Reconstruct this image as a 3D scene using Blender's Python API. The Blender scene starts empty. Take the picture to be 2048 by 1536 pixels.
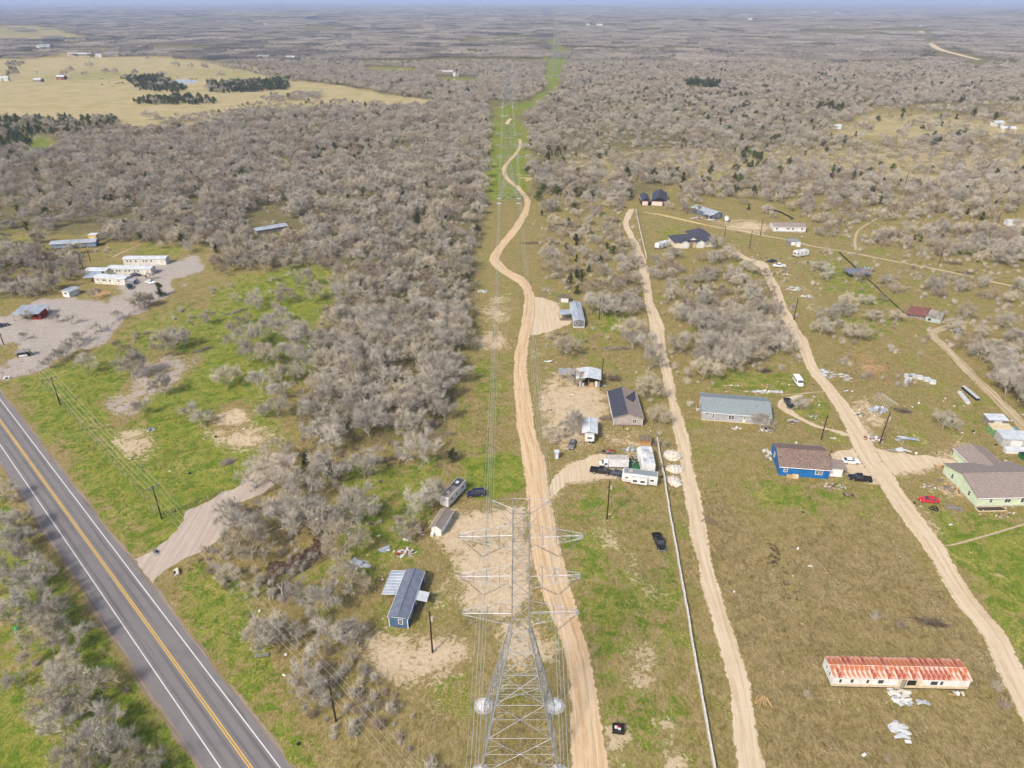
import bpy, math, random
import numpy as np
from mathutils import Vector, Matrix

random.seed(7)
rng = np.random.default_rng(7)
S = bpy.context.scene
COL = S.collection

# ------------------------------------------------------------------ camera, sky, sun, exposure
CAM_H, FPX, HORIZON = 112.0, 1430.0, -1.0          # metres up; focal length and horizon row for a 2048 px wide frame
PITCH = math.atan((768 - HORIZON) / FPX)
cd = bpy.data.cameras.new('camera'); cam = bpy.data.objects.new('camera', cd); COL.objects.link(cam)
cam.location = (0, 0, CAM_H); cam.rotation_euler = (math.pi / 2 - PITCH, 0, 0)
cd.sensor_width = 36; cd.lens = 36 * FPX / 2048; cd.clip_start = 1; cd.clip_end = 120000
S.camera = cam
SUN_EL, SUN_AZ = math.radians(43), math.radians(-143)   # azimuth from +Y clockwise: the sun stands behind the camera, to its left
W = bpy.data.worlds.new('World'); S.world = W; W.use_nodes = True
wn = W.node_tree.nodes; wl = W.node_tree.links; wn.clear()
sky = wn.new('ShaderNodeTexSky'); sky.sky_type = 'NISHITA'; sky.sun_disc = False
sky.sun_elevation = SUN_EL; sky.sun_rotation = SUN_AZ; sky.air_density = 1.0; sky.dust_density = 4.0; sky.ozone_density = 1.0
bg = wn.new('ShaderNodeBackground'); bg.inputs[1].default_value = 0.12
wo = wn.new('ShaderNodeOutputWorld')
wl.new(sky.outputs[0], bg.inputs[0]); wl.new(bg.outputs[0], wo.inputs[0])
sd = bpy.data.lights.new('sun', 'SUN'); sd.energy = 2.3; sd.angle = math.radians(6); sd.color = (1.0, 0.945, 0.84)
sun = bpy.data.objects.new('sun', sd); COL.objects.link(sun)
sdir = Vector((math.sin(SUN_AZ) * math.cos(SUN_EL), math.cos(SUN_AZ) * math.cos(SUN_EL), math.sin(SUN_EL)))
sun.rotation_euler = sdir.to_track_quat('Z', 'Y').to_euler(); sun.location = (0, 0, 400)
S.view_settings.view_transform = 'Standard'; S.view_settings.look = 'None'
S.view_settings.gamma = 1; S.view_settings.use_curve_mapping = False
S.view_settings.exposure = 0.72
S.render.engine = 'CYCLES'
cy = S.cycles
cy.max_bounces = 4; cy.diffuse_bounces = 2; cy.glossy_bounces = 2; cy.transmission_bounces = 2; cy.volume_bounces = 0
cy.transparent_max_bounces = 4; cy.use_adaptive_sampling = True; cy.adaptive_threshold = 0.03
cy.use_denoising = True; cy.denoiser = 'OPENIMAGEDENOISE'; cy.denoising_input_passes = 'RGB_ALBEDO_NORMAL'
cy.caustics_reflective = False; cy.caustics_refractive = False
cy.sample_clamp_indirect = 4

# ------------------------------------------------------------------ measuring: a point of the ground (or at height z) seen at a place in the picture
CP, SP = math.cos(PITCH), math.sin(PITCH)
def P(x, y, z=0.0):
    u = (x - 1024) / FPX; v = (y - 768) / FPX
    dx, dy, dz = u, CP - v * SP, -SP - v * CP
    t = (CAM_H - z) / -dz
    return Vector((dx * t, dy * t, z))
def zat(py, Y):
    v = (py - 768) / FPX
    return CAM_H + (-SP - v * CP) / (CP - v * SP) * Y
def to_px(X, Y, Z=0.0):
    dz = Z - CAM_H
    zc = Y * CP - dz * SP
    return 1024 + FPX * X / zc, 768 + FPX * (-(Y * SP) - dz * CP) / zc
def inpoly(px, py, poly):
    poly = np.asarray(poly, float); r = np.zeros(np.shape(px), bool)
    j = len(poly) - 1
    for i in range(len(poly)):
        xi, yi = poly[i]; xj, yj = poly[j]
        if yi != yj:
            r ^= ((yi > py) != (yj > py)) & (px < (xj - xi) * (py - yi) / (yj - yi) + xi)
        j = i
    return r
_perm = rng.random((256, 256))
def vnoise(x, y):
    xi = np.floor(x).astype(int); yi = np.floor(y).astype(int); fx = x - xi; fy = y - yi
    fx = fx * fx * (3 - 2 * fx); fy = fy * fy * (3 - 2 * fy)
    g = lambda a, b: _perm[a & 255, b & 255]
    return (g(xi, yi) * (1 - fx) + g(xi + 1, yi) * fx) * (1 - fy) + (g(xi, yi + 1) * (1 - fx) + g(xi + 1, yi + 1) * fx) * fy
def fbm(x, y, o=4):
    s = 0; a = .5
    for k in range(o):
        s = s + a * vnoise(x * 2 ** k + 17 * k, y * 2 ** k + 31 * k); a *= .5
    return s / (1 - .5 ** o)

# ------------------------------------------------------------------ materials
def C(r, g, b, k=1.36):
    f = lambda c: (c / 255 / 12.92 if c / 255 <= .04045 else ((c / 255 + .055) / 1.055) ** 2.4)
    return tuple(min(f(c) / k, .86) for c in (r, g, b)) + (1,)
MATS = {}
class NT:
    def __init__(s, m):
        s.n = m.node_tree.nodes; s.l = m.node_tree.links
    def new(s, t, **kw):
        n = s.n.new(t)
        for k, v in kw.items(): setattr(n, k, v)
        return n
    def put(s, sock, v):
        if isinstance(v, bpy.types.NodeSocket): s.l.new(v, sock)
        else: sock.default_value = v
    def math(s, op, a, b=0.0, clamp=False):
        n = s.new('ShaderNodeMath', operation=op, use_clamp=clamp); s.put(n.inputs[0], a); s.put(n.inputs[1], b); return n.outputs[0]
    def mix(s, f, a, b, mode='MIX'):
        n = s.new('ShaderNodeMix', data_type='RGBA', blend_type=mode); s.put(n.inputs[0], f); s.put(n.inputs[6], a); s.put(n.inputs[7], b); return n.outputs[2]
    def noise(s, vec, scale, detail=3, rough=.55, dist=0.0):
        n = s.new('ShaderNodeTexNoise'); s.l.new(vec, n.inputs['Vector']); n.inputs['Scale'].default_value = scale
        n.inputs['Detail'].default_value = detail; n.inputs['Roughness'].default_value = rough; n.inputs['Distortion'].default_value = dist
        return n.outputs[0]
    def ramp(s, v, lo, hi):
        n = s.new('ShaderNodeMapRange', interpolation_type='SMOOTHSTEP'); s.put(n.inputs[0], v); n.inputs[1].default_value = lo; n.inputs[2].default_value = hi
        return n.outputs[0]
    def mapping(s, vec, sc):
        n = s.new('ShaderNodeMapping'); s.l.new(vec, n.inputs[0]); n.inputs['Scale'].default_value = sc; return n.outputs[0]
def newmat(name):
    m = bpy.data.materials.new(name); m.use_nodes = True; m.node_tree.nodes.clear(); t = NT(m)
    o = t.new('ShaderNodeOutputMaterial'); b = t.new('ShaderNodeBsdfPrincipled'); t.l.new(b.outputs[0], o.inputs[0])
    return m, t, b
def mat(name, c1, c2=None, scale=1.5, rough=.75, metal=0.0, stretch=(1, 1, 1), bump=0.0, lo=.35, hi=.65, detail=4, spec=.3, vary=0.0):
    if name in MATS: return MATS[name]
    m, t, b = newmat(name)
    tc = t.new('ShaderNodeTexCoord'); v = t.mapping(tc.outputs['Object'], stretch)
    nz = t.noise(v, scale, detail)
    col = t.mix(t.ramp(nz, lo, hi), c1, c2 or tuple(x * .86 for x in c1[:3]) + (1,))
    if vary:
        oi = t.new('ShaderNodeObjectInfo'); hs = t.new('ShaderNodeHueSaturation')
        t.l.new(col, hs.inputs['Color']); t.put(hs.inputs['Value'], t.math('ADD', t.math('MULTIPLY', oi.outputs['Random'], vary), 1 - vary / 2)); col = hs.outputs[0]
    t.put(b.inputs['Base Color'], col); b.inputs['Roughness'].default_value = rough; b.inputs['Metallic'].default_value = metal
    b.inputs['Specular IOR Level'].default_value = spec
    if bump:
        bn = t.new('ShaderNodeBump'); bn.inputs['Strength'].default_value = bump; bn.inputs['Distance'].default_value = .05
        t.l.new(nz, bn.inputs['Height']); t.l.new(bn.outputs[0], b.inputs['Normal'])
    MATS[name] = m
    return m
def paint(name, c, rough=.25, dirt=.15):
    if name in MATS: return MATS[name]
    m, t, b = newmat(name)
    tc = t.new('ShaderNodeTexCoord'); nz = t.noise(tc.outputs['Object'], 2.2, 5)
    dusty = tuple(x * .8 + .2 * y for x, y in zip(c[:3], (.32, .27, .2))) + (1,)
    t.put(b.inputs['Base Color'], t.mix(t.math('MULTIPLY', t.ramp(nz, .45, .75), dirt * 4, True), c, dusty))
    b.inputs['Roughness'].default_value = rough; b.inputs['Specular IOR Level'].default_value = .5
    MATS[name] = m
    return m

M_white = mat('white_siding', C(240, 240, 240), C(222, 220, 215), .7, .6)
M_trim = mat('white_trim', C(246, 246, 246), None, 2, .5)
M_glass = mat('window_glass', (.03, .035, .045, 1), (.05, .055, .065, 1), 1, .08, spec=.8)
M_glassl = mat('curtained_glass', (.22, .23, .24, 1), (.1, .11, .12, 1), 3, .1, spec=.8)
M_dark = mat('dark_void', (.015, .014, .013, 1), None, 1, .9)
M_tyre = mat('tyre_rubber', (.018, .018, .018, 1), None, 3, .85)
M_rim = mat('alloy_rim', (.5, .5, .5, 1), None, 3, .35, .7)
M_steel = mat('galvanised_steel', C(180, 182, 186), C(150, 153, 158), .8, .45, .25)
M_metalroof = mat('metal_roof', C(196, 203, 212), C(170, 178, 190), .5, .4, .2, (1, 1, 1))
M_metalwhite = mat('white_metal_roof', C(228, 232, 236), C(205, 210, 214), .6, .4, .1)
M_slate = mat('slate_roof', C(128, 134, 150), C(110, 117, 134), .9, .6)
M_wood = mat('weathered_wood', C(150, 132, 112), C(110, 96, 80), 2, .85, 0, (1, 1, 6))
M_woodn = mat('fresh_lumber', C(214, 178, 128), C(190, 150, 100), 2, .8)
M_pole = mat('creosote_pole', C(78, 52, 40), C(50, 36, 30), 1.5, .85, 0, (3, 3, .4))
M_conc = mat('concrete', C(205, 198, 190), C(175, 168, 160), 1.2, .85)
M_shingle_brown = mat('brown_shingles', C(150, 128, 116), C(116, 98, 90), 2.6, .9, detail=8, lo=.4, hi=.6)
M_shingle_taupe = mat('taupe_shingles', C(164, 150, 141), C(140, 126, 120), 1.4, .9, 0, (1, 3, 3), detail=8)
M_shingle_grey = mat('grey_shingles', C(150, 160, 162), C(132, 142, 146), 1.2, .9, 0, (1, 3, 3), detail=8)
M_shingle_navy = mat('charcoal_shingles', C(78, 80, 94), C(64, 66, 78), 1.4, .85, detail=8)
M_black = mat('black_plastic', (.02, .02, .022, 1), None, 2, .6)
M_bark = mat('bark', C(196, 186, 174), C(158, 148, 136), 3, .9, 0, (3, 3, .6), vary=.3)
M_bark_dark = mat('dark_bark', C(88, 74, 62), C(62, 52, 44), 3, .9)
M_lamp = mat('lamp_lens', (.7, .7, .68, 1), None, 3, .1)
M_redlens = mat('red_lens', (.35, .02, .02, 1), None, 3, .15)

# ------------------------------------------------------------------ mesh builder
class MB:
    def __init__(s): s.v = []; s.f = []; s.mi = []; s.cur = 0
    def m(s, i): s.cur = i; return s
    def add(s, vs, fs):
        o = len(s.v); s.v += [tuple(q) for q in vs]
        for f in fs: s.f.append(tuple(o + i for i in f)); s.mi.append(s.cur)
        return s
    def box(s, x0, x1, y0, y1, z0, z1):
        return s.add([(x0, y0, z0), (x1, y0, z0), (x1, y1, z0), (x0, y1, z0), (x0, y0, z1), (x1, y0, z1), (x1, y1, z1), (x0, y1, z1)],
                     [(0, 3, 2, 1), (4, 5, 6, 7), (0, 1, 5, 4), (1, 2, 6, 5), (2, 3, 7, 6), (3, 0, 4, 7)])
    def hexa(s, b, t):
        return s.add(list(b) + list(t), [(0, 3, 2, 1), (4, 5, 6, 7), (0, 1, 5, 4), (1, 2, 6, 5), (2, 3, 7, 6), (3, 0, 4, 7)])
    def slab(s, q, th):                                    # q: four corners (ccw seen from above), thickness downwards
        return s.hexa([(a, b, c - th) for a, b, c in q], q)
    def prism(s, poly, axis, a, b):                        # poly of 2-D points extruded along axis 0/1/2
        def pt(p, w):
            l = [p[0], p[1]]; l.insert(axis, w); return tuple(l)
        n = len(poly)
        return s.add([pt(p, a) for p in poly] + [pt(p, b) for p in poly],
                     [tuple(range(n))[::-1], tuple(range(n, 2 * n))] + [(i, (i + 1) % n, n + (i + 1) % n, n + i) for i in range(n)])
    def bar(s, p, q, r, r2=None, n=4, caps=False):
        p = Vector(p); q = Vector(q); d = q - p
        if d.length < 1e-6: return s
        d.normalize(); a = d.orthogonal().normalized(); b = d.cross(a); r2 = r if r2 is None else r2
        vs = []
        for c, rr in ((p, r), (q, r2)):
            for k in range(n):
                t = 2 * math.pi * k / n + .785; vs.append(c + a * rr * math.cos(t) + b * rr * math.sin(t))
        fs = [(i, (i + 1) % n, n + (i + 1) % n, n + i) for i in range(n)]
        if caps: fs += [tuple(range(n))[::-1], tuple(range(n, 2 * n))]
        return s.add(vs, fs)
    def cyl(s, c, axis, r, h, n=12, r2=None):
        p = Vector(c); q = p.copy(); q[axis] += h
        return s.bar(p, q, r, r2, n, True)
    def loft(s, rings, caps=True, closed=True):
        n = len(rings[0]); o = len(s.v); vs = [q for r in rings for q in r]; fs = []
        for k in range(len(rings) - 1):
            for i in range(n if closed else n - 1):
                j = (i + 1) % n; fs.append((k * n + i, k * n + j, (k + 1) * n + j, (k + 1) * n + i))
        if caps: fs += [tuple(range(n))[::-1], tuple((len(rings) - 1) * n + i for i in range(n))]
        return s.add(vs, fs)
    def mesh(s, name, mats, smooth=False):
        me = bpy.data.meshes.new(name); me.from_pydata(s.v, [], s.f)
        for m in (mats if isinstance(mats, (list, tuple)) else [mats]): me.materials.append(m)
        if len(me.materials) > 1: me.polygons.foreach_set('material_index', s.mi)
        if smooth: me.polygons.foreach_set('use_smooth', [True] * len(me.polygons))
        me.update(); return me
    def build(s, name, mats, parent=None, smooth=False):
        o = bpy.data.objects.new(name, s.mesh(name, mats, smooth)); COL.objects.link(o); o.parent = parent; return o
def tag(o, label=None, cat=None, group=None, kind=None):
    if label: o['label'] = label
    if cat: o['category'] = cat
    if group: o['group'] = group
    if kind: o['kind'] = kind
    return o
def empty(name, loc, rz=0.0, label=None, cat=None, group=None):
    o = bpy.data.objects.new(name, None); COL.objects.link(o); o.location = loc; o.rotation_euler = (0, 0, rz); o.empty_display_size = .5
    return tag(o, label, cat, group)
def obj(name, me, parent=None, loc=None, rot=None, scale=None):
    o = bpy.data.objects.new(name, me); COL.objects.link(o); o.parent = parent
    if loc is not None: o.location = loc
    if rot is not None: o.rotation_euler = rot
    if scale is not None: o.scale = scale
    return o
def frame(a, b):
    A = P(*a); B = P(*b); e = B - A
    return A, e.length, math.atan2(e.y, e.x)
def leaf_mat0(name, c1, c2, vary=.35):
    return mat(name, c1, c2, .35, .9, detail=3, spec=.1, vary=vary, lo=.4, hi=.6)

# ------------------------------------------------------------------ terrain height (flat near by, rolling far away)
def terr(X, Y):
    X = np.asarray(X, float); Y = np.asarray(Y, float)
    d = np.hypot(X, Y); k = np.clip((d - 1500) / 3000, 0, 1); k = k * k * (3 - 2 * k)
    amp = 34 + 36 * np.clip((d - 4000) / 12000, 0, 1)
    return k * amp * (fbm(X / 1700 + 40.3, Y / 1100 + 11.7, 3) - .52)

# ------------------------------------------------------------------ ground cover, laid out on the plan (regions measured in the photograph)
GREEN, TAN, BROWN, WOODS, SAND, ORANGE, GRAVEL, DARK = range(8)
COVER = [
 # far and middle distance
 (WOODS, [(-900, 2), (2950, 2), (2950, 380), (1660, 395), (1480, 395), (1350, 370), (1270, 400), (1070, 380), (960, 430), (960, 560), (930, 690), (900, 790), (870, 900), (700, 900), (560, 830), (640, 740), (640, 600), (560, 540), (470, 540), (400, 470), (0, 470), (-900, 470)], .9, 2),
 (TAN, [(-600, 120), (0, 118), (143, 114), (273, 113), (342, 114), (427, 125), (495, 131), (547, 143), (581, 160), (650, 168), (720, 178), (800, 193), (880, 203), (840, 213), (760, 216), (690, 216), (600, 214), (480, 224), (440, 242), (380, 257), (330, 264), (250, 257), (235, 240), (120, 240), (0, 240), (-600, 245)], 1, 1),
 (GREEN, [(20, 150), (130, 140), (200, 133), (300, 140), (420, 130), (540, 143), (580, 162), (520, 168), (430, 160), (330, 160), (250, 165), (120, 170), (0, 168)], .55, 3),
 (GREEN, [(120, 178), (230, 176), (240, 186), (130, 186)], .6, 2), (GREEN, [(380, 180), (520, 175), (540, 195), (400, 198)], .5, 3),
 (GREEN, [(60, 268), (112, 272), (116, 300), (60, 315), (20, 318), (40, 295)], .9, 1),
 (TAN, [(-300, 54), (60, 55), (130, 62), (180, 76), (170, 82), (-300, 82)], .8, 1), (GREEN, [(-300, 54), (60, 55), (130, 62), (180, 76), (170, 82), (-300, 82)], .45, 2),
 (TAN, [(90, 97), (230, 96), (232, 106), (140, 112), (90, 110)], .8, 1), (TAN, [(450, 92), (620, 90), (640, 97), (460, 98)], .6, 1),
 (GREEN, [(727, 133), (840, 137), (836, 148), (730, 146)], .8, 1), (GREEN, [(865, 152), (960, 154), (955, 168), (870, 166)], .75, 1),
 (GREEN, [(920, 76), (1000, 70), (1070, 72), (1095, 92), (930, 99)], .5, 2), (GREEN, [(890, 101), (985, 103), (985, 112), (890, 109)], .5, 1),
 (TAN, [(1640, 272), (1742, 222), (1895, 226), (2048, 240), (2300, 245), (2300, 275), (1700, 280)], .95, 2), (TAN, [(1120, 96), (1300, 92), (1420, 96), (1380, 102), (1130, 101)], .6, 1),
 (GREEN, [(1920, 205), (2048, 200), (2150, 210), (2048, 222), (1930, 218)], .5, 2), (GREEN, [(1765, 342), (1880, 338), (1890, 368), (1780, 374)], .7, 3),
 (GREEN, [(2010, 318), (2150, 312), (2150, 350), (2020, 345)], .6, 3), (GREEN, [(1010, 205), (1040, 208), (1092, 182), (1092, 130), (1126, 130), (1118, 172), (1098, 192), (1045, 234), (985, 228)], 1.1, 0),
 (GREEN, [(1094, 130), (1130, 130), (1124, 60), (1120, 22), (1106, 22), (1100, 60)], 1.2, 0), (TAN, [(1095, 88), (1125, 88), (1122, 80), (1098, 80)], .9, 1),
 (TAN, [(600, 62), (720, 60), (740, 66), (620, 68)], .7, 1), (GREEN, [(1240, 60), (1330, 58), (1340, 63), (1250, 64)], .6, 1), (TAN, [(1350, 45), (1500, 43), (1520, 47), (1360, 49)], .7, 1), (TAN, [(1700, 62), (1830, 60), (1850, 66), (1720, 67)], .7, 1), (GREEN, [(300, 38), (420, 36), (430, 41), (310, 42)], .6, 1), (TAN, [(1900, 30), (2048, 28), (2048, 33), (1910, 34)], .7, 1), (TAN, [(700, 28), (860, 26), (880, 30), (710, 31)], .7, 1), (TAN, [(1060, 300), (1300, 290), (2300, 268), (2300, 385), (1660, 392), (1480, 392), (1350, 366), (1200, 380)], .55, 4), (TAN, [(1150, 190), (2300, 190), (2300, 262), (1640, 270), (1200, 260)], .3, 4),
 # transmission corridor
 (GREEN, [(986, 236), (1042, 234), (1062, 372), (1060, 400), (975, 400), (966, 440), (975, 330)], 1.25, 0),
 (BROWN, [(1005, 384), (1060, 372), (1080, 440), (1080, 500), (1060, 560), (1000, 520), (985, 440)], .45, 3),
 (SAND, [(1020, 345), (1060, 345), (1062, 370), (1030, 372)], .55, 2), (SAND, [(978, 440), (998, 440), (1000, 510), (975, 520)], .5, 2),
 (GREEN, [(960, 500), (985, 520), (965, 600), (945, 640), (935, 700), (900, 800), (905, 900), (930, 990), (1045, 990), (1045, 930), (1030, 860), (1030, 700), (1050, 620), (1010, 560)], .5, 3),
 (BROWN, [(1000, 552), (1055, 580), (1060, 640), (1000, 640), (960, 620), (960, 570)], .45, 3), (BROWN, [(920, 800), (1030, 790), (1035, 905), (920, 925)], .4, 4),
 (GREEN, [(925, 925), (1000, 905), (1050, 935), (1050, 990), (950, 990), (930, 960)], 1.2, 1),
 (BROWN, [(1070, 440), (1160, 440), (1190, 470), (1190, 520), (1080, 520)], .6, 4), (GREEN, [(1060, 560), (1180, 590), (1260, 640), (1290, 700), (1220, 720), (1100, 700), (1080, 680), (1070, 620)], .6, 3),
 (GREEN, [(1160, 600), (1280, 600), (1290, 690), (1180, 680)], .8, 3), (GREEN, [(1095, 690), (1290, 690), (1310, 760), (1230, 770), (1100, 740)], .5, 4),
 (SAND, [(950, 672), (1000, 655), (1045, 665), (1040, 700), (960, 702)], .8, 2), (ORANGE, [(1005, 660), (1045, 665), (1040, 698), (1000, 700)], .5, 2),
 (SAND, [(1060, 588), (1110, 600), (1135, 625), (1145, 640), (1110, 665), (1065, 668)], .95, 1), (SAND, [(1065, 640), (1160, 655), (1140, 700), (1060, 690)], .4, 3),
 (SAND, [(1070, 755), (1110, 745), (1200, 780), (1225, 790), (1225, 850), (1160, 860), (1080, 830)], .8, 2), (ORANGE, [(1060, 780), (1090, 800), (1130, 860), (1110, 885), (1075, 880)], .7, 3),
 (BROWN, [(1080, 820), (1160, 830), (1170, 890), (1100, 900)], .55, 4), (SAND, [(1200, 715), (1290, 718), (1290, 732), (1210, 730)], .7, 2), (SAND, [(1125, 870), (1200, 870), (1215, 905), (1140, 910)], .45, 3),
 (GREEN, [(1190, 850), (1310, 855), (1310, 880), (1200, 900)], .5, 4), (GREEN, [(1085, 890), (1110, 880), (1115, 935), (1090, 930)], .7, 2),
 (SAND, [(1100, 965), (1130, 935), (1180, 912), (1215, 905), (1235, 915), (1235, 945), (1250, 950), (1240, 962), (1190, 955), (1130, 965), (1098, 1000)], 1, 1),
 (SAND, [(1230, 880), (1310, 870), (1325, 960), (1250, 950)], .55, 3),
 # left fields
 (GREEN, [(-300, 400), (0, 440), (60, 460), (110, 480), (120, 520), (40, 560), (-300, 600)], .55, 4), (GREEN, [(240, 500), (330, 490), (420, 495), (420, 520), (330, 512), (250, 515)], .95, 1),
 (GREEN, [(-300, 760), (0, 745), (60, 742), (150, 700), (230, 640), (330, 600), (400, 590), (520, 540), (580, 520), (680, 540), (700, 590), (640, 660), (650, 720), (560, 790), (560, 860), (610, 900), (480, 1000), (340, 1120), (240, 1120), (100, 920), (0, 790), (-300, 790)], .95, 3),
 (BROWN, [(330, 590), (420, 560), (480, 600), (400, 660), (250, 700), (200, 690)], .7, 5), (BROWN, [(130, 700), (220, 680), (350, 690), (330, 720), (200, 740)], .45, 5),
 (GRAVEL, [(380, 700), (405, 715), (330, 775), (270, 800), (290, 825), (235, 852), (213, 820), (245, 760), (320, 715)], .75, 2), (SAND, [(380, 700), (405, 715), (330, 775), (270, 800), (290, 825), (235, 852), (213, 820), (245, 760), (320, 715)], .45, 2),
 (SAND, [(470, 810), (515, 820), (490, 845), (410, 856), (405, 840)], .95, 1), (SAND, [(370, 850), (540, 850), (560, 870), (530, 895), (420, 885)], .59, 3), (SAND, [(490, 900), (560, 900), (600, 915), (560, 975), (500, 1000), (520, 940)], .85, 2),
 (SAND, [(190, 850), (310, 845), (335, 890), (300, 935), (230, 895)], .55, 4), (SAND, [(480, 780), (530, 770), (520, 800), (490, 800)], .4, 3),
 (TAN, [(195, 845), (140, 805), (130, 815), (190, 890), (208, 905)], .6, 1), (TAN, [(0, 770), (40, 790), (330, 1110), (300, 1130), (0, 810)], .35, 5),
 (TAN, [(70, 870), (90, 880), (270, 1120), (240, 1110)], .4, 3),
 (GRAVEL, [(-400, 690), (-100, 670), (0, 640), (60, 602), (130, 600), (190, 600), (250, 590), (265, 560), (270, 530), (330, 520), (360, 512), (412, 520), (395, 545), (300, 607), (200, 680), (100, 730), (60, 745), (0, 757), (-400, 800), (-400, 760), (0, 735), (45, 716), (0, 690)], 1, 1),
 (TAN, [(60, 745), (310, 600), (318, 606), (70, 755)], .6, 1), (ORANGE, [(152, 575), (250, 572), (255, 590), (190, 600), (153, 592)], .8, 1), (GREEN, [(90, 588), (130, 590), (200, 600), (150, 612), (90, 612)], .7, 2),
 (SAND, [(500, 440), (540, 436), (560, 460), (520, 470)], .7, 2), (BROWN, [(560, 440), (640, 420), (660, 450), (580, 470)], .3, 4),
 # south of the main woods, creek, cabin
 (GREEN, [(600, 900), (900, 890), (920, 960), (880, 1060), (860, 1120), (700, 1180), (580, 1220), (540, 1180), (640, 1080), (640, 990)], .6, 4),
 (BROWN, [(460, 1000), (560, 960), (700, 1000), (660, 1080), (560, 1150), (440, 1200), (420, 1120)], .5, 4), (DARK, [(700, 1040), (706, 1052), (640, 1105), (580, 1140), (530, 1165), (520, 1150), (580, 1110), (640, 1075)], .9, 1),
 (DARK, [(560, 920), (610, 925), (720, 912), (830, 905), (872, 893), (880, 903), (790, 935), (720, 935), (620, 945)], .6, 2), (BROWN, [(640, 880), (750, 885), (740, 920), (640, 930)], .4, 3),
 (GREEN, [(310, 1150), (420, 1090), (520, 1180), (600, 1330), (680, 1540), (700, 1800), (560, 1800), (545, 1530), (420, 1330)], .75, 4), (TAN, [(590, 1380), (680, 1400), (720, 1560), (640, 1580)], .6, 4),
 (BROWN, [(640, 1340), (800, 1360), (940, 1400), (960, 1700), (700, 1700)], .5, 5), (BROWN, [(560, 1180), (640, 1250), (700, 1350), (640, 1380), (560, 1280)], .4, 5),
 (SAND, [(690, 1270), (790, 1255), (860, 1290), (900, 1300), (960, 1240), (1000, 1270), (900, 1360), (760, 1340)], .42, 5), (ORANGE, [(740, 1270), (850, 1275), (840, 1320), (730, 1310)], .3, 5),
 (SAND, [(870, 1075), (888, 1040), (910, 1012), (1055, 1003), (1060, 1100), (1075, 1180), (1060, 1245), (960, 1250), (905, 1225), (890, 1150)], .78, 2), (SAND, [(860, 1120), (910, 1110), (930, 1250), (870, 1260)], .45, 4),
 (GREEN, [(940, 1050), (1000, 1045), (1005, 1110), (910, 1160), (890, 1120), (930, 1090)], .38, 5), (GREEN, [(890, 1180), (930, 1170), (960, 1230), (900, 1240)], .4, 4), (GREEN, [(900, 1260), (1000, 1250), (980, 1330), (920, 1330)], .35, 4),
 (BROWN, [(980, 1400), (1130, 1400), (1130, 1600), (960, 1600)], .5, 4), (SAND, [(1090, 1290), (1150, 1280), (1160, 1420), (1110, 1400)], .5, 4),
 # right of the orange road
 (GREEN, [(1100, 1000), (1140, 955), (1240, 965), (1330, 985), (1352, 1110), (1400, 1380), (1430, 1560), (1220, 1560), (1200, 1440), (1140, 1200)], .78, 4), (BROWN, [(1230, 980), (1340, 1000), (1352, 1090), (1260, 1110), (1220, 1050)], .5, 5),
 (SAND, [(1150, 1010), (1200, 1010), (1260, 1080), (1320, 1130), (1350, 1200), (1330, 1260), (1270, 1180), (1180, 1080)], .4, 5), (SAND, [(1240, 1250), (1320, 1240), (1350, 1330), (1330, 1400), (1230, 1360)], .42, 5), (SAND, [(1300, 1400), (1370, 1440), (1400, 1560), (1290, 1560)], .5, 4), (SAND, [(1200, 1430), (1260, 1460), (1260, 1560), (1210, 1560)], .5, 4),
 (BROWN, [(1342, 960), (1420, 960), (1480, 1000), (1560, 1060), (1700, 1010), (1800, 1060), (2000, 1280), (2048, 1400), (2300, 1800), (1530, 1800), (1400, 1130)], .62, 4),
 (BROWN, [(1360, 1130), (1410, 1180), (1470, 1500), (1430, 1500)], .4, 4), (BROWN, [(1700, 1290), (1860, 1260), (1900, 1320), (1640, 1320)], .5, 4), (DARK, [(1660, 1285), (1850, 1290), (1880, 1310), (1660, 1316)], .5, 3), (DARK, [(1500, 1040), (1530, 1040), (1600, 1160), (1590, 1240), (1560, 1200)], .5, 3),  # the DARK region behind the rusty mobile home paints its shadow on the ground
 (GREEN, [(1470, 950), (1560, 955), (1660, 965), (1740, 990), (1790, 1040), (1700, 1020), (1560, 1020), (1490, 1000)], .95, 4), (GREEN, [(1440, 850), (1560, 860), (1690, 880), (1680, 905), (1560, 890), (1450, 900)], .7, 3), (GREEN, [(1410, 740), (1620, 740), (1650, 790), (1400, 790)], .9, 3), (GREEN, [(1550, 790), (1660, 790), (1690, 860), (1600, 840)], .85, 2),
 (GREEN, [(1620, 1380), (1950, 1390), (1990, 1440), (1800, 1440), (1640, 1420)], .35, 5), (ORANGE, [(1440, 880), (1480, 860), (1530, 880), (1500, 910), (1440, 905)], .3, 4),
 (GREEN, [(1790, 990), (1880, 1010), (2048, 1030), (2300, 1060), (2300, 1500), (2060, 1400), (1960, 1230), (1860, 1080)], .85, 3), (SAND, [(1950, 1130), (2010, 1160), (2040, 1200), (1980, 1180)], .5, 2), (TAN, [(2000, 1280), (2048, 1250), (2150, 1350), (2060, 1400)], .4, 4),
 (SAND, [(1660, 905), (1720, 895), (1775, 905), (1920, 918), (1910, 935), (1830, 940), (1790, 945), (1760, 975), (1690, 945), (1660, 930)], 1, 1), (SAND, [(1850, 930), (1900, 950), (1950, 1010), (1900, 1010), (1800, 950)], .5, 3), (ORANGE, [(1900, 900), (2000, 880), (2048, 900), (1950, 930)], .4, 3),
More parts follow.
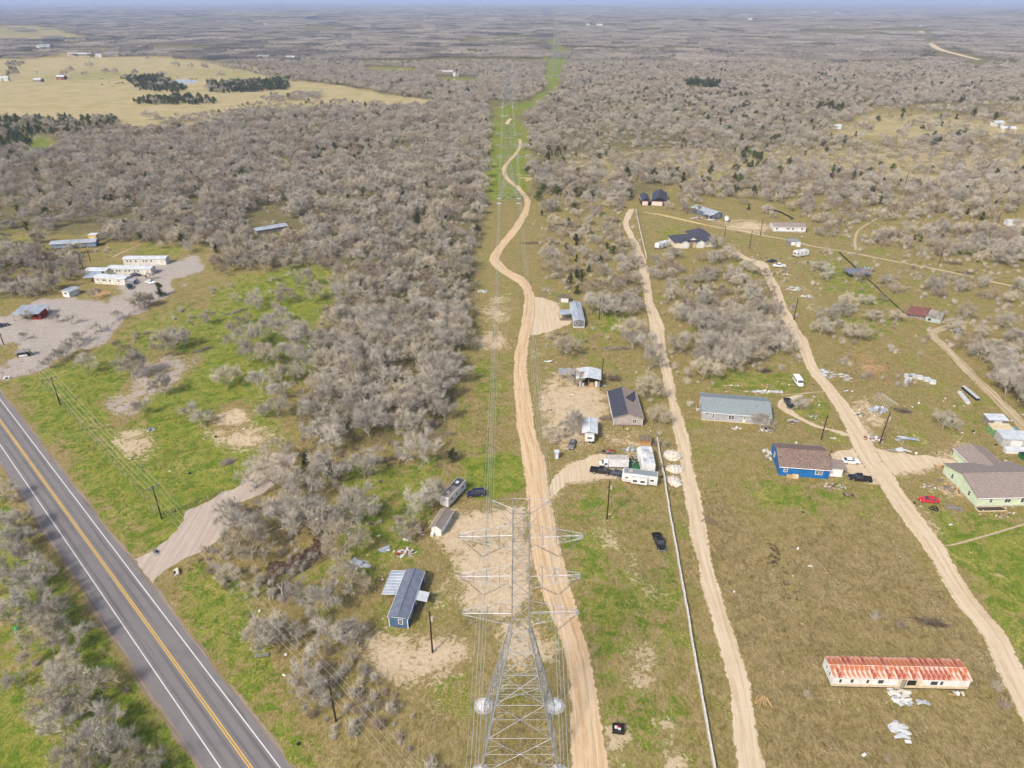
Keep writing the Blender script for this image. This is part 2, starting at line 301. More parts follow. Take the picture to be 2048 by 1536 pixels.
 (GREEN, [(1690, 800), (1760, 850), (1900, 860), (1960, 900), (1900, 910), (1780, 900), (1720, 850)], .8, 3), (GREEN, [(1860, 790), (1920, 770), (2048, 860), (2048, 880), (1980, 870), (1900, 840)], .7, 3), (SAND, [(1860, 850), (1960, 870), (1990, 900), (1900, 880)], .45, 3), (SAND, [(1690, 790), (1740, 810), (1760, 850), (1710, 830)], .7, 2),
 (BROWN, [(1640, 690), (1750, 690), (1860, 770), (1850, 800), (1760, 790), (1660, 740)], .75, 3), (ORANGE, [(1675, 705), (1750, 710), (1770, 740), (1790, 760), (1760, 770), (1700, 730)], .75, 2), (ORANGE, [(1820, 745), (1900, 750), (1920, 775), (1860, 775)], .45, 3), (SAND, [(1690, 738), (1740, 745), (1720, 755)], .9, 1),
 (GREEN, [(1600, 500), (1700, 505), (1800, 580), (1840, 640), (1780, 650), (1680, 620), (1600, 560)], .75, 4), (GREEN, [(1650, 600), (1780, 620), (1840, 690), (1700, 690), (1620, 640)], .6, 4), (GREEN, [(1840, 560), (2048, 620), (2048, 640), (1900, 610), (1840, 590)], .6, 4), (GREEN, [(1870, 690), (1900, 710), (2000, 830), (1940, 780), (1850, 700)], .6, 3),
 (SAND, [(1860, 650), (1900, 635), (2048, 650), (2150, 655), (2150, 672), (1940, 668), (1880, 668)], .6, 3), (BROWN, [(1760, 490), (1900, 520), (2048, 540), (2048, 570), (1900, 545)], .55, 4),
 (GREEN, [(1290, 448), (1400, 450), (1405, 465), (1350, 480), (1300, 490)], .95, 1), (ORANGE, [(1285, 435), (1310, 432), (1320, 442), (1290, 446)], .7, 1), (SAND, [(1320, 495), (1440, 497), (1480, 510), (1440, 515), (1340, 505)], .75, 2), (ORANGE, [(1340, 497), (1400, 500), (1410, 510), (1350, 508)], .7, 2),
 (SAND, [(1370, 440), (1420, 432), (1470, 440), (1500, 435), (1530, 440), (1545, 465), (1620, 468), (1600, 475), (1500, 470), (1440, 455)], .95, 1), (GREEN, [(1460, 430), (1490, 440), (1480, 450), (1455, 445)], .8, 1), (ORANGE, [(1450, 465), (1530, 475), (1540, 500), (1480, 500)], .5, 3),
 (GREEN, [(1440, 380), (1470, 392), (1500, 410), (1470, 405)], .8, 1), (SAND, [(1480, 400), (1560, 410), (1570, 420), (1500, 425)], .6, 2), (GREEN, [(1240, 410), (1280, 420), (1290, 470), (1300, 560), (1340, 760), (1290, 640), (1240, 440)], .5, 3),
 (GREEN, [(1360, 820), (1400, 850), (1390, 920), (1370, 880)], .5, 3), (SAND, [(1325, 895), (1370, 895), (1370, 975), (1330, 970)], .6, 2), (TAN, [(1990, 455), (2200, 450), (2200, 465), (1990, 465)], .5, 2),
 (SAND, [(1080, 740), (1120, 730), (1215, 775), (1225, 860), (1200, 900), (1100, 900), (1075, 840)], .55, 3), (SAND, [(1480, 500), (1560, 520), (1640, 600), (1640, 640), (1600, 630), (1540, 560)], .45, 3), (ORANGE, [(1590, 640), (1660, 740), (1700, 800), (1680, 800), (1600, 690)], .5, 2), (SAND, [(1680, 780), (1760, 800), (1800, 850), (1740, 900), (1700, 850)], .5, 3), (SAND, [(1840, 860), (2000, 900), (2000, 1010), (1900, 1020), (1850, 960)], .42, 4), (SAND, [(1560, 960), (1700, 965), (1760, 1000), (1600, 985)], .35, 3), (SAND, [(940, 590), (1040, 600), (1040, 650), (950, 650)], .45, 3), (SAND, [(1060, 670), (1110, 700), (1100, 760), (1060, 760)], .4, 3), (SAND, [(700, 1200), (790, 1260), (900, 1250), (960, 1330), (800, 1380), (690, 1320)], .5, 4), (SAND, [(1180, 830), (1310, 860), (1330, 900), (1190, 910)], .4, 3), (SAND, [(1240, 720), (1330, 760), (1300, 800), (1240, 770)], .35, 4),
 (SAND, [(1440, 845), (1560, 858), (1690, 870), (1690, 890), (1540, 880), (1440, 870)], .4, 3), (SAND, [(1790, 1010), (1850, 1010), (1900, 1080), (1840, 1080)], .45, 3), (SAND, [(1500, 490), (1620, 520), (1600, 560), (1540, 550)], .45, 3), (GREEN, [(1440, 470), (1540, 500), (1620, 560), (1620, 500), (1540, 480)], .5, 3), (SAND, [(1040, 700), (1075, 760), (1090, 900), (1060, 980), (1075, 760)], .5, 3), (GREEN, [(1560, 870), (1690, 885), (1660, 905), (1560, 890)], .9, 3), (SAND, [(960, 1250), (1080, 1200), (1120, 1330), (1000, 1340)], .45, 4),
 # bottom left beyond the highway
 (GREEN, [(-500, 850), (0, 960), (60, 1080), (200, 1240), (420, 1560), (600, 1900), (-500, 1900)], .98, 4), (TAN, [(-300, 1130), (0, 1150), (80, 1330), (160, 1560), (0, 1400), (-300, 1400)], .35, 6), (BROWN, [(-100, 860), (0, 900), (40, 960), (120, 1040), (190, 1130), (160, 1140), (60, 1020), (-60, 930)], .45, 3), (BROWN, [(60, 1280), (150, 1330), (230, 1536), (120, 1540)], .25, 6),
]
xs = np.arange(-1000, 3051, 5.0)
ys = np.concatenate([[1900], np.arange(1780, 64, -4.0), np.arange(64, 12, -2.0), [10, 7, 5, 3.8, 2.9, 2.2, 1.6]])
PX, PY = np.meshgrid(xs, ys)
vv = (PY - 768) / FPX; dzv = -SP - vv * CP; tt = CAM_H / -dzv
GX = (PX - 1024) / FPX * tt; GY = (CP - vv * SP) * tt
w1 = (fbm(GX * .16, GY * .16, 4) - .5); w2 = (fbm(GX * .16 + 91, GY * .16 + 57, 4) - .5)
dist = np.hypot(GX, GY); wamp = np.clip(dist * .07, 10, 60)
WX, WY = to_px(GX + w1 * wamp, np.maximum(GY + w2 * wamp, 5))
def blur(a, n):
    for _ in range(2):
        for ax in (0, 1):
            c = np.cumsum(np.pad(a, [(n + 1, n) if k == ax else (0, 0) for k in (0, 1)], mode='edge'), axis=ax)
            a = (np.take(c, range(2 * n + 1, c.shape[ax]), ax) - np.take(c, range(0, c.shape[ax] - 2 * n - 1), ax)) / (2 * n + 1)
    return a
WT = np.zeros((8,) + PX.shape, np.float32)
for ch, poly, wgt, bl in COVER:
    q = np.asarray(poly, float); x0, y0 = q.min(0) - 60; x1, y1 = q.max(0) + 60
    r = np.where((ys >= y0) & (ys <= y1))[0]; c = np.where((xs >= x0) & (xs <= x1))[0]
    if len(r) == 0 or len(c) == 0: continue
    sl = (slice(r[0], r[-1] + 1), slice(c[0], c[-1] + 1))
    mk = inpoly(WX[sl], WY[sl], poly).astype(np.float32)
    if ch in (GREEN, SAND, BROWN, ORANGE, TAN) and q[:, 1].max() > 420: bl = bl + 2
    mk = blur(mk, bl) if min(mk.shape) > 2 * bl + 2 else mk
    if wgt >= .8:
        WT[(slice(None),) + sl] *= (1 - mk)
    else:
        WT[(slice(None),) + sl] *= (1 - mk * .35)
    k_ = (1.4 if wgt < .6 else 1) if ch == SAND else .8 if ch == GREEN and wgt <= 1 and q[:, 1].max() > 420 and wgt > .6 else 1
    WT[(ch,) + sl] = np.maximum(WT[(ch,) + sl], mk * wgt * k_)
GZ = terr(GX, GY)
nr, nc = PX.shape
V = np.stack([GX, GY, GZ], -1).reshape(-1, 3)
back = np.stack([GX[0] * 4, np.full(nc, -260.0), np.zeros(nc)], -1)
V = np.concatenate([V, back])
idx = np.arange(nr * nc).reshape(nr, nc)
quads = np.stack([idx[:-1, :-1], idx[:-1, 1:], idx[1:, 1:], idx[1:, :-1]], -1).reshape(-1, 4)
bi = nr * nc + np.arange(nc)
quads = np.concatenate([quads, np.stack([bi[:-1], bi[1:], idx[0, 1:], idx[0, :-1]], -1)])
gm = bpy.data.meshes.new('ground')
gm.vertices.add(len(V)); gm.vertices.foreach_set('co', V.astype(np.float32).ravel())
gm.loops.add(len(quads) * 4); gm.loops.foreach_set('vertex_index', quads.ravel().astype(np.int32))
gm.polygons.add(len(quads)); gm.polygons.foreach_set('loop_start', np.arange(0, len(quads) * 4, 4, dtype=np.int32)); gm.polygons.foreach_set('loop_total', np.full(len(quads), 4, np.int32))
gm.polygons.foreach_set('use_smooth', np.ones(len(quads), bool))
gm.update(calc_edges=True)
for nm, ch in (('cover_a', (0, 1, 2, 3)), ('cover_b', (4, 5, 6, 7))):
    a = gm.attributes.new(nm, 'FLOAT_COLOR', 'POINT')
    d = np.stack([WT[k] for k in ch], -1).reshape(-1, 4); d = np.concatenate([d, np.repeat(d[:1], nc, 0)])
    a.data.foreach_set('color', d.astype(np.float32).ravel())

def ground_material():
    m, t, b = newmat('ground_cover')
    geo = t.new('ShaderNodeNewGeometry'); pos = geo.outputs['Position']
    n_big = t.noise(pos, .035, 5, .6); n_pat = t.noise(pos, .11, 5, .65, .8); n_mid = t.noise(pos, .32, 5, .62, .6); n_cl = t.noise(pos, 1.1, 6, .68, .4); n_fine = t.noise(pos, 4.5, 4, .7)
    st = t.mapping(pos, (1.0, .45, 1.0)); n_str = t.noise(st, 1.9, 5, .7, 1.2)
    A = t.new('ShaderNodeAttribute', attribute_name='cover_a'); B = t.new('ShaderNodeAttribute', attribute_name='cover_b')
    sa = t.new('ShaderNodeSeparateColor'); t.l.new(A.outputs[0], sa.inputs[0]); sb = t.new('ShaderNodeSeparateColor'); t.l.new(B.outputs[0], sb.inputs[0])
    wts = [sa.outputs[0], sa.outputs[1], sa.outputs[2], A.outputs['Alpha'], sb.outputs[0], sb.outputs[1], sb.outputs[2], B.outputs['Alpha']]
    jit = t.math('ADD', t.math('ADD', t.math('MULTIPLY', t.math('SUBTRACT', n_cl, .5), 1.3), t.math('MULTIPLY', t.math('SUBTRACT', n_pat, .5), 1.3)), t.math('ADD', t.math('MULTIPLY', t.math('SUBTRACT', n_mid, .5), .95), t.math('MULTIPLY', t.math('SUBTRACT', n_fine, .5), .35)))
    def pair(c1, c2, f, lo=.36, hi=.64): return t.mix(t.ramp(f, lo, hi), c1, c2)
    base = pair(pair(pair(C(176, 158, 112), C(140, 122, 80), n_str), pair(C(160, 146, 90), C(126, 116, 64), n_str), n_mid), pair(C(140, 142, 60), C(112, 118, 42), n_str), n_pat, .52, .64)
    cols = {
        GREEN: pair(pair(pair(C(158, 156, 72), C(124, 134, 48), n_str), pair(C(124, 142, 50), C(86, 110, 32), n_str), n_mid, .4, .62), pair(C(172, 158, 88), C(140, 138, 54), n_str), n_pat, .58, .68),
        TAN: pair(pair(C(198, 180, 140), C(182, 164, 122), n_str), pair(C(166, 158, 100), C(180, 168, 118), n_pat), n_big, .42, .62),
        BROWN: pair(pair(C(176, 156, 114), C(136, 117, 80), n_str), pair(C(156, 142, 94), C(114, 100, 64), n_str), n_mid),
        WOODS: pair(pair(C(140, 126, 96), C(104, 94, 68), n_cl), C(118, 122, 60), n_mid, .48, .62),
        SAND: pair(pair(C(224, 204, 174), C(206, 184, 152), n_cl), C(196, 170, 134), n_mid, .5, .7),
        ORANGE: pair(pair(C(214, 172, 126), C(196, 148, 102), n_cl), C(176, 134, 94), n_mid, .5, .7),
        GRAVEL: pair(pair(C(194, 184, 176), C(172, 162, 154), n_cl), C(180, 164, 146), n_mid, .5, .7),
        DARK: pair(C(104, 84, 70), C(74, 60, 50), n_cl)}
    col = base
    for k in (WOODS, BROWN, TAN, GREEN, DARK, ORANGE, SAND, GRAVEL):
        f = t.ramp(t.math('ADD', wts[k], t.math('MULTIPLY', jit, .85)), .40, .60)
        f = t.math('MULTIPLY', f, t.ramp(wts[k], .02, .12))
        col = t.mix(f, col, cols[k])
    # dry stalks and bare specks
    sp = t.ramp(t.math('ADD', t.noise(pos, 2.3, 6, .78), t.math('MULTIPLY', t.math('SUBTRACT', n_pat, .5), .45)), .58, .66)
    col = t.mix(t.math('MULTIPLY', sp, .62), col, C(220, 200, 160))
    dk = t.ramp(t.noise(t.mapping(pos, (1.3, .8, 1)), 1.6, 6, .75), .60, .72)
    col = t.mix(t.math('MULTIPLY', dk, .5), col, C(86, 80, 40))
    col = t.mix(t.math('MULTIPLY', t.ramp(t.noise(pos, 7.0, 3, .7), .5, .72), .22), col, C(70, 64, 36))
    t.put(b.inputs['Base Color'], col); b.inputs['Roughness'].default_value = .95; b.inputs['Specular IOR Level'].default_value = .05
    bn = t.new('ShaderNodeBump'); bn.inputs['Strength'].default_value = .7; bn.inputs['Distance'].default_value = .35
    t.put(bn.inputs['Height'], t.math('ADD', n_cl, t.math('MULTIPLY', n_str, .6))); t.l.new(bn.outputs[0], b.inputs['Normal'])
    return m
gm.materials.append(ground_material())
ground = bpy.data.objects.new('ground', gm); COL.objects.link(ground); tag(ground, 'rough winter pasture, bare soil and leaf litter running to the horizon', 'ground', kind='structure')

# ------------------------------------------------------------------ roads
def road_material(name, c_light, c_mid, c_dark, rut=.5, gravel=False):
    m, t, b = newmat(name)
    uv = t.new('ShaderNodeUVMap', uv_map='UVMap').outputs[0]
    geo = t.new('ShaderNodeNewGeometry'); pos = geo.outputs['Position']
    s1 = t.noise(t.mapping(uv, (1.6, .05, 1)), 1.0, 5, .65, .3); s2 = t.noise(t.mapping(uv, (5, .12, 1)), 1.0, 4, .6, .2)
    n = t.noise(pos, .5, 6, .65); nf = t.noise(pos, 5, 4, .7)
    col = t.mix(t.ramp(s1, .4, .62), c_mid, c_light)
    col = t.mix(t.math('MULTIPLY', t.ramp(s2, .5, .68), rut), col, c_dark)
    col = t.mix(t.math('MULTIPLY', t.ramp(n, .45, .7), .6), col, c_light if not gravel else c_mid)
    col = t.mix(t.math('MULTIPLY', t.ramp(nf, .55, .75), .25), col, c_dark)
    su = t.new('ShaderNodeSeparateXYZ'); t.l.new(uv, su.inputs[0]); off = t.math('ABSOLUTE', t.math('SUBTRACT', su.outputs[0], 5.225))
    rt = t.math('SUBTRACT', 1.0, t.math('MULTIPLY', t.math('ABSOLUTE', t.math('SUBTRACT', off, .85)), 2.6), True)
    col = t.mix(t.math('MULTIPLY', rt, t.math('MULTIPLY', t.ramp(t.noise(t.mapping(uv, (.6, .09, 1)), 1.0, 4, .6), .38, .6), rut)), col, c_dark)
    eu = t.new('ShaderNodeUVMap', uv_map='EdgeUV').outputs[0]; se = t.new('ShaderNodeSeparateXYZ'); t.l.new(eu, se.inputs[0])
    ef = t.ramp(t.math('ADD', se.outputs[0], t.math('ADD', t.math('MULTIPLY', t.math('SUBTRACT', t.noise(pos, .9, 5, .7), .5), 2.0), t.math('MULTIPLY', t.math('SUBTRACT', n, .5), 1.2))), .05, .3)
    col = t.mix(ef, t.mix(t.ramp(nf, .4, .6), C(168, 148, 104), C(132, 122, 70)), col)
    t.put(b.inputs['Base Color'], col); b.inputs['Roughness'].default_value = .95; b.inputs['Specular IOR Level'].default_value = .05
    bn = t.new('ShaderNodeBump'); bn.inputs['Strength'].default_value = .5; bn.inputs['Distance'].default_value = .12
    t.put(bn.inputs['Height'], t.math('ADD', s2, n)); t.l.new(bn.outputs[0], b.inputs['Normal'])
    return m
M_road_orange = road_material('orange_dirt_road', C(226, 202, 168), C(212, 180, 138), C(184, 142, 102), .6)
M_road_sand = road_material('sand_road', C(224, 206, 178), C(208, 186, 154), C(182, 156, 122), .4)
M_road_track = road_material('farm_track', C(208, 190, 160), C(186, 166, 132), C(140, 122, 88), .7)
M_road_gravel = road_material('gravel_drive', C(204, 190, 176), C(188, 172, 158), C(160, 146, 132), .3, True)
ROADPOLY = []
def strip(name, label, rows, m, step=.4, cols=9, jag=.5, z=.014, world=False, cat='road', relief=.03):
    """rows: (x_left, x_right, y) in the photograph, or world (left, right) pairs"""
    Ls = [P(a, y) for a, c, y in rows] if not world else [Vector(a) for a, c in rows]
    Rs = [P(c, y) for a, c, y in rows] if not world else [Vector(c) for a, c in rows]
    if not world: ROADPOLY.append([(a - 3, y) for a, c, y in rows] + [(c + 3, y) for a, c, y in rows][::-1])
    pts = [(a, c) for a, c in zip(Ls, Rs)]; out = []; s = 0.0
    for i in range(len(pts) - 1):
        p0 = pts[max(i - 1, 0)]; p1 = pts[i]; p2 = pts[i + 1]; p3 = pts[min(i + 2, len(pts) - 1)]
        d = ((p2[0] + p2[1]) / 2 - (p1[0] + p1[1]) / 2).length; n = max(1, int(d / max(step, (p1[0].length) * .004)))
        for k in range(n):
            t = k / n
            cr = lambda j: .5 * ((2 * p1[j]) + (p2[j] - p0[j]) * t + (2 * p0[j] - 5 * p1[j] + 4 * p2[j] - p3[j]) * t * t + (3 * p1[j] - p0[j] - 3 * p2[j] + p3[j]) * t ** 3)
            out.append((cr(0), cr(1), s + d * t))
        s += d
    out.append((pts[-1][0], pts[-1][1], s))
    vs = []; uvs = []; eus = []
    sc = np.array([o[2] for o in out])
    jl = (fbm(sc * 1.7, sc * 0 + 3.3 + len(ROADPOLY), 3) - .5) * 1.3 * jag + (fbm(sc * .12, sc * 0 + 8.1 + len(ROADPOLY), 2) - .5) * 2 * jag; jr = (fbm(sc * 1.7, sc * 0 + 23.7 + len(ROADPOLY), 3) - .5) * 1.3 * jag + (fbm(sc * .12, sc * 0 + 5 + len(ROADPOLY), 2) - .5) * 2 * jag
    for i, (l, r, sv) in enumerate(out):
        e = (r - l); w = e.length; e = e / max(w, 1e-6); xw = .4 if jag >= .5 and not world else 0; l2 = l - e * (jl[i] + xw); r2 = r + e * (jr[i] + xw); w2 = (r2 - l2).length
        for k in range(cols):
            f = k / (cols - 1); q = l2.lerp(r2, f)
            rut = relief * (1 - math.exp(-((f - .3) / .07) ** 2) - math.exp(-((f - .7) / .07) ** 2)) * min(1, 4 * f, 4 * (1 - f)) if cols >= 9 else 0
            vs.append((q.x, q.y, z + max(rut, 0) + float(terr(q.x, q.y)))); uvs.append(((q - (l + r) / 2).dot(e) + 5.225, sv)); eus.append((min(f, 1 - f) * w2, 0))
    fs = []
    for i in range(len(out) - 1):
        for k in range(cols - 1): fs.append((i * cols + k, i * cols + k + 1, (i + 1) * cols + k + 1, (i + 1) * cols + k))
    # face up
    a, b2, c2 = Vector(vs[fs[0][0]]), Vector(vs[fs[0][1]]), Vector(vs[fs[0][2]])
    if (b2 - a).cross(c2 - a).z < 0: fs = [f[::-1] for f in fs]
    me = bpy.data.meshes.new(name); me.from_pydata(vs, [], fs); me.materials.append(m)
    ul = me.uv_layers.new(name='UVMap'); li = np.empty(len(me.loops), np.int32); me.loops.foreach_get('vertex_index', li)
    ul.data.foreach_set('uv', np.array(uvs, np.float32)[li].ravel()); u2 = me.uv_layers.new(name='EdgeUV'); u2.data.foreach_set('uv', np.array(eus, np.float32)[li].ravel()); me.polygons.foreach_set('use_smooth', [True] * len(me.polygons)); me.update()
    o = bpy.data.objects.new(name, me); COL.objects.link(o); return tag(o, label, cat, kind='structure')
def cen(pts): return [(x - w / 2, x + w / 2, y) for x, y, w in pts]

strip('dirt_road', 'wide rutted orange dirt road running under the near pylon and along the power line', [
    (1155, 1230, 1760), (1151, 1222, 1640), (1148, 1216, 1536), (1141, 1190, 1384), (1123, 1169, 1279), (1083, 1137, 1174), (1066, 1121, 1105), (1058, 1106, 1035), (1053, 1093, 968), (1045, 1085, 914), (1038, 1069, 860), (1031, 1061, 807), (1030, 1058, 780), (1030, 1053, 735), (1034, 1055, 694), (1042, 1064, 653), (1049, 1068, 612), (1050, 1065, 588), (1040, 1060, 569), (1016, 1043, 553), (996, 1016, 540), (983, 1004, 526), (981, 997, 517), (992, 1007, 497), (1018, 1033, 465), (1042, 1054, 430), (1050, 1059, 408), (1047, 1056, 393), (1030, 1039, 374), (1010, 1019, 358), (1005, 1012, 340), (1012, 1019, 325), (1026, 1032, 310), (1037, 1042, 295), (1037, 1042, 278)], M_road_orange, z=.016)
strip('sand_road', 'pale straight sand road beside the long white fence', [
    (1530, 1585, 1760), (1479, 1525, 1536), (1466, 1503, 1408), (1442, 1475, 1298), (1411, 1442, 1189), (1395, 1419, 1116), (1379, 1409, 1048), (1367, 1394, 968), (1360, 1381, 914), (1347, 1372, 860), (1338, 1356, 807), (1321, 1340, 735), (1308, 1328, 681), (1300, 1326, 653), (1293, 1308, 612), (1284, 1300, 571), (1278, 1294, 530), (1264, 1277, 489), (1251, 1262, 462), (1247, 1257, 446), (1252, 1263, 430), (1260, 1269, 418)], M_road_sand)
strip('gravel_lane', 'pale lane running between the blue house and the light green house', [
    (2190, 2240, 1700), (2090, 2145, 1536), (1996, 2042, 1335), (1961, 2001, 1262), (1903, 1944, 1189), (1861, 1899, 1116), (1843, 1885, 1088), (1797, 1836, 1025), (1766, 1799, 977), (1741, 1782, 945), (1720, 1757, 914), (1696, 1733, 866), (1671, 1704, 819), (1641, 1666, 771), (1615, 1637, 738), (1590, 1612, 681), (1559, 1578, 626), (1543, 1563, 585), (1524, 1541, 544), (1505, 1530, 525), (1484, 1500, 517), (1462, 1478, 505), (1444, 1458, 492)], M_road_sand)
strip('farm_lane', 'narrow sandy lane crossing behind the cream house to the far edge of the clearing', cen([(1287, 424, 7), (1328, 432, 8), (1383, 444, 9), (1437, 455, 9), (1478, 461, 10), (1520, 470, 9), (1582, 481, 8), (1623, 492, 8), (1691, 503, 8), (1746, 514, 8), (1828, 530, 9), (1910, 546, 9), (1992, 565, 10), (2048, 577, 11), (2200, 615, 14)]), M_road_sand, jag=.25)
strip('rutted_track', 'two rutted farm track leading past the collapsed house', cen([(1905, 650, 30), (1875, 660, 22), (1866, 672, 14), (1883, 688, 14), (1910, 714, 15), (1951, 757, 17), (1992, 796, 19), (2048, 852, 22), (2160, 960, 28)]), M_road_track)
strip('field_track', 'faint sandy track curving to the light green house', cen([(1893, 1092, 20), (1920, 1086, 14), (1950, 1078, 12), (2000, 1063, 12), (2048, 1048, 12), (2140, 1015, 12)]), M_road_track)
strip('driveway', 'pale drive in front of the white van', cen([(1655, 783, 15), (1621, 785, 11), (1595, 788, 10), (1560, 790, 9)]), M_road_sand)
strip('driveway', 'curved pale drive around the black car', cen([(1700, 872, 22), (1672, 862, 13), (1634, 853, 12), (1600, 837, 13), (1575, 822, 18), (1568, 810, 24), (1578, 797, 24), (1600, 790, 14)]), M_road_sand)
strip('farm_track', 'faint two wheel track climbing into the thicket', cen([(1712, 500, 7), (1710, 480, 8), (1716, 462, 6), (1735, 448, 6), (1757, 436, 6)]), M_road_track, jag=.2)
strip('farm_track', 'short pale track on the power line clearing', cen([(1014, 248, 9), (1017, 242, 8), (1021, 237, 7)]), M_road_sand, cols=4, jag=.3)
strip('country_road', 'pale far road bending through the woods', cen([(1841, 63, 11), (1848, 74, 14), (1860, 86, 14), (1880, 98, 14), (1915, 108, 13), (1958, 119, 11)]), M_road_sand, cols=4, jag=.6)
strip('country_road', 'tiny pale road on the hills near the horizon', cen([(1652, 34, 4), (1660, 28, 4), (1665, 23, 3)]), M_road_sand, cols=4, jag=.6)
strip('country_road', 'pale farm road at the top of the tan pasture', cen([(160, 70, 5), (200, 80, 5), (235, 90, 4), (275, 99, 3)]), M_road_sand, cols=4, jag=.6)
strip('farm_track', 'thin track behind the white mobile homes', cen([(225, 514, 6), (255, 500, 4), (285, 487, 3)]), M_road_track, cols=4, jag=.2)

# the highway
ya, yb = P(0, 840.6), P(245, 1180)
he = (ya - yb).normalized(); hn = Vector((-he.y, he.x, 0)) * -1     # along (away, to the left), across (towards the right-hand verge)
hc = yb
def hline(o0, o1, s0=-110, s1=420, n=40):
    return [((hc + he * (s0 + (s1 - s0) * i / n) + hn * o0).to_tuple(), (hc + he * (s0 + (s1 - s0) * i / n) + hn * o1).to_tuple()) for i in range(n + 1)]
def asphalt():
    m, t, b = newmat('aged_asphalt')
    uv = t.new('ShaderNodeUVMap', uv_map='UVMap').outputs[0]; geo = t.new('ShaderNodeNewGeometry'); pos = geo.outputs['Position']
    sx = t.new('ShaderNodeSeparateXYZ'); t.l.new(uv, sx.inputs[0]); u = sx.outputs[0]
    wear = None
    for c in (3.0, 4.75, 6.6, 8.35):                    # polished wheel paths
        g = t.math('SUBTRACT', 1.0, t.math('MULTIPLY', t.math('ABSOLUTE', t.math('SUBTRACT', u, c)), 1.7), True)
        wear = g if wear is None else t.math('MAXIMUM', wear, g)
    n = t.noise(t.mapping(uv, (1.2, .03, 1)), 1.0, 4, .6); nf = t.noise(pos, 9, 4, .7); nb = t.noise(pos, .2, 4, .6)
    col = t.mix(t.math('MULTIPLY', t.ramp(wear, .1, .9), t.ramp(n, .3, .7)), C(136, 131, 130), C(108, 103, 104))
    col = t.mix(t.math('MULTIPLY', t.ramp(nb, .45, .7), .4), col, C(114, 107, 108))
    col = t.mix(t.math('MULTIPLY', t.ramp(nf, .5, .75), .25), col, C(146, 138, 134))
    seal = t.ramp(t.noise(t.mapping(uv, (.9, .05, 1)), 1.0, 2, .5), .66, .70)
    col = t.mix(t.math('MULTIPLY', seal, .35), col, C(84, 80, 84))
    t.put(b.inputs['Base Color'], col); b.inputs['Roughness'].default_value = .85; b.inputs['Specular IOR Level'].default_value = .15
    return m
strip('road_shoulder', 'crumbling gravel shoulder under the edges of the highway', hline(-6.6, 5.5), road_material('shoulder_gravel', C(168, 152, 138), C(140, 124, 108), C(108, 92, 78), .5, True), jag=.55, z=.006, world=True, cols=7)
strip('highway', 'two lane asphalt highway with double yellow centre line', hline(-5.7, 4.75), asphalt(), jag=.12, z=.018, world=True, cols=6)
M_yellow = mat('yellow_road_paint', C(238, 194, 84), C(216, 172, 80), 3, .7, lo=.45, hi=.8)
M_wline = mat('white_road_paint', C(236, 234, 232), C(212, 208, 206), 3, .7, lo=.45, hi=.8)
for nm, a, w, m, lb in (('yellow_line', -.19, .18, M_yellow, 'yellow centre line on the verge side of the pair'), ('yellow_line', .19, .18, M_yellow, 'yellow centre line nearer the houses of the pair'),
                        ('white_line', -3.55, .19, M_wline, 'white edge line along the tree side of the highway'), ('white_line', 3.42, .19, M_wline, 'white edge line along the pasture side of the highway')):
    o = strip(nm, lb, hline(a - w / 2, a + w / 2), m, jag=.01, z=.024, world=True, cols=2)
    o.name = nm
hp = [hc + he * s + hn * o for s, o in ((-110, -8), (420, -8), (420, 7), (-110, 7))]

def patch(name, label, poly, m, z=.010, cat='drive', jag=1.0, inset=0):
    """a flat irregular sheet from an outline in the photograph"""
    w = [P(*q) for q in poly]; out = []
    for i in range(len(w)):
        a, c = w[i], w[(i + 1) % len(w)]; n = max(2, int((c - a).length / .5)); e = (c - a); nrm = Vector((-e.y, e.x, 0)).normalized()
        for k in range(n):
            q = a.lerp(c, k / n); out.append(q + nrm * float(fbm(np.array([q.x * .5]), np.array([q.y * .5]), 3)[0] - .5) * jag)
    cxy = sum(out, Vector()) / len(out)
    me = bpy.data.meshes.new(name); import bmesh
    bm = bmesh.new(); vs = [bm.verts.new((q.x, q.y, z)) for q in out]; f = bm.faces.new(vs); f.normal_update()
    if f.normal.z < 0: f.normal_flip()
    bmesh.ops.triangulate(bm, faces=[f]); bm.to_mesh(me); bm.free()
    me.materials.append(m); uv = me.uv_layers.new(name='UVMap'); eu = me.uv_layers.new(name='EdgeUV'); eu.data.foreach_set('uv', np.full(len(me.loops) * 2, 5, np.float32)); uv = me.uv_layers['UVMap']
    for l in me.loops: q = me.vertices[l.vertex_index].co; uv.data[l.index].uv = (q.x, q.y)
    o = bpy.data.objects.new(name, me); COL.objects.link(o); ROADPOLY.append(poly); return tag(o, label, cat, kind='structure')
patch('gravel_drive', 'wide gravel entrance fanning out onto the highway', [(268, 1118), (300, 1105), (335, 1080), (362, 1050), (372, 1022), (420, 1000), (445, 982), (470, 978), (505, 945), (545, 905), (598, 905), (575, 945), (530, 985), (480, 1005), (466, 1050), (430, 1086), (395, 1105), (360, 1122), (325, 1143), (305, 1168)], M_road_gravel)
patch('sand_yard', 'open sandy junction in front of the bright blue house', [(1662, 908), (1700, 898), (1735, 890), (1775, 904), (1850, 912), (1915, 920), (1905, 934), (1840, 938), (1795, 946), (1770, 976), (1735, 965), (1700, 945), (1668, 934)], M_road_sand, z=.007, jag=2.0)
patch('sand_drive', 'sandy drive curving from the orange road to the box truck', [(1088, 985), (1110, 950), (1150, 925), (1195, 907), (1225, 908), (1200, 922), (1185, 940), (1225, 950), (1240, 958), (1190, 957), (1135, 965), (1100, 1000)], M_road_sand, z=.007, jag=1.4)
patch('sand_drive', 'pale sandy parking area beside the grey single wide', [(1058, 592), (1085, 596), (1112, 606), (1125, 622), (1146, 636), (1140, 648), (1110, 660), (1062, 672), (1052, 640)], M_road_sand, z=.007, jag=2.0)
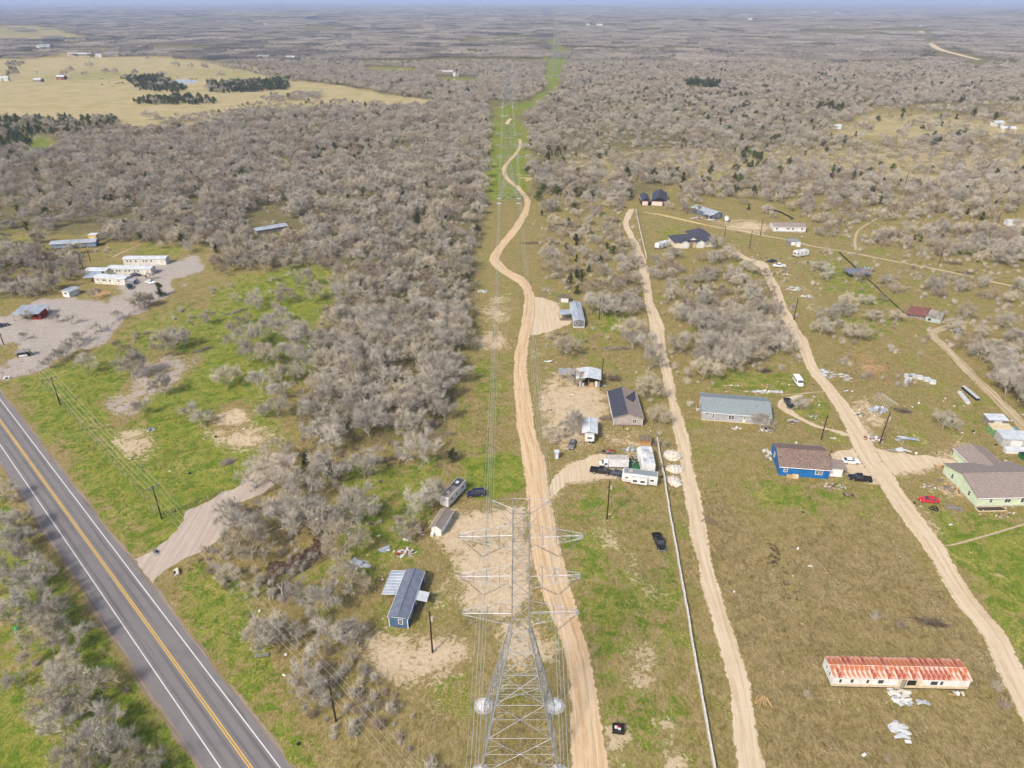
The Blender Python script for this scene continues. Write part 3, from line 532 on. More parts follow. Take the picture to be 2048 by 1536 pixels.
pond = patch('pond', 'small pale stock pond in the tan pasture', [(333, 164), (352, 159), (380, 159), (402, 163), (385, 167), (350, 167)], mat('pond_water', C(196, 200, 208), C(180, 186, 196), .02, .08, spec=.9), jag=6)

# ------------------------------------------------------------------ builders for buildings
LAND = []                                          # (x, y, words) landmarks, used to tell the trees apart
def face_tf(face, L, D, u, off):
    """origin, right and outward vectors for a wall face of an L x D block; u in metres along the face seen from outside"""
    if face == 'F': return Vector((u, 0, 0)), Vector((1, 0, 0)), Vector((0, -1, 0))
    if face == 'B': return Vector((L - u, D, 0)), Vector((-1, 0, 0)), Vector((0, 1, 0))
    if face == 'L': return Vector((0, D - u, 0)), Vector((0, -1, 0)), Vector((-1, 0, 0))
    return Vector((L, u, 0)), Vector((0, 1, 0)), Vector((1, 0, 0))
def obox(mb, o, r, n, u0, u1, z0, z1, d0, d1):
    q = lambda u, z, d: tuple(o + r * u + n * d + Vector((0, 0, z)))
    return mb.hexa([q(u0, z0, d1), q(u1, z0, d1), q(u1, z0, d0), q(u0, z0, d0)], [q(u0, z1, d1), q(u1, z1, d1), q(u1, z1, d0), q(u0, z1, d0)])
def window(par, face, L, D, u, z, w, h, bars=(), mf=None, mg=None):
    o, r, n = face_tf(face, L, D, u, 0); f = MB(); t = .11
    obox(f, o, r, n, -w / 2 - t, w / 2 + t, z + h, z + h + t, .003, .06); obox(f, o, r, n, -w / 2 - t, w / 2 + t, z - t, z, .003, .07)
    obox(f, o, r, n, -w / 2 - t, -w / 2, z, z + h, .003, .06); obox(f, o, r, n, w / 2, w / 2 + t, z, z + h, .003, .06)
    if 'v' in bars: obox(f, o, r, n, -.035, .035, z, z + h, .02, .055)
    if 'h' in bars: obox(f, o, r, n, -w / 2, w / 2, z + h / 2 - .035, z + h / 2 + .035, .021, .056)
    wo = f.build('window', mf or M_trim, par); g = MB(); obox(g, o, r, n, -w / 2, w / 2, z, z + h, .004, .03); g.build('pane', mg or M_glass, wo); return wo
def door(par, face, L, D, u, w=.95, h=2.05, z=.15, m=None, light=False):
    o, r, n = face_tf(face, L, D, u, 0); f = MB(); obox(f, o, r, n, -w / 2, w / 2, z, z + h, .004, .06); d = f.build('door', m or M_trim, par)
    k = MB(); obox(k, o, r, n, w * .32, w * .40, z + .95, z + 1.05, .06, .11); k.build('handle', M_steel, d)
    if light: g = MB(); obox(g, o, r, n, -w * .28, w * .28, z + h * .62, z + h * .88, .061, .066); g.build('pane', M_glass, d)
    return d
def gable_roof(par, L, D, wh, rise, m, axis='x', ov=.4, th=.14, ribs=0, rib_m=None, ridge=True, panels=False, name='roof'):
    """two sloping slabs; ribs/panels: spacing of the standing seams"""
    ro = None
    W_ = D if axis == 'x' else L; N = L if axis == 'x' else D; sl = rise / (W_ / 2)
    def q(a, b, z): return (a, b, z) if axis == 'x' else (b, a, z)
    mb = MB()
    for sgn in (0, 1):
        e = -ov if sgn == 0 else W_ + ov; ze = wh - ov * sl + th; zr = wh + rise + th; c = W_ / 2
        crn = [q(-ov, e, ze), q(N + ov, e, ze), q(N + ov, c, zr), q(-ov, c, zr)]
        if (sgn == 1) != (axis == 'y'): crn = crn[::-1]
        mb.slab(crn, th)
        if ribs:
            k = int((N + 2 * ov) / ribs)
            for i in range(k + 1):
                a = -ov + (N + 2 * ov) * i / k; b0, b1 = Vector(q(a, e, ze + .02)), Vector(q(a, c, zr + .02)); mb.bar(b0, b1, .035, n=4)
    r = mb.build(name, m, par)
    if ridge:
        c = W_ / 2; zr = wh + rise + th; a0, a1 = q(-ov, c, zr + .01), q(N + ov, c, zr + .01); MB().bar(a0, a1, .11, n=6, caps=True).build('ridge_cap', rib_m or m, r)
    # fascia boards
    for e in (-ov - .03, W_ + ov + .03):
        ze = wh - ov * sl + th; p0, p1 = q(-ov, e, ze - .1), q(N + ov, e, ze - .1); MB().bar(p0, p1, .1, n=4, caps=True).build('fascia', M_trim, r)
    return r
def walls(par, L, D, wh, rise, axis, m, base=None, base_h=.0, z0=.0, name='wall'):
    mb = MB(); mb.box(0, L, 0, D, z0, wh)
    if rise:
        if axis == 'x':
            for x in (0, L): mb.prism([(0, wh - .001), (D, wh - .001), (D / 2, wh + rise)], 0, x + (.0 if x == 0 else -.12), x + (.12 if x == 0 else 0))
        else:
            for y in (0, D): mb.prism([(0, wh - .001), (L, wh - .001), (L / 2, wh + rise)], 1, y + (.0 if y == 0 else -.12), y + (.12 if y == 0 else 0))
    w = mb.build(name, m, par)
    if base: MB().box(-.03, L + .03, -.03, D + .03, -.1, base_h).build('skirting', base, par)
    return w
def corner_trim(par, L, D, wh, m=None, faces=((0, 0), (1, 0), (0, 1), (1, 1)), z0=0):
    for a, b in faces:
        x, y = a * L, b * D; MB().box(x - .07, x + .07, y - .07, y + .07, z0, wh - .02).build('corner_board', m or M_trim, par)
def building(name, label, cat, FL, FR, D, wh, rise, axis, mw, mr, wins=(), doors=(), ov=.4, ribs=0, base=None, base_h=.35, trim=False, L=None, words=None, group=None, rotate=0):
    A, L0, ang = frame(FL, FR); L = L or L0
    e = empty(name, A, ang + rotate, label, cat, group)
    walls(e, L, D, wh, rise, axis, mw, base, base_h)
    gable_roof(e, L, D, wh, rise, mr, axis, ov, ribs=ribs)
    for w in wins: window(e, w[0], L, D, w[1] * (L if w[0] in 'FB' else D), *w[2:])
    for d in doors: door(e, d[0], L, D, d[1] * (L if d[0] in 'FB' else D), *d[2:])
    if trim: corner_trim(e, L, D, wh)
    c = A + Vector((math.cos(ang), math.sin(ang), 0)) * L / 2 + Vector((-math.sin(ang), math.cos(ang), 0)) * D / 2
    if words: LAND.append((c.x, c.y, words))
    return e, L
def lean_to(par, x0, x1, y0, y1, za, zb, m, along='x', posts=(), ribs=.9, name='porch_roof', th=.07):
    """single-slope roof: za at x0/y0 side, zb at the other"""
    q = [(x0, y0, za), (x1, y0, zb), (x1, y1, zb), (x0, y1, za)] if along == 'x' else [(x0, y0, za), (x1, y0, za), (x1, y1, zb), (x0, y1, zb)]
    mb = MB().slab(q, th)
    if ribs:
        n = int(((y1 - y0) if along == 'x' else (x1 - x0)) / ribs)
        for i in range(n + 1):
            t = i / max(n, 1)
            if along == 'x': y = y0 + (y1 - y0) * t; mb.bar((x0, y, za + .02), (x1, y, zb + .02), .03)
            else: x = x0 + (x1 - x0) * t; mb.bar((x, y0, za + .02), (x, y1, zb + .02), .03)
    r = mb.build(name, m, par)
    for x, y in posts:
        z = za + (zb - za) * ((x - x0) / (x1 - x0) if along == 'x' else (y - y0) / (y1 - y0)); MB().box(x - .06, x + .06, y - .06, y + .06, 0, z - th - .005).build('post', M_wood, par)
    return r

# ------------------------------------------------------------------ vehicles (x forward, origin on the ground under the middle)
WHEEL = {}
def wheels(par, xs_, hw, r=.36, m=M_rim):
    k = (round(r, 2), m.name)
    if k not in WHEEL:
        t = MB().cyl((0, -.13, 0), 1, r, .26, 16).mesh('tyre', M_tyre); c = MB().cyl((0, -.135, 0), 1, r * .62, .27, 12).mesh('rim', m); WHEEL[k] = (t, c)
    for x in xs_:
        for s in (-1, 1):
            w = obj('wheel', WHEEL[k][0], par, (x, s * (hw - .12), r)); obj('rim', WHEEL[k][1], w)
def body_loft(st):
    rings = []
    for x, hw, z0, z1 in st:
        rings.append([(x, -hw * .88, z0), (x, -hw, z0 + .22), (x, -hw, z1 - .22), (x, -hw * .95, z1 - .06), (x, -hw * .84, z1), (x, hw * .84, z1), (x, hw * .95, z1 - .06), (x, hw, z1 - .22), (x, hw, z0 + .22), (x, hw * .88, z0)][::-1])
    return MB().loft(rings)
def cabin(par, b0, b1, t0, t1, wb, wt, zb, zt, m, side_split=1):
    """greenhouse: painted frustum with glass panes laid on its four sides"""
    B = [Vector((b0, -wb, zb)), Vector((b1, -wb, zb)), Vector((b1, wb, zb)), Vector((b0, wb, zb))]; T = [Vector((t0, -wt, zt)), Vector((t1, -wt, zt)), Vector((t1, wt, zt)), Vector((t0, wt, zt))]
    mb = MB().hexa(B, T); c = mb.build('cab', m, par)
    R = [v.lerp(Vector((sum(q.x for q in T) / 4, 0, zt)), .06) + Vector((0, 0, .0)) for v in T]; MB().hexa(R, [v + Vector((0, 0, .03)) for v in R]).build('roof', m, c)
    def pane(a, b_, c_, d, nm, n):
        f = lambda u, v: (a.lerp(b_, u)).lerp(d.lerp(c_, u), v)
        for k in range(n):
            u0, u1 = .06 + .88 * k / n + .015 * (k > 0), .06 + .88 * (k + 1) / n - .015 * (k < n - 1)
            q = [f(u0, .12), f(u1, .12), f(u1, .9), f(u0, .9)]; nn = (q[1] - q[0]).cross(q[3] - q[0]).normalized() * .015
            MB().hexa([v - nn for v in q], [v + nn for v in q]).build(nm, M_glass, c)
    pane(B[1], B[2], T[2], T[1], 'windscreen', 1); pane(B[3], B[0], T[0], T[3], 'rear_window', 1); pane(B[0], B[1], T[1], T[0], 'side_window', side_split); pane(B[2], B[3], T[3], T[2], 'side_window', side_split)
    return c
def lights(par, xf, xr, hw, zf, zr):
    for s in (-1, 1):
        MB().box(xf - .05, xf + .02, s * hw - .2, s * hw + .2, zf - .08, zf + .08).build('headlight', M_lamp, par); MB().box(xr - .02, xr + .05, s * hw - .12, s * hw + .12, zr - .14, zr + .14).build('tail_light', M_redlens, par)
def vehicle(kind, label, rear, front, m, words=None, name=None, group=None, rim=M_rim):
    a, b = P(*rear), P(*front); c = (a + b) / 2; ang = math.atan2((b - a).y, (b - a).x)
    nm = name or {'sedan': 'car', 'coupe': 'car', 'suv': 'suv', 'pickup': 'pickup_truck', 'van': 'van'}[kind]
    e = empty(nm, c, ang, label, {'sedan': 'car', 'coupe': 'car', 'suv': 'car', 'pickup': 'pickup truck', 'van': 'van'}[kind], group)
    if kind in ('sedan', 'coupe'):
        lo = -.06 if kind == 'coupe' else 0
        body_loft([(-2.38, .72, .38, .8), (-2.2, .86, .28, .97 + lo), (-1.6, .92, .22, 1.0 + lo), (-.5, .93, .2, .96 + lo), (.9, .93, .2, .94 + lo), (1.7, .9, .22, .86 + lo), (2.2, .82, .28, .74), (2.4, .66, .36, .6)]).build('body', m, e, False)
        cabin(e, -1.95, 1.05, -1.15, .15, .86, .66, .93 + lo, 1.44 + lo * 1.5, m, 2); wheels(e, (-1.42, 1.42), .93, .34, rim); lights(e, 2.32, -2.34, .6, .62, .78)
    elif kind == 'suv':
        body_loft([(-2.42, .85, .42, 1.0), (-2.3, .95, .34, 1.12), (-1.4, .98, .3, 1.12), (.9, .98, .3, 1.1), (1.6, .96, .32, 1.04), (2.25, .9, .36, .96), (2.42, .78, .42, .8)]).build('body', m, e)
        cabin(e, -2.35, 1.15, -2.1, .45, .92, .76, 1.09, 1.8, m, 3); wheels(e, (-1.45, 1.45), .98, .39, rim); lights(e, 2.36, -2.42, .68, .82, 1.0)
        for s in (-1, 1): MB().bar((-1.8, s * .62, 1.88), (.1, s * .62, 1.88), .03).build('roof_rail', M_steel, e)
    elif kind == 'pickup':
        body_loft([(.35, .98, .42, 1.12), (.9, .99, .42, 1.12), (1.8, .98, .42, 1.1), (2.6, .94, .44, 1.04), (2.88, .84, .48, .92)]).build('body', m, e)
        bed = MB().box(-2.85, .34, -.98, .98, .45, .72); bed.box(-2.85, .34, -.98, -.86, .72, 1.12); bed.box(-2.85, .34, .86, .98, .72, 1.12); bed.box(-2.85, -2.74, -.86, .86, .72, 1.12); bed.box(.2, .34, -.86, .86, .72, 1.12)
        bo = bed.build('bed', m, e); MB().box(-2.73, .19, -.85, .85, .721, .74).build('bed_liner', M_black, bo)
        cabin(e, -.75, 1.55, -.5, .75, .93, .76, 1.1, 1.86, m, 2); MB().box(-.74, .33, -.97, .97, .5, 1.119).build('rear_door', m, e)
        wheels(e, (-1.75, 1.85), .99, .41, rim); lights(e, 2.82, -2.86, .72, .86, .95); MB().box(2.8, 2.96, -.9, .9, .45, .62).build('bumper', M_steel, e); MB().box(-2.98, -2.86, -.9, .9, .45, .6).build('bumper', M_steel, e)
    else:
        body_loft([(-2.75, .92, .4, 1.95), (-2.6, .99, .36, 2.3), (-1.0, 1.0, .34, 2.35), (1.2, 1.0, .34, 2.32), (1.55, .98, .34, 2.2), (2.05, .95, .36, 1.35), (2.55, .9, .4, 1.12), (2.75, .8, .46, .9)]).build('body', m, e)
        q = [Vector((1.62, -.82, 2.1)), Vector((1.62, .82, 2.1)), Vector((2.03, .84, 1.4)), Vector((2.03, -.84, 1.4))]; MB().hexa([v + Vector((.02, 0, .0)) for v in q], [v + Vector((.06, 0, .03)) for v in q]).build('windscreen', M_glass, e)
        for s in (-1, 1):
            for x0, x1 in ((.7, 1.5), (-.3, .5), (-1.4, -.6), (-2.4, -1.6)): MB().box(x0, x1, s * 1.0 - .02, s * 1.0 + .02, 1.4, 1.95).build('side_window', M_glass, e)
        wheels(e, (-1.75, 1.8), 1.0, .37, rim); lights(e, 2.7, -2.76, .66, .85, 1.1); MB().box(-2.78, -2.72, -.7, .7, 1.35, 1.95).build('rear_window', M_glass, e)
    if words: LAND.append((c.x, c.y, words))
    return e
P_black = paint('black_car_paint', (.012, .012, .014, 1)); P_navy = paint('navy_car_paint', (.012, .016, .05, 1)); P_grey = paint('grey_car_paint', (.16, .15, .15, 1)); P_white = paint('white_car_paint', (.75, .75, .75, 1)); P_red = paint('red_car_paint', (.50, .018, .02, 1))

def camper(name, label, FL, FR, W_, Hh, wins=(), dr=(), m=None, mroof=None, stripe=None, z0=.55, L=None, vents=2, slide=None, nose=True, words=None, group=None, cat='camper trailer', tongue='L'):
    A, L0, ang = frame(FL, FR); L = L or L0; e = empty(name, A, ang, label, cat, group); m = m or M_white
    # body: rounded-nose box
    pr = [(0.0, z0), (L, z0), (L, Hh - .15), (L - .15, Hh), (.15, Hh), (0, Hh - .15)] if not nose else [(.35, z0), (L, z0), (L, Hh - .2), (L - .2, Hh), (.5, Hh), (.08, Hh - .45), (0, z0 + .5)]
    MB().prism(pr, 1, 0, W_).build('body', m, e)
    MB().box(.45, L - .3, .12, W_ - .12, Hh - .01, Hh + .035).build('roof', mroof or M_metalwhite, e)
    for k in range(vents): x = L * (.25 + .5 * k / max(vents - 1, 1)); MB().box(x - .4, x + .4, W_ * .5 - .35, W_ * .5 + .35, Hh + .036, Hh + .3).build('roof_vent', M_white if k % 2 else M_conc, e)
    if stripe:
        MB().box(.3, L - .05, -.006, -.001, z0 + .35, z0 + .55).build('stripe', stripe, e)
    for w in wins: window(e, w[0], L, W_, w[1] * (L if w[0] in 'FB' else W_), *w[2:])
    for d in dr: door(e, d[0], L, W_, d[1] * (L if d[0] in 'FB' else W_), .7, 1.8, z0 + .1, M_trim)
    if slide:
        s = MB().box(L * slide[0], L * slide[1], -.8, -.004, z0 + .25, Hh - .35).build('slide_out', m, e); MB().box(L * slide[0] - .03, L * slide[1] + .03, -.83, 0, Hh - .349, Hh - .3).build('slide_roof', M_metalwhite, s)
        for u in (.25, .72):
            x = L * (slide[0] + (slide[1] - slide[0]) * u); MB().box(x - .55, x + .55, -.83, -.803, z0 + .8, z0 + 1.4).build('pane', M_glass, s)
    for x in (L * .52, L * .52 + .95):
        for y in (.1, W_ - .1): w = obj('wheel', MB().cyl((0, -.12, 0), 1, .36, .24, 14).mesh('wheel', M_tyre), e, (x, y, .36))
    tx = -1.3 if tongue == 'L' else L + 1.3; t0 = .4 if tongue == 'L' else L - .4
    MB().bar((t0, W_ * .2, z0 - .02), (tx, W_ / 2, z0 - .05), .06).bar((t0, W_ * .8, z0 - .02), (tx, W_ / 2, z0 - .05), .06).bar((tx, W_ / 2, z0), (tx, W_ / 2, 0), .05).build('tow_bar', M_black, e)
    q = A + Vector((math.cos(ang), math.sin(ang), 0)) * L / 2
    if words: LAND.append((q.x, q.y, words))
    return e, L

# ------------------------------------------------------------------ buildings of the near ground
M_bluewall = mat('slate_blue_siding', C(84, 112, 146), C(72, 98, 132), .8, .7); M_blue = mat('bright_blue_siding', C(36, 118, 186), C(26, 100, 168), .7, .6)
M_greywall = mat('light_grey_siding', C(184, 184, 190), C(166, 166, 174), .7, .7); M_greige = mat('greige_siding', C(192, 180, 172), C(172, 162, 156), .7, .7)
M_mint = mat('mint_green_siding', C(222, 234, 206), C(204, 220, 188), .7, .7); M_cream = mat('cream_stucco', C(238, 228, 206), C(222, 210, 186), .7, .75)
M_stain = mat('beige_panel', C(226, 208, 172), C(206, 186, 150), 1.2, .8); M_blond = mat('pale_stone', C(236, 236, 232), C(214, 212, 206), 1.5, .8)
M_rust = mat('rusty_metal', C(200, 116, 76), C(228, 208, 190), .8, .7, 0, (1, .45, 1), detail=9, lo=.42, hi=.60); M_rust2 = mat('deep_rust_metal', C(176, 86, 60), C(222, 194, 176), 1.0, .7, 0, (1, .45, 1), detail=9, lo=.48, hi=.64); M_rustseam = mat('bare_seam_metal', C(226, 214, 204), C(206, 160, 128), 1.4, .6)
M_redbrown = mat('rotten_red_roof', C(140, 92, 84), C(100, 70, 66), 1.6, .9, detail=8); M_greywood = mat('grey_weathered_boards', C(164, 156, 148), C(124, 116, 110), 1.3, .9, 0, (1, 1, .2), detail=8)
M_tealglass = mat('faded_cyan_paint', C(190, 202, 200), C(160, 170, 168), 1.5, .7); M_redpaint = mat('red_painted_metal', C(178, 40, 38), C(140, 30, 30), 1.2, .6)
M_osb = mat('sheathing_board', C(206, 176, 134), C(182, 150, 108), 2.5, .85); M_housewrap = mat('pale_house_wrap', C(238, 216, 210), C(220, 196, 188), 1.0, .7); M_yellowboard = mat('yellow_plywood', C(226, 200, 130), C(204, 178, 112), 1.2, .8)
M_turf = mat('artificial_turf', C(60, 120, 72), C(46, 100, 60), 3, .95)

# 1 slate-blue cabin with lean-to
e, L = building('cabin', 'slate blue cabin with white trim and metal lean-to below the pylon', 'cabin', (779.6, 1252.7), (816.5, 1256.8), 13.4, 2.75, .55, 'y', M_bluewall, M_slate, ov=.18, trim=True, words='the slate blue cabin',
    wins=[('F', .62, 1.1, .75, 1.05, 'h'), ('R', .17, 1.0, .8, 1.1, 'h'), ('R', .27, 1.0, .8, 1.1, 'h'), ('R', .72, 1.0, .7, 1.1, 'h')], doors=[('R', .47)])
MB().box(-.02, L + .02, -.045, -.004, 2.66, 2.78).build('gable_trim', M_trim, e)
lean_to(e, -3.5, -.2, 6.2, 13.3, 2.25, 2.62, M_metalroof, 'x', [(-3.3, 6.5), (-3.3, 9.8), (-3.3, 13)], .85); MB().box(-1.1, 0, 4.6, 6.0, .3, .42).build('step', M_conc, e)
lean_to(e, L + .2, L + 2.6, 5.4, 8.0, 2.62, 2.3, M_metalwhite, 'x', [(L + 2.4, 5.6), (L + 2.4, 7.8)], .6); MB().box(L + .05, L + 1.4, 4.9, 7.4, 0, .35).build('deck', M_wood, e)
# 2 white shed with taupe roof
e, L = building('shed', 'white shed with taupe shingle gable behind the fifth wheel camper', 'shed', (863.5, 1069), (882.5, 1068), 6.6, 2.4, .75, 'y', M_white, M_shingle_taupe, ov=.35, words='the white shed', rotate=math.radians(-22), L=2.5, wins=[('R', .4, 1.0, .7, .9)], doors=[('R', .75)])
MB().box(.05, .75, -.75, -.05, 0, 1.0).build('propane_cabinet', M_white, e)
e, L = camper('fifth_wheel_camper', 'white fifth wheel camper with dark front roof behind the white shed', (877, 1014), (897, 1016), 2.5, 3.2, L=9.0, nose=False, vents=2, wins=[('F', .2, 1.7, .8, .6), ('F', .45, 1.7, .9, .6), ('F', .8, 1.7, .8, .6)], dr=[('F', .6)], words='the fifth wheel camper', tongue='R')
A = P(897.5, 1018); e.location = A; e.rotation_euler[2] = math.radians(64); MB().box(5.2, 8.7, .14, 2.36, 3.235, 3.26).build('roof_panel', M_shingle_navy, e); MB().box(.4, 5.2, .14, 2.36, 3.235, 3.258).build('roof_panel', M_shingle_taupe, e)
vehicle('suv', 'dark navy suv parked on the grass by the fifth wheel camper', (967, 989), (936, 992), P_navy, 'the navy suv')
# 3 grey double-wide
e, L = building('mobile_home', 'greige double wide home with partly dark roof beside the dirt yard', 'mobile home', (1226.3, 852), (1284, 852.5), 16.4, 2.75, 1.5, 'y', M_greige, M_shingle_taupe, ov=.25, trim=True, words='the greige double wide', base=M_wood, base_h=.5, wins=[('F', .72, 1.2, 1.1, 1.1, 'vh'), ('R', .3, 1.2, .9, 1.1, 'h'), ('R', .7, 1.2, .9, 1.1, 'h'), ('L', .3, 1.2, .9, 1.1, 'h')], doors=[('L', .55)])
sl = 1.5 / (L / 2)
rf = MB(); z = lambda x: 2.75 + .14 + .03 + (x if x < L / 2 else L - x) * sl
rf.slab([(-.24, .0, z(-.24)), (L / 2 - .12, .0, z(L / 2 - .12)), (L / 2 - .12, 16.5, z(L / 2 - .12)), (-.24, 16.5, z(-.24))], .025); rf.slab([(L / 2 + .12, 9.6, z(L / 2 + .12)), (L * .8, 8.2, z(L * .8)), (L * .93, 11.5, z(L * .93)), (L * .98, 16.5, z(L * .98)), (L / 2 + .12, 16.5, z(L / 2 + .12))][:4], .025)
rf.build('dark_roof_sheet', M_shingle_navy, e)  # darker sheets over the left slope and the rear of the right slope
MB().box(-2.6, -.05, 3.0, 5.4, 0, .5).build('deck', M_wood, e); 
for k in range(4): MB().box(-2.6 - .3 * k - .3, -2.6 - .3 * k, 3.4, 5.0, 0, .4 - .1 * k).build('step', M_wood, e)
for x, y in ((-2.55, 3.05), (-2.55, 5.35), (-.6, 3.05), (-.6, 5.35)): MB().box(x - .05, x + .05, y - .05, y + .05, .5, 1.45).build('rail_post', M_wood, e)
# 4 travel trailer under a metal roof
e, L = camper('travel_trailer', 'white travel trailer under a ribbed metal gable roof', (1169.4, 886), (1188, 887), 8.6, 2.7, nose=False, vents=0, wins=[('F', .5, 1.5, 1.3, .55)], words='the roofed travel trailer')
gable_roof(e, L + 1.2, 7.6, 2.85, .55, M_metalwhite, 'y', .25, ribs=.9, name='cover_roof').location = (-.6, 1.0, 0)
for x, y in ((-.55, 1.2), (L + .55, 1.2), (-.55, 5), (L + .55, 5), (-.55, 8.3), (L + .55, 8.3)): MB().box(x - .06, x + .06, y - .06, y + .06, 0, 2.84).build('post', M_wood, e)
def box_building_plain(name, label, cat, c, w, d, h, m, mr, rz=0, rise=.25, words=None, group=None):
    e = empty(name, P(*c), rz, label, cat, group); MB().box(-w / 2, w / 2, 0, d, 0, h).build('wall', m, e)
    MB().slab([(-w / 2 - .12, -.12, h + .1), (w / 2 + .12, -.12, h + .1), (w / 2 + .12, d + .12, h + .1 + rise), (-w / 2 - .12, d + .12, h + .1 + rise)], .08).build('roof', mr, e)
    o = MB().box(-w * .2, w * .2, -.03, -.003, .05, min(2.0, h * .85)).build('door', M_trim if m is not M_trim else M_greywall, e)
    if words: LAND.append((e.location.x, e.location.y, words))
    return e
box_building_plain('portable_toilet', 'small pale portable toilet cabin beside the orange dirt road', 'portable toilet', (1113.5, 918), 1.15, 1.2, 2.1, M_greywall, M_metalwhite, rise=.05)
vehicle('sedan', 'grey sedan parked on the dirt below the roofed travel trailer', (1146, 884), (1141, 900), P_grey, 'the grey sedan')
# box truck
e = empty('box_truck', P(1228, 935), math.radians(180 - 1.5), 'white box truck parked at the end of the sandy drive', 'truck'); LAND.append((P(1228, 935).x, P(1228, 935).y, 'the box truck'))
MB().box(-3.7, 1.6, -1.2, 1.2, .95, 3.35).build('cargo_box', M_white, e); MB().box(-3.65, 1.55, -1.1, 1.1, 3.351, 3.375).build('roof', M_conc, e); MB().box(-3.4, 3.5, -.5, .5, .55, .9).build('chassis', M_black, e)
body_loft([(1.75, 1.02, .6, 2.35), (2.6, 1.04, .6, 2.4), (2.9, 1.03, .6, 2.2), (3.25, 1.02, .6, 1.6), (3.9, .98, .62, 1.5), (4.05, .9, .66, 1.3)]).build('cab', M_white, e)
MB().hexa([(2.93, -.88, 2.12), (2.93, .88, 2.12), (3.24, .9, 1.63), (3.24, -.9, 1.63)], [(2.98, -.88, 2.15), (2.98, .88, 2.15), (3.3, .9, 1.66), (3.3, -.9, 1.66)]).build('windscreen', M_glass, e)
for s in (-1, 1): MB().box(2.0, 2.75, s * 1.045 - .015, s * 1.045 + .015, 1.5, 2.1).build('side_window', M_glass, e)
wheels(e, (-2.4, 3.1), 1.12, .45); lights(e, 3.98, -3.72, .75, 1.0, .9)
vehicle('pickup', 'black pickup parked beside the white box truck', (1184, 943), (1219, 948), P_black, 'the pickup by the box truck')
vehicle('sedan', 'dark navy car half hidden behind the long camper with slide out', (1226, 949), (1250, 953), P_navy)
camper('travel_trailer', 'long white travel trailer with slide out and grey roof by the white fence', (1242.4, 965.3), (1313.6, 974.7), 2.5, 3.2, slide=(.27, .72), wins=[('F', .85, 1.6, .9, .6), ('F', .14, 1.6, .7, .5)], mroof=M_shingle_grey, vents=1, words='the long camper', stripe=M_greywall)
e, L = camper('motorhome', 'white motorhome with cluttered flat roof parked deep between fence and box truck', (1281.5, 948), (1309, 949), 8.6, 3.3, nose=False, vents=0, wins=[('L', .3, 1.6, .9, .7)], words='the cluttered motorhome', cat='motorhome')
for k, (x, y, w, d, h) in enumerate(((.5, 1.2, .9, .8, .3), (2.2, 2.4, .8, .7, .25), (.6, 3.5, 1.1, .9, .3), (2.0, 4.6, 1.2, .8, .2), (1.0, 5.9, 1.6, 1.0, .12), (2.4, 6.9, .8, .9, .3))): MB().box(x, x + w, y, y + d, 3.34, 3.34 + h).build('roof_vent', (M_conc, M_greywall, M_white)[k % 3], e)
camper('small_camper', 'small white camper beside the cluttered motorhome', (1276, 926), (1284, 926), 3.6, 2.7, nose=False, vents=0, wins=[('F', .5, 1.4, .7, .7)], L=1.8)
e = empty('wooden_shed', P(1279, 893), 0, 'wooden shed frame with orange plywood front behind the motorhome', 'shed'); MB().box(0, 3.2, 0, 2.2, 0, 2.0).build('wall', M_osb, e); MB().slab([(-.2, -.3, 2.15), (3.4, -.3, 2.15), (3.4, 2.5, 2.35), (-.2, 2.5, 2.35)], .08).build('roof', M_wood, e); MB().box(.15, 3.05, -.04, -.003, 1.0, 1.9).build('front_panel', mat('orange_plywood', C(206, 150, 96), C(186, 130, 80), 1.5, .8), e)
def deck(label, FL, FR, D, z=.35, n=None):
    A, L, ang = frame(FL, FR); e = empty('deck', A, ang, label, 'deck'); n = n or max(3, int(L / .3)); me = MB().box(0, L / n - .03, 0, D, z - .06, z).mesh('plank', M_wood)
    for k in range(n): obj('plank', me, e, (L * k / n, 0, 0))
    for x in (.1, L - .1):
        for y in (.1, D - .1): MB().box(x - .07, x + .07, y - .07, y + .07, 0, z - .065).build('post', M_wood, e)
    return e
deck('grey plank deck between the wooden shed and the white fence', (1299, 893), (1315, 892), 3.0); deck('small grey plank deck between the motorhome and the fence', (1309, 948), (1325, 948), 1.4)
patch('turf_mat', 'green artificial turf mat laid between box truck and motorhome', [(1256, 917), (1277, 917), (1281, 944), (1254, 944)], M_turf, z=.03, cat='mat', jag=.2)['kind'] = 'thing'
# flatbed trailer with junk
e = empty('utility_trailer', P(1215, 906), math.radians(4), 'small utility trailer loaded with scrap behind the box truck', 'trailer'); MB().box(-2, 2, -.9, .9, .5, .6).build('deck', M_wood, e); MB().bar((-2, 0, .55), (-3.2, 0, .5), .06).build('tow_bar', M_black, e); wheels(e, (.2,), .98, .32)
for k in range(9): x, y = random.uniform(-1.7, 1.5), random.uniform(-.6, .5); MB().box(0, random.uniform(.4, 1.1), 0, random.uniform(.25, .5), 0, random.uniform(.15, .5)).build('scrap', random.choice([M_redpaint, M_wood, M_greywall, M_osb, M_black]), e).location = (x, y, .605)
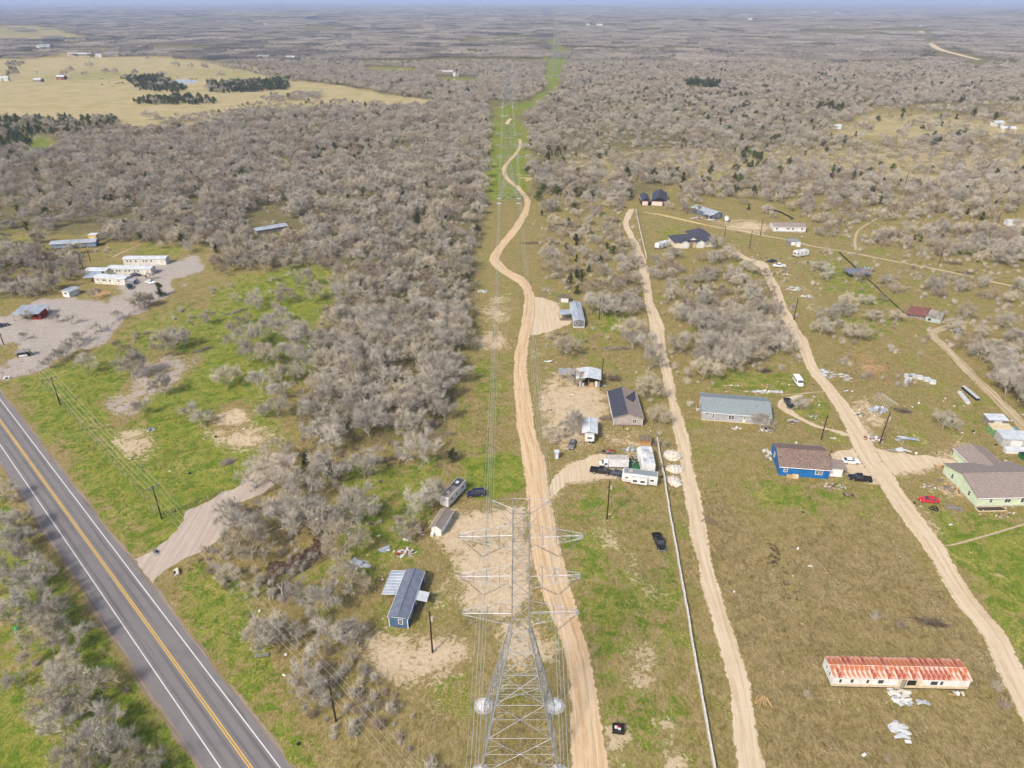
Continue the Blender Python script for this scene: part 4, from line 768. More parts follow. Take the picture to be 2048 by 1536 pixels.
# 5 barn and lean-to
A, L, ang = frame((1154, 773), (1199, 775)); e = empty('barn', A, ang, 'open fronted barn with pale metal gable roof and clutter inside', 'barn'); LAND.append((A.x + 3, A.y + 3, 'the open barn')); D = 6.8
for x in (0, L * .5, L):
    for y in (0, D): MB().box(x - .09, x + .09, y - .09, y + .09, 0, 3.0).build('post', M_wood, e)
MB().box(0, L, D - .06, D, 0, 2.95).build('back_wall', M_greywood, e); MB().box(-.03, .03, .1, D - .1, 0, 2.9).build('side_wall', M_greywood, e); MB().box(L - .03, L + .03, .1, D - .1, 0, 2.9).build('side_wall', M_steel, e)
gable_roof(e, L, D, 3.0, .7, M_metalwhite, 'y', .35, ribs=.9)
for nm, x, y, w, d, h, m in (('refrigerator', .6, .6, .8, .7, 1.7, M_white), ('washing_machine', 1.6, .4, .7, .7, 1.0, M_white), ('wooden_crate', 3.9, .2, 1.5, 1.2, 1.1, M_osb), ('freezer', 5.8, .4, .8, .7, 1.7, M_white), ('tool_chest', 2.8, 1.4, .9, .6, 1.2, M_black), ('water_tank', 6.6, .5, .7, .9, 1.5, M_steel)):
    lb = {'refrigerator': 'white refrigerator standing inside the open barn', 'washing_machine': 'low white washing machine at the mouth of the open barn', 'wooden_crate': 'tan wooden crate at the mouth of the open barn', 'freezer': 'white upright freezer by the barn post nearest the pole', 'tool_chest': 'black tool chest in the shade of the open barn', 'water_tank': 'grey metal tank at the pole side of the open barn'}[nm]
    b = empty(nm, A + Vector((x * math.cos(ang), x * math.sin(ang), 0)) + Vector((-y * math.sin(ang), y * math.cos(ang), 0)), ang, lb, nm.replace('_', ' ')); MB().box(0, w, 0, d, .03, h).build('body', m, b); MB().box(.04, w - .04, -.03, -.003, .1, h - .06).build('front_panel', m, b)
A, L, ang = frame((1118, 761), (1149, 762)); e = empty('lean_to_shed', A, ang, 'grey tin roofed lean to beside the open barn', 'shed')
for x in (.2, L / 2, L - .2):
    for y in (.2, 3.6): MB().box(x - .07, x + .07, y - .07, y + .07, 0, 2.25).build('post', M_wood, e)
lean_to(e, -.2, L + .2, -.2, 4.0, 2.4, 2.75, mat('dull_tin', C(182, 184, 188), C(150, 148, 150), .8, .6, .2), 'y', (), .9, 'roof'); MB().box(0, L, 3.7, 3.75, 0, 2.3).build('back_wall', M_greywood, e)
# 6 single-wide with carport
e, L = building('mobile_home', 'grey single wide home with pale metal roof and side carport', 'mobile home', (1147, 655.5), (1168, 656.5), 19.0, 2.9, .45, 'y', mat('dark_grey_siding', C(128, 126, 132), C(112, 110, 118), .7, .7), M_metalroof, ov=.15, ribs=1.8, trim=True, base=M_metalwhite, base_h=.55, words='the single wide with carport', rotate=math.radians(7), wins=[('F', .3, 1.3, .8, 1.2, 'h'), ('R', .2, 1.3, .9, 1.0, 'h'), ('R', .6, 1.3, .9, 1.0, 'h'), ('L', .2, 1.3, .9, 1.0, 'h')], doors=[('L', .45)])
lean_to(e, -5.2, -.2, 7.2, 12.0, 2.45, 2.75, M_metalroof, 'x', [(-5, 7.4), (-5, 11.8), (-2.6, 7.4)], .8, 'carport_roof'); MB().box(-4.6, -.05, 7.0, 8.6, 0, .4).build('deck', M_wood, e)
MB().box(L / 2 - .06, L / 2 + .06, 5, 19, 3.52, 3.55).build('roof_seam', M_shingle_navy, e)
# 7 little board shed
A, L, ang = frame((1117.6, 605), (1137, 606)); e = empty('board_shed', A, ang, 'small board shed with white sheet front behind the single wide', 'shed'); MB().box(0, L, 0, 3.4, 0, 2.2).build('wall', M_greywood, e); MB().box(.9, L - .1, -.05, -.003, .2, 1.9).build('front_sheet', M_white, e)
MB().slab([(-.3, -.3, 2.35), (L + .3, -.3, 2.35), (L + .3, 3.7, 2.5), (-.3, 3.7, 2.5)], .1).build('roof', M_wood, e)
for k in range(6): MB().bar((-.2 + k * .7, .2, 2.55), (.3 + k * .6, 3.3, 2.68), .06).build('plank', M_greywood, e)
for x, y in ((-1.2, .4), (L + .9, .2), (L + 1.2, 2.6), (-1.1, 2.8)): MB().bar((x, y, 0), (x, y, 2.8), .07).build('post', M_greywood, e)
# 8 light grey house
e, L = building('house', 'long light grey house with grey shingle roof and pale door', 'house', (1403, 839.7), (1539, 850.8), 11.6, 2.9, 1.75, 'x', M_greywall, M_shingle_grey, ov=.35, words='the light grey house', base=M_stain, base_h=.25, wins=[('F', .07, 2.15, 1.2, .38), ('F', .165, 1.1, .5, 1.2, 'h'), ('F', .43, 1.1, 1.6, 1.15, 'vh'), ('F', .92, 2.1, 1.1, .4, 'v'), ('L', .3, 1.2, .9, 1.1, 'h'), ('R', .5, 1.2, .9, 1.1, 'h')], doors=[('F', .62, .95, 2.1, .3, mat('pale_green_door', C(226, 236, 212), None, 2, .5), True)])
for x, y in ((2.6, 4.3), (15.8, 3.4)): MB().cyl((x, y, 3.9), 2, .09, .55, 8).build('vent_pipe', M_black, e)
b = empty('air_conditioner', P(1395, 821), 0, 'small air conditioner unit at the end of the light grey house', 'air conditioner'); MB().box(-.5, .5, -.5, .5, .1, 1.1).build('body', M_conc, b); MB().cyl((0, 0, 1.1), 2, .38, .04, 14).build('fan_grille', M_black, b)
# 9 blue house
e, L = building('house', 'bright blue house with brown shingle roof and white porch wall', 'house', (1557, 950.5), (1656, 958), 11.2, 3.0, 1.9, 'x', M_blue, M_shingle_brown, ov=.4, words='the bright blue house', wins=[('F', .12, 1.35, .8, 1.2, 'h', None, M_glassl), ('F', .79, 1.25, 1.7, 1.25, 'v', None, M_glassl), ('L', .35, 1.2, .8, 1.2, 'h', None, M_glassl)])
MB().box(L + .03, L + 3.7, 1.2, 1.35, .1, 2.7).build('porch_wall', M_trim, e); MB().slab([(L - .2, .9, 2.95), (L + 4.6, .9, 2.85), (L + 4.6, 5.2, 2.95), (L - .2, 5.2, 3.05)], .12).build('porch_roof', M_shingle_taupe, e); MB().box(L + 4.2, L + 4.35, 4.8, 4.95, 0, 2.84).build('post', M_trim, e); MB().box(L + .05, L + 4.2, 1.36, 5, 0, .12).build('porch_slab', M_conc, e)
for x, w, h in ((1.9, 1.6, .75), (3.4, 1.5, 1.0)): MB().box(x, x + w, -1.0, -.25, 0, h).build('storage_box', M_osb if x < 3 else M_stain, e)
vehicle('sedan', 'white sedan parked on the sand by the bright blue house', (1685, 925), (1717, 926), P_white, 'the white sedan'); vehicle('pickup', 'black pickup parked in front of the bright blue house', (1738, 963), (1700, 958), P_black, 'the pickup by the blue house')
# 10 mint house
A, B, = P(1950.6, 1013.7), P(1889, 951); ang = math.radians(2.2); D = 14.6; L = 18.0
e = empty('house', A, ang, 'mint green house with wide taupe shingle roof and rear wing', 'house'); LAND.append((A.x + 8, A.y + 6, 'the mint green house'))
walls(e, L, D, 2.9, 2.0, 'x', M_mint, M_conc, .3); gable_roof(e, L, D, 2.9, 2.0, M_shingle_taupe, 'x', .4)
for w in (('L', .27 * D, 1.1, .9, 1.2, 'h'), ('L', .77 * D, 1.1, .9, 1.2, 'h'), ('F', .19 * L, 1.3, .7, 1.0, 'h'), ('F', .43 * L, 1.2, 1.5, 1.0, 'v'), ('F', .66 * L, 1.1, 1.5, 1.3, 'v')): window(e, w[0], L, D, *w[1:])
w2 = empty('rear_wing', (7.2, D, 0), 0); w2.parent = e; MB().box(0, 8.2, .05, 7.6, 0, 2.6).build('wing_wall', M_mint, w2); gable_roof(w2, 8.2, 9.6, 2.62, 1.25, M_shingle_taupe, 'y', .4, name='wing_roof').location = (0, -2.2, 0)
MB().box(-.3, 6.6, -1.9, -.5, 0, .22).build('planter_soil', M_bark_dark, e)
for q in ((-.4, 6.7, -2.02, -1.91), (-.4, 6.7, -.49, -.38), (-.45, -.31, -2.0, -.4), (6.61, 6.74, -2.0, -.4)): MB().box(*q, 0, .3).build('planter_board', M_stain, e)
vehicle('coupe', 'bright red car on the grass by the mint green house', (1873, 1004), (1840, 1002), P_red, 'the red car')
# 11 rusty mobile home
A, L, ang = frame((1661.6, 1374.6), (1933.7, 1380.8)); D = 4.6; wh = 2.75; rise = .45
e = empty('mobile_home', A, ang, 'derelict white mobile home with streaked rusty metal roof', 'mobile home'); LAND.append((A.x + 12, A.y + 2, 'the rusty roofed mobile home'))
MB().box(0, L, 0, D, .35, wh).prism([(0, wh - .001), (D, wh - .001), (D / 2, wh + rise)], 0, 0, .12).prism([(0, wh - .001), (D, wh - .001), (D / 2, wh + rise)], 0, L - .12, L).build('wall', M_white, e)
MB().box(-.012, L * .485, -.02, -.004, .36, .95).box(L * .645, L + .012, -.02, -.004, .36, .95).box(L * .485, L * .645, -.021, -.005, .36, wh - .1).build('stained_panel', M_stain, e); MB().box(.1, L - .1, .1, D - .1, 0, .34).build('skirting', M_black, e)
MB().box(-.12, L + .12, -.16, -.02, wh - .12, wh + .06).build('fascia', M_trim, e)
for u, z, w, h in ((.055, 1.35, .45, .95), (.14, 1.4, .55, .95), (.255, 1.35, .45, .95), (.35, 1.35, 1.0, .95), (.74, 1.25, 1.25, 1.0), (.795, 1.3, .5, 1.0)): window(e, 'F', L, D, u * L, z, w, h)
for u in (.35, .68): window(e, 'L', L, D, u * D, 1.5, .4, .95)
MB().box(L * .505, L * .53, -.05, -.022, .5, 2.4).build('door', M_greywood, e); MB().box(L * .505 - .04, L * .535, -.028, -.022, .45, 2.45).build('door_frame', M_dark, e); o = MB().box(L * .545, L * .61, -.04, -.022, 1.05, 2.35).build('window', M_dark, e)
n = 28; pw = (L + .3) / n; sl = rise / (D / 2)
pf = [MB().slab([(.02, -.2, wh - .2 * sl + .1), (pw - .02, -.2, wh - .2 * sl + .1), (pw - .02, D / 2 - .02, wh + rise + .1), (.02, D / 2 - .02, wh + rise + .1)], .05), MB().slab([(.02, D / 2 + .02, wh + rise + .1), (pw - .02, D / 2 + .02, wh + rise + .1), (pw - .02, D + .2, wh - .2 * sl + .1), (.02, D + .2, wh - .2 * sl + .1)], .05)]
pm = [[q.mesh('roof_panel', m) for m in (M_rust, M_rust2)] for q in pf]
for k in range(n):
    for s in (0, 1): obj('roof_panel', pm[s][0 if random.random() < (.75 if k < 13 else .35) else 1], e, (-.15 + pw * k, 0, 0))
sm = MB()
for k in range(n + 1): x = -.15 + pw * k; sm.bar((x, -.2, wh - .2 * sl + .115), (x, D / 2, wh + rise + .115), .035).bar((x, D / 2, wh + rise + .115), (x, D + .2, wh - .2 * sl + .115), .035)
sm.bar((-.15, D / 2, wh + rise + .11), (L + .15, D / 2, wh + rise + .11), .07); sm.build('roof_seam', M_rustseam, e)
# pickup in the field
vehicle('pickup', 'black pickup parked alone in the field by the white fence', (1311, 1072), (1324, 1104), P_black, 'the lone black pickup')
vehicle('pickup', 'black pickup on the curved drive beside the light grey house', (1573, 803), (1581, 818), P_black); vehicle('van', 'white passenger van on the grass by the gravel lane', (1589, 758), (1602, 777), P_white, 'the white van')
# 12 cream house
A, L, ang = frame((1348.7, 496), (1432, 493.5)); D = 11.5; wh = 2.9
e = empty('house', A, ang, 'cream house with charcoal hip roof and twin front gables', 'house'); LAND.append((A.x + 10, A.y + 5, 'the cream house'))
MB().box(0, L, 0, D, 0, wh).build('wall', M_cream, e); MB().box(12, 21.5, D, D + 7, 0, wh).build('wing_wall', M_cream, e)
def hip(x0, x1, y0, y1, z, rise, ov=.5):
    x0 -= ov; x1 += ov; y0 -= ov; y1 += ov; h = min(x1 - x0, y1 - y0) / 2
    if x1 - x0 >= y1 - y0: r = [(x0 + h, (y0 + y1) / 2, z + rise), (x1 - h, (y0 + y1) / 2, z + rise)]; f = [(0, 1, 5, 4), (1, 2, 5), (2, 3, 4, 5), (3, 0, 4)]
    else: r = [((x0 + x1) / 2, y0 + h, z + rise), ((x0 + x1) / 2, y1 - h, z + rise)]; f = [(0, 1, 4), (1, 2, 5, 4), (2, 3, 5), (3, 0, 4, 5)]
    return MB().add([(x0, y0, z), (x1, y0, z), (x1, y1, z), (x0, y1, z)] + r, f + [(3, 2, 1, 0)])
hip(0, L, 0, D, wh + .01, 2.6).build('roof', M_shingle_navy, e); hip(11.5, 22, 3, D + 7.2, wh + .03, 3.4).build('wing_roof', M_shingle_navy, e)
for x0, x1 in ((3.0, 7.2), (11.4, 15.4)):
    w = MB().box(x0, x1, -1.0, .5, 0, wh).prism([(x0, wh), (x1, wh), ((x0 + x1) / 2, wh + 1.2)], 1, -1.0, -.85).build('gable_wall', M_blond, e); c = (x0 + x1) / 2
    MB().slab([(x0 - .3, -1.3, wh - .05), (c, -1.3, wh + 1.3), (c, 3.0, wh + 1.3), (x0 - .3, 3.0, wh - .05)], .1).slab([(c, -1.3, wh + 1.3), (x1 + .3, -1.3, wh - .05), (x1 + .3, 3.0, wh - .05), (c, 3.0, wh + 1.3)], .1).build('gable_roof', M_shingle_navy, e)
MB().prism([(7.0, wh + .9), (11.6, wh + .9), (9.3, wh + 2.5)], 1, .1, .3).build('portico_gable', M_blond, e); MB().slab([(6.7, -.3, wh + .8), (9.3, -.3, wh + 2.7), (9.3, 4, wh + 2.7), (6.7, 4, wh + .8)], .1).slab([(9.3, -.3, wh + 2.7), (11.9, -.3, wh + .8), (11.9, 4, wh + .8), (9.3, 4, wh + 2.7)], .1).build('portico_roof', M_shingle_navy, e)
for x in (7.8, 9.2, 10.6): MB().box(x - .15, x + .15, -.75, -.45, 0, wh).build('column', M_osb, e)
for u in (.70, .79, .94): window(e, 'F', L, D, u * L, 1.1, .9, 1.3, 'v')
door(e, 'F', L, D, 9.2, 1.1, 2.2, .1, M_wood)
camper('travel_trailer', 'white travel trailer parked beside the cream house', (1316, 500), (1346, 491.5), 2.5, 3.1, L=8.6, wins=[('F', .2, 1.5, .8, .6), ('F', .5, 1.5, 1.1, .7), ('F', .8, 1.5, .7, .6)], dr=[('F', .35)], stripe=M_shingle_navy)
# 13 unfinished house with black roofs
for k, (a, b, d, lb) in enumerate((((1283, 411), (1295, 411.5), 15, 'narrow unfinished wing with black roof at the end of the sand road'), ((1302, 411), (1312, 411), 22, 'larger unfinished house with steep black roof and dark shaded side'))):
    e, L = building('unfinished_house', lb, 'house', a, b, d, 3.0, 2.2 if k else 1.4, 'y', M_dark, M_shingle_navy, L=(5.0, 9.0)[k], ov=.3, rotate=math.radians((6, -12)[k]), wins=[('F', .35, 1.2, .8, 1.0)] if k else [])
    MB().box(L + .01, L + .05, 1, d * .8, .2, 2.8).build('side_shade_sheet', M_dark, e); MB().box(.3, L * .75, -.05, -.004, .1, 2.5).build('house_wrap', M_housewrap, e); MB().box(.1, L - .1, -.06, -.004, 2.51, 2.95).build('brick_band', M_redbrown, e)  # dark sheet on the right wall paints in the shade of that side
# 14 blue-grey shed house and propane tank
e, L = building('metal_house', 'dark blue grey metal house with pale roof and porch clutter', 'house', (1427, 439.5), (1445, 438), 19, 3.1, .9, 'y', mat('blue_grey_siding', C(112, 122, 142), C(96, 106, 126), .7, .7), M_metalroof, ov=.2, ribs=1.2, L=6.6, words='the blue grey metal house', rotate=math.radians(14), wins=[('F', .55, 1.2, 1.3, 1.2, 'vh'), ('L', .6, 1.2, .9, 1.1), ('L', .3, 1.2, .9, 1.1)], doors=[('L', .8)])
lean_to(e, -2.4, -.15, .4, 6.5, 2.5, 2.9, M_metalroof, 'x', [(-2.2, .6), (-2.2, 3.4), (-2.2, 6.3)], .9)
e = empty('propane_tank', P(1453, 443), math.radians(75), 'large white propane tank beside the blue grey metal house', 'tank'); rg = []
for x, r in ((-3.0, .15), (-2.9, .6), (-2.6, 1.0), (-2.2, 1.25), (2.2, 1.25), (2.6, 1.0), (2.9, .6), (3.0, .15)): rg.append([(x, r * math.cos(t * math.pi / 8), 1.7 + r * math.sin(t * math.pi / 8)) for t in range(16)])
MB().loft(rg).build('shell', M_white, e, True)
for x in (-1.7, 1.7): MB().box(x - .15, x + .15, -.9, .9, 0, .8).build('leg', M_conc, e)
MB().cyl((0, 0, 2.9), 2, .35, .35, 12).build('valve_dome', M_greywall, e)
# 15 white double-wide, small shed, motorhome, cars
e, L = building('mobile_home', 'white double wide home with taupe roof across the sandy lane', 'mobile home', (1546.5, 463.4), (1610.7, 464.8), 8.6, 2.7, 1.2, 'x', M_white, M_shingle_taupe, ov=.25, base=M_greywall, base_h=.5, words='the white double wide', wins=[('F', .1, 1.2, .9, 1.1, 'h'), ('F', .45, 1.4, 1.4, .8, 'v'), ('F', .6, 1.2, 1.0, 1.1, 'v'), ('F', .88, 1.2, .9, 1.1, 'h'), ('L', .5, 1.2, .9, 1.1)], doors=[('F', .3, .95, 2.05, .5)])
box_building_plain('garden_shed', 'small dark shed with grey roof beside the farm lane', 'shed', (1586, 491), 5.5, 3.2, 2.2, M_greywood, M_shingle_grey, rise=.3, words='the small dark shed'); box_building_plain('privy', 'tiny white hut next to the small dark shed', 'hut', (1597, 494), 1.8, 1.6, 1.9, M_white, M_metalwhite)
camper('motorhome', 'white motorhome parked among junk near the farm lane', (1592, 516), (1617, 512), 2.5, 3.2, L=7.8, wins=[('F', .12, 1.7, 1.0, .7), ('F', .45, 1.7, .8, .6), ('F', .75, 1.7, .9, .6), ('L', .5, 1.6, 1.6, .8)], dr=[('F', .6)], cat='motorhome', stripe=M_greywall, words='the junk yard motorhome')
vehicle('sedan', 'black sedan at the bend of the gravel lane', (1552, 524), (1534, 525), P_black); vehicle('pickup', 'white pickup beside the black sedan at the lane bend', (1570, 534), (1546, 534), P_white)
e = empty('carport', P(1697, 558), math.radians(2), 'flat grey metal carport straddling the black silt fence', 'carport'); lean_to(e, 0, 10.5, 0, 7.5, 2.4, 2.6, mat('slate_tin', C(142, 142, 152), C(122, 122, 134), .6, .5, .2), 'y', [(.2, .2), (10.3, .2), (.2, 7.3), (10.3, 7.3)], 1.2, 'roof')
# 16 collapsed house
A, L, ang = frame((1812, 633), (1868, 644)); e = empty('collapsed_house', A, ang, 'collapsing wooden house with rotten red brown roof', 'ruined house'); LAND.append((A.x + 6, A.y + 4, 'the collapsed house'))
MB().box(0, L, 0, 7.5, 0, 2.0).build('wall', M_greywood, e); MB().slab([(-.6, -.9, 1.5), (6.6, -.7, 1.9), (7.4, 4.2, 4.0), (.6, 4.0, 3.4)], .15).build('roof', M_redbrown, e); MB().slab([(.4, 4.0, 3.4), (7.4, 4.2, 4.0), (8.6, 8.2, 2.0), (.0, 8.2, 1.7)], .15).build('roof', M_redbrown, e)
MB().slab([(6.9, .6, 1.9), (12.4, -.9, 1.5), (12.6, 4.6, 2.8), (7.6, 4.2, 3.7)], .14).build('roof', M_greywood, e); MB().slab([(7.6, 4.3, 3.7), (12.6, 4.7, 2.8), (12.9, 8.4, 1.6), (8.7, 8.2, 1.9)], .14).build('roof', M_redbrown, e); MB().box(6.8, 12.3, -.6, -.5, 0, 1.6).build('front_wall', M_tealglass, e)
for x in (7.8, 9.6): MB().box(x, x + .9, -.63, -.601, .4, 1.4).build('window', M_dark, e)
for k in range(22): x, y = random.uniform(0, 12), random.uniform(-1, 8); MB().box(0, random.uniform(1, 2.4), 0, .18, 0, .05).build('board', random.choice([M_greywood, M_redbrown, M_wood]), e).location = (x, y, 0); o = e.children[-1]; o.location.z = 1.9 + .5 * random.random() * (1 - abs(y - 4) / 5) + max(0, 1.6 - abs(y - 4) * .5); o.rotation_euler = (random.uniform(-.4, .4), random.uniform(-.3, .3), random.uniform(0, 3.1))
e, L = building('mobile_home', 'white mobile home at the edge of the far right clearing', 'mobile home', (2014, 453), (2075, 455), 4.8, 2.8, .35, 'x', M_white, M_metalwhite, ov=.15, base=M_greywall, wins=[('F', .2, 1.3, .9, .9), ('F', .6, 1.3, .9, .9)], doors=[('F', .4)], words='the far right mobile home')
# 17 sheds and pens at the right-hand edge
box_building_plain('chicken_coop', 'grey wire coop with tarped white roof behind the mint green house', 'coop', (1994, 852), 5.6, 3.4, 1.9, M_greywood, M_metalwhite, math.radians(-4), words='the wire coop'); box_building_plain('green_shed', 'shed with green side and tan flat roof behind the wire coop', 'shed', (2003, 872), 5.8, 3.2, 2.0, mat('green_panel', C(134, 180, 120), C(116, 160, 104), 1, .7), M_stain, math.radians(-4))
box_building_plain('greenhouse', 'pale framed greenhouse with clear sheet roof at the right edge', 'greenhouse', (2030, 894), 7.5, 4.5, 2.5, mat('cloudy_plastic', C(206, 206, 204), C(176, 174, 170), 1.2, .4), mat('cloudy_sheet', C(214, 220, 224), C(190, 196, 202), .8, .3), math.radians(-6)); box_building_plain('long_hutch', 'low white hutch in front of the pale greenhouse', 'hutch', (2032, 908), 5.6, 1.6, 1.0, M_white, M_metalwhite, math.radians(-6))
e = empty('blue_tarp_heap', P(2024, 860), .2, 'blue tarp over a heap beside the green shed', 'tarp'); MB().loft([[(r * 1.3 * math.cos(t * .785), r * math.sin(t * .785), z) for t in range(8)] for r, z in ((1.1, 0), (.95, .5), (.5, .85), (.1, .95))]).build('tarp', mat('blue_tarp', C(110, 180, 210), C(90, 160, 196), 1.5, .5), e)
e = empty('green_dumpster', P(2050, 917), .1, 'green dumpster cut by the right edge of the picture', 'dumpster'); MB().hexa([(-1.4, -.8, .1), (1.4, -.8, .1), (1.4, .8, .1), (-1.4, .8, .1)], [(-1.7, -1, 1.5), (1.7, -1, 1.5), (1.7, 1, 1.5), (-1.7, 1, 1.5)]).build('bin', mat('green_steel', C(60, 140, 70), C(46, 116, 58), 1, .6), e); MB().slab([(-1.6, -.9, 1.56), (1.6, -.9, 1.56), (1.6, .9, 1.6), (-1.6, .9, 1.6)], .04).build('lid', M_black, e)
# 18 left cluster of mobile homes
M_agedwhite = mat('aged_white_siding', C(232, 230, 224), C(206, 198, 186), 1.1, .7, detail=7)
e, L = building('mobile_home', 'long blue grey mobile home with pale metal roof behind the trees', 'mobile home', (104, 499), (193, 494), 5.2, 2.9, .6, 'x', mat('pale_blue_siding', C(150, 164, 186), C(132, 146, 170), .8, .7), M_metalroof, ov=.5, ribs=1.6, base=M_dark, base_h=.4, words='the blue grey mobile home', wins=[('F', .15, 1.3, .9, 1.0), ('F', .7, 1.3, .9, 1.0)], doors=[('F', .43)])
lean_to(e, 8.6, 11.6, -2.4, -.1, 2.3, 2.6, M_metalroof, 'y', [(8.8, -2.2), (11.4, -2.2)], .8)
box_building_plain('yellow_hut', 'small pale yellow hut behind the blue grey mobile home', 'hut', (187, 483), 4.2, 3.0, 3.4, M_yellowboard, M_metalwhite, words='the yellow hut')
for lb, a, b, wd, ws, wr in (('white mobile home farthest from the gravel lot entrance', (248, 530), (333, 529.5), 4.4, 'the rear white mobile home', [.1, .18, .3, .48, .55, .66]), ('white mobile home in the middle of the white row', (217, 549), (304, 550), 4.4, 'the middle white mobile home', [.12, .22, .28, .42, .5, .62, .7]), ('white mobile home nearest the gravel lot with stained front', (190.4, 567), (252, 571), 4.6, 'the front white mobile home', [.12, .3, .36, .52, .8])):
    building('mobile_home', lb, 'mobile home', a, b, wd, 3.0, .3, 'x', M_agedwhite, M_metalwhite, ov=.2, base=M_agedwhite, base_h=.4, wins=[('F', u, 1.5, .8, .8) for u in wr], doors=[('F', .58 if a[0] < 200 else .85)], words=ws, ribs=0)
building('mobile_home', 'short white mobile home behind the stained front one', 'mobile home', (173, 553), (215, 553.5), 4.2, 2.9, .3, 'x', M_agedwhite, M_metalwhite, ov=.2, wins=[('F', .15, 1.4, .8, .8), ('F', .3, 1.4, .8, .8)])
e = empty('canopy', P(168, 567), math.radians(10), 'grey metal canopy joining the short and front white mobile homes', 'canopy'); lean_to(e, 0, 6.2, 0, 9.5, 2.5, 2.9, M_metalroof, 'y', [(.2, .2), (6, .2), (.2, 9.3), (6, 9.3)], .9, 'roof')
e = empty('entrance_ramp', P(252, 571), math.radians(8), 'pale boxed ramp at the end of the front white mobile home', 'ramp'); MB().slab([(0, 0, 2.6), (3.6, -.8, 1.9), (3.9, 2.6, 1.9), (.3, 3.4, 2.6)], .1).build('roof', M_greywall, e); MB().box(.2, 3.4, .1, .2, 0, 1.8).build('wall', M_greywall, e); MB().box(.2, 3.4, 2.3, 2.4, 0, 1.8).build('wall', M_greywall, e)
e, L = building('kiosk', 'white kiosk shed with serving window on the gravel lot', 'kiosk', (127, 593), (143, 596), 5.0, 2.6, .35, 'y', M_white, M_metalroof, ov=.45, L=3.6, words='the white kiosk', wins=[('F', .5, 1.3, 1.6, .7)], rotate=.05, doors=[('R', .5)])
e = empty('pavilion', P(33, 642), math.radians(4), 'metal roofed pavilion with red counter on the gravel lot', 'pavilion'); LAND.append((P(50, 635).x, P(50, 635).y, 'the red pavilion')); lean_to(e, -1, 9.6, -.5, 8.2, 3.0, 3.5, M_metalroof, 'y', [(-.6, -.1), (9.2, -.1), (-.6, 7.8), (9.2, 7.8), (4.4, -.1)], .9, 'roof')
MB().box(5.6, 9.0, 1.0, 6.5, 0, 2.3).build('counter', M_redpaint, e); MB().box(5.8, 8.8, .95, .998, 1.0, 1.9).build('hatch', M_dark, e); MB().box(1.2, 3.2, 2, 3, .7, .78).box(1.9, 2.5, 2.3, 2.7, 0, .7).build('table', M_wood, e)
e, L = building('long_shed', 'long pale metal roofed shed hidden in the woods', 'shed', (508, 466), (520, 468.5), 17, 2.6, .5, 'y', M_greywood, M_metalroof, ov=.3, ribs=1.0, L=5.4, words='the long metal shed', rotate=math.radians(-24))
vehicle('pickup', 'black pickup in front of the front white mobile home', (255, 571), (263, 580), P_black); vehicle('sedan', 'dark car beside the middle white mobile home', (260, 552), (283, 552), P_navy); vehicle('sedan', 'small white car on the gravel by the lone tree', (298, 566), (305, 567), P_white); vehicle('sedan', 'dark car cut by the left edge on the gravel lot', (-4, 656), (14, 651), P_navy); vehicle('suv', 'dark car tucked behind the boxed ramp', (262, 560), (264, 565), P_black)
e = empty('mail_kiosk', P(50, 712), math.radians(20), 'dark entrance stand with white sign by the gravel lot gate', 'stand'); MB().box(-2, 2, -.8, .8, 0, 1.2).build('base', M_dark, e); MB().slab([(-2.4, -1.2, 2.0), (2.4, -1.2, 2.0), (2.4, 1.2, 2.3), (-2.4, 1.2, 2.3)], .1).build('roof', M_greywood, e); MB().box(-1.6, 1.0, -.88, -.81, .15, .9).build('sign', M_white, e)
for x in (-2.1, 2.1): MB().box(x - .08, x + .08, -.08, .08, 0, 2.0).build('post', M_wood, e)

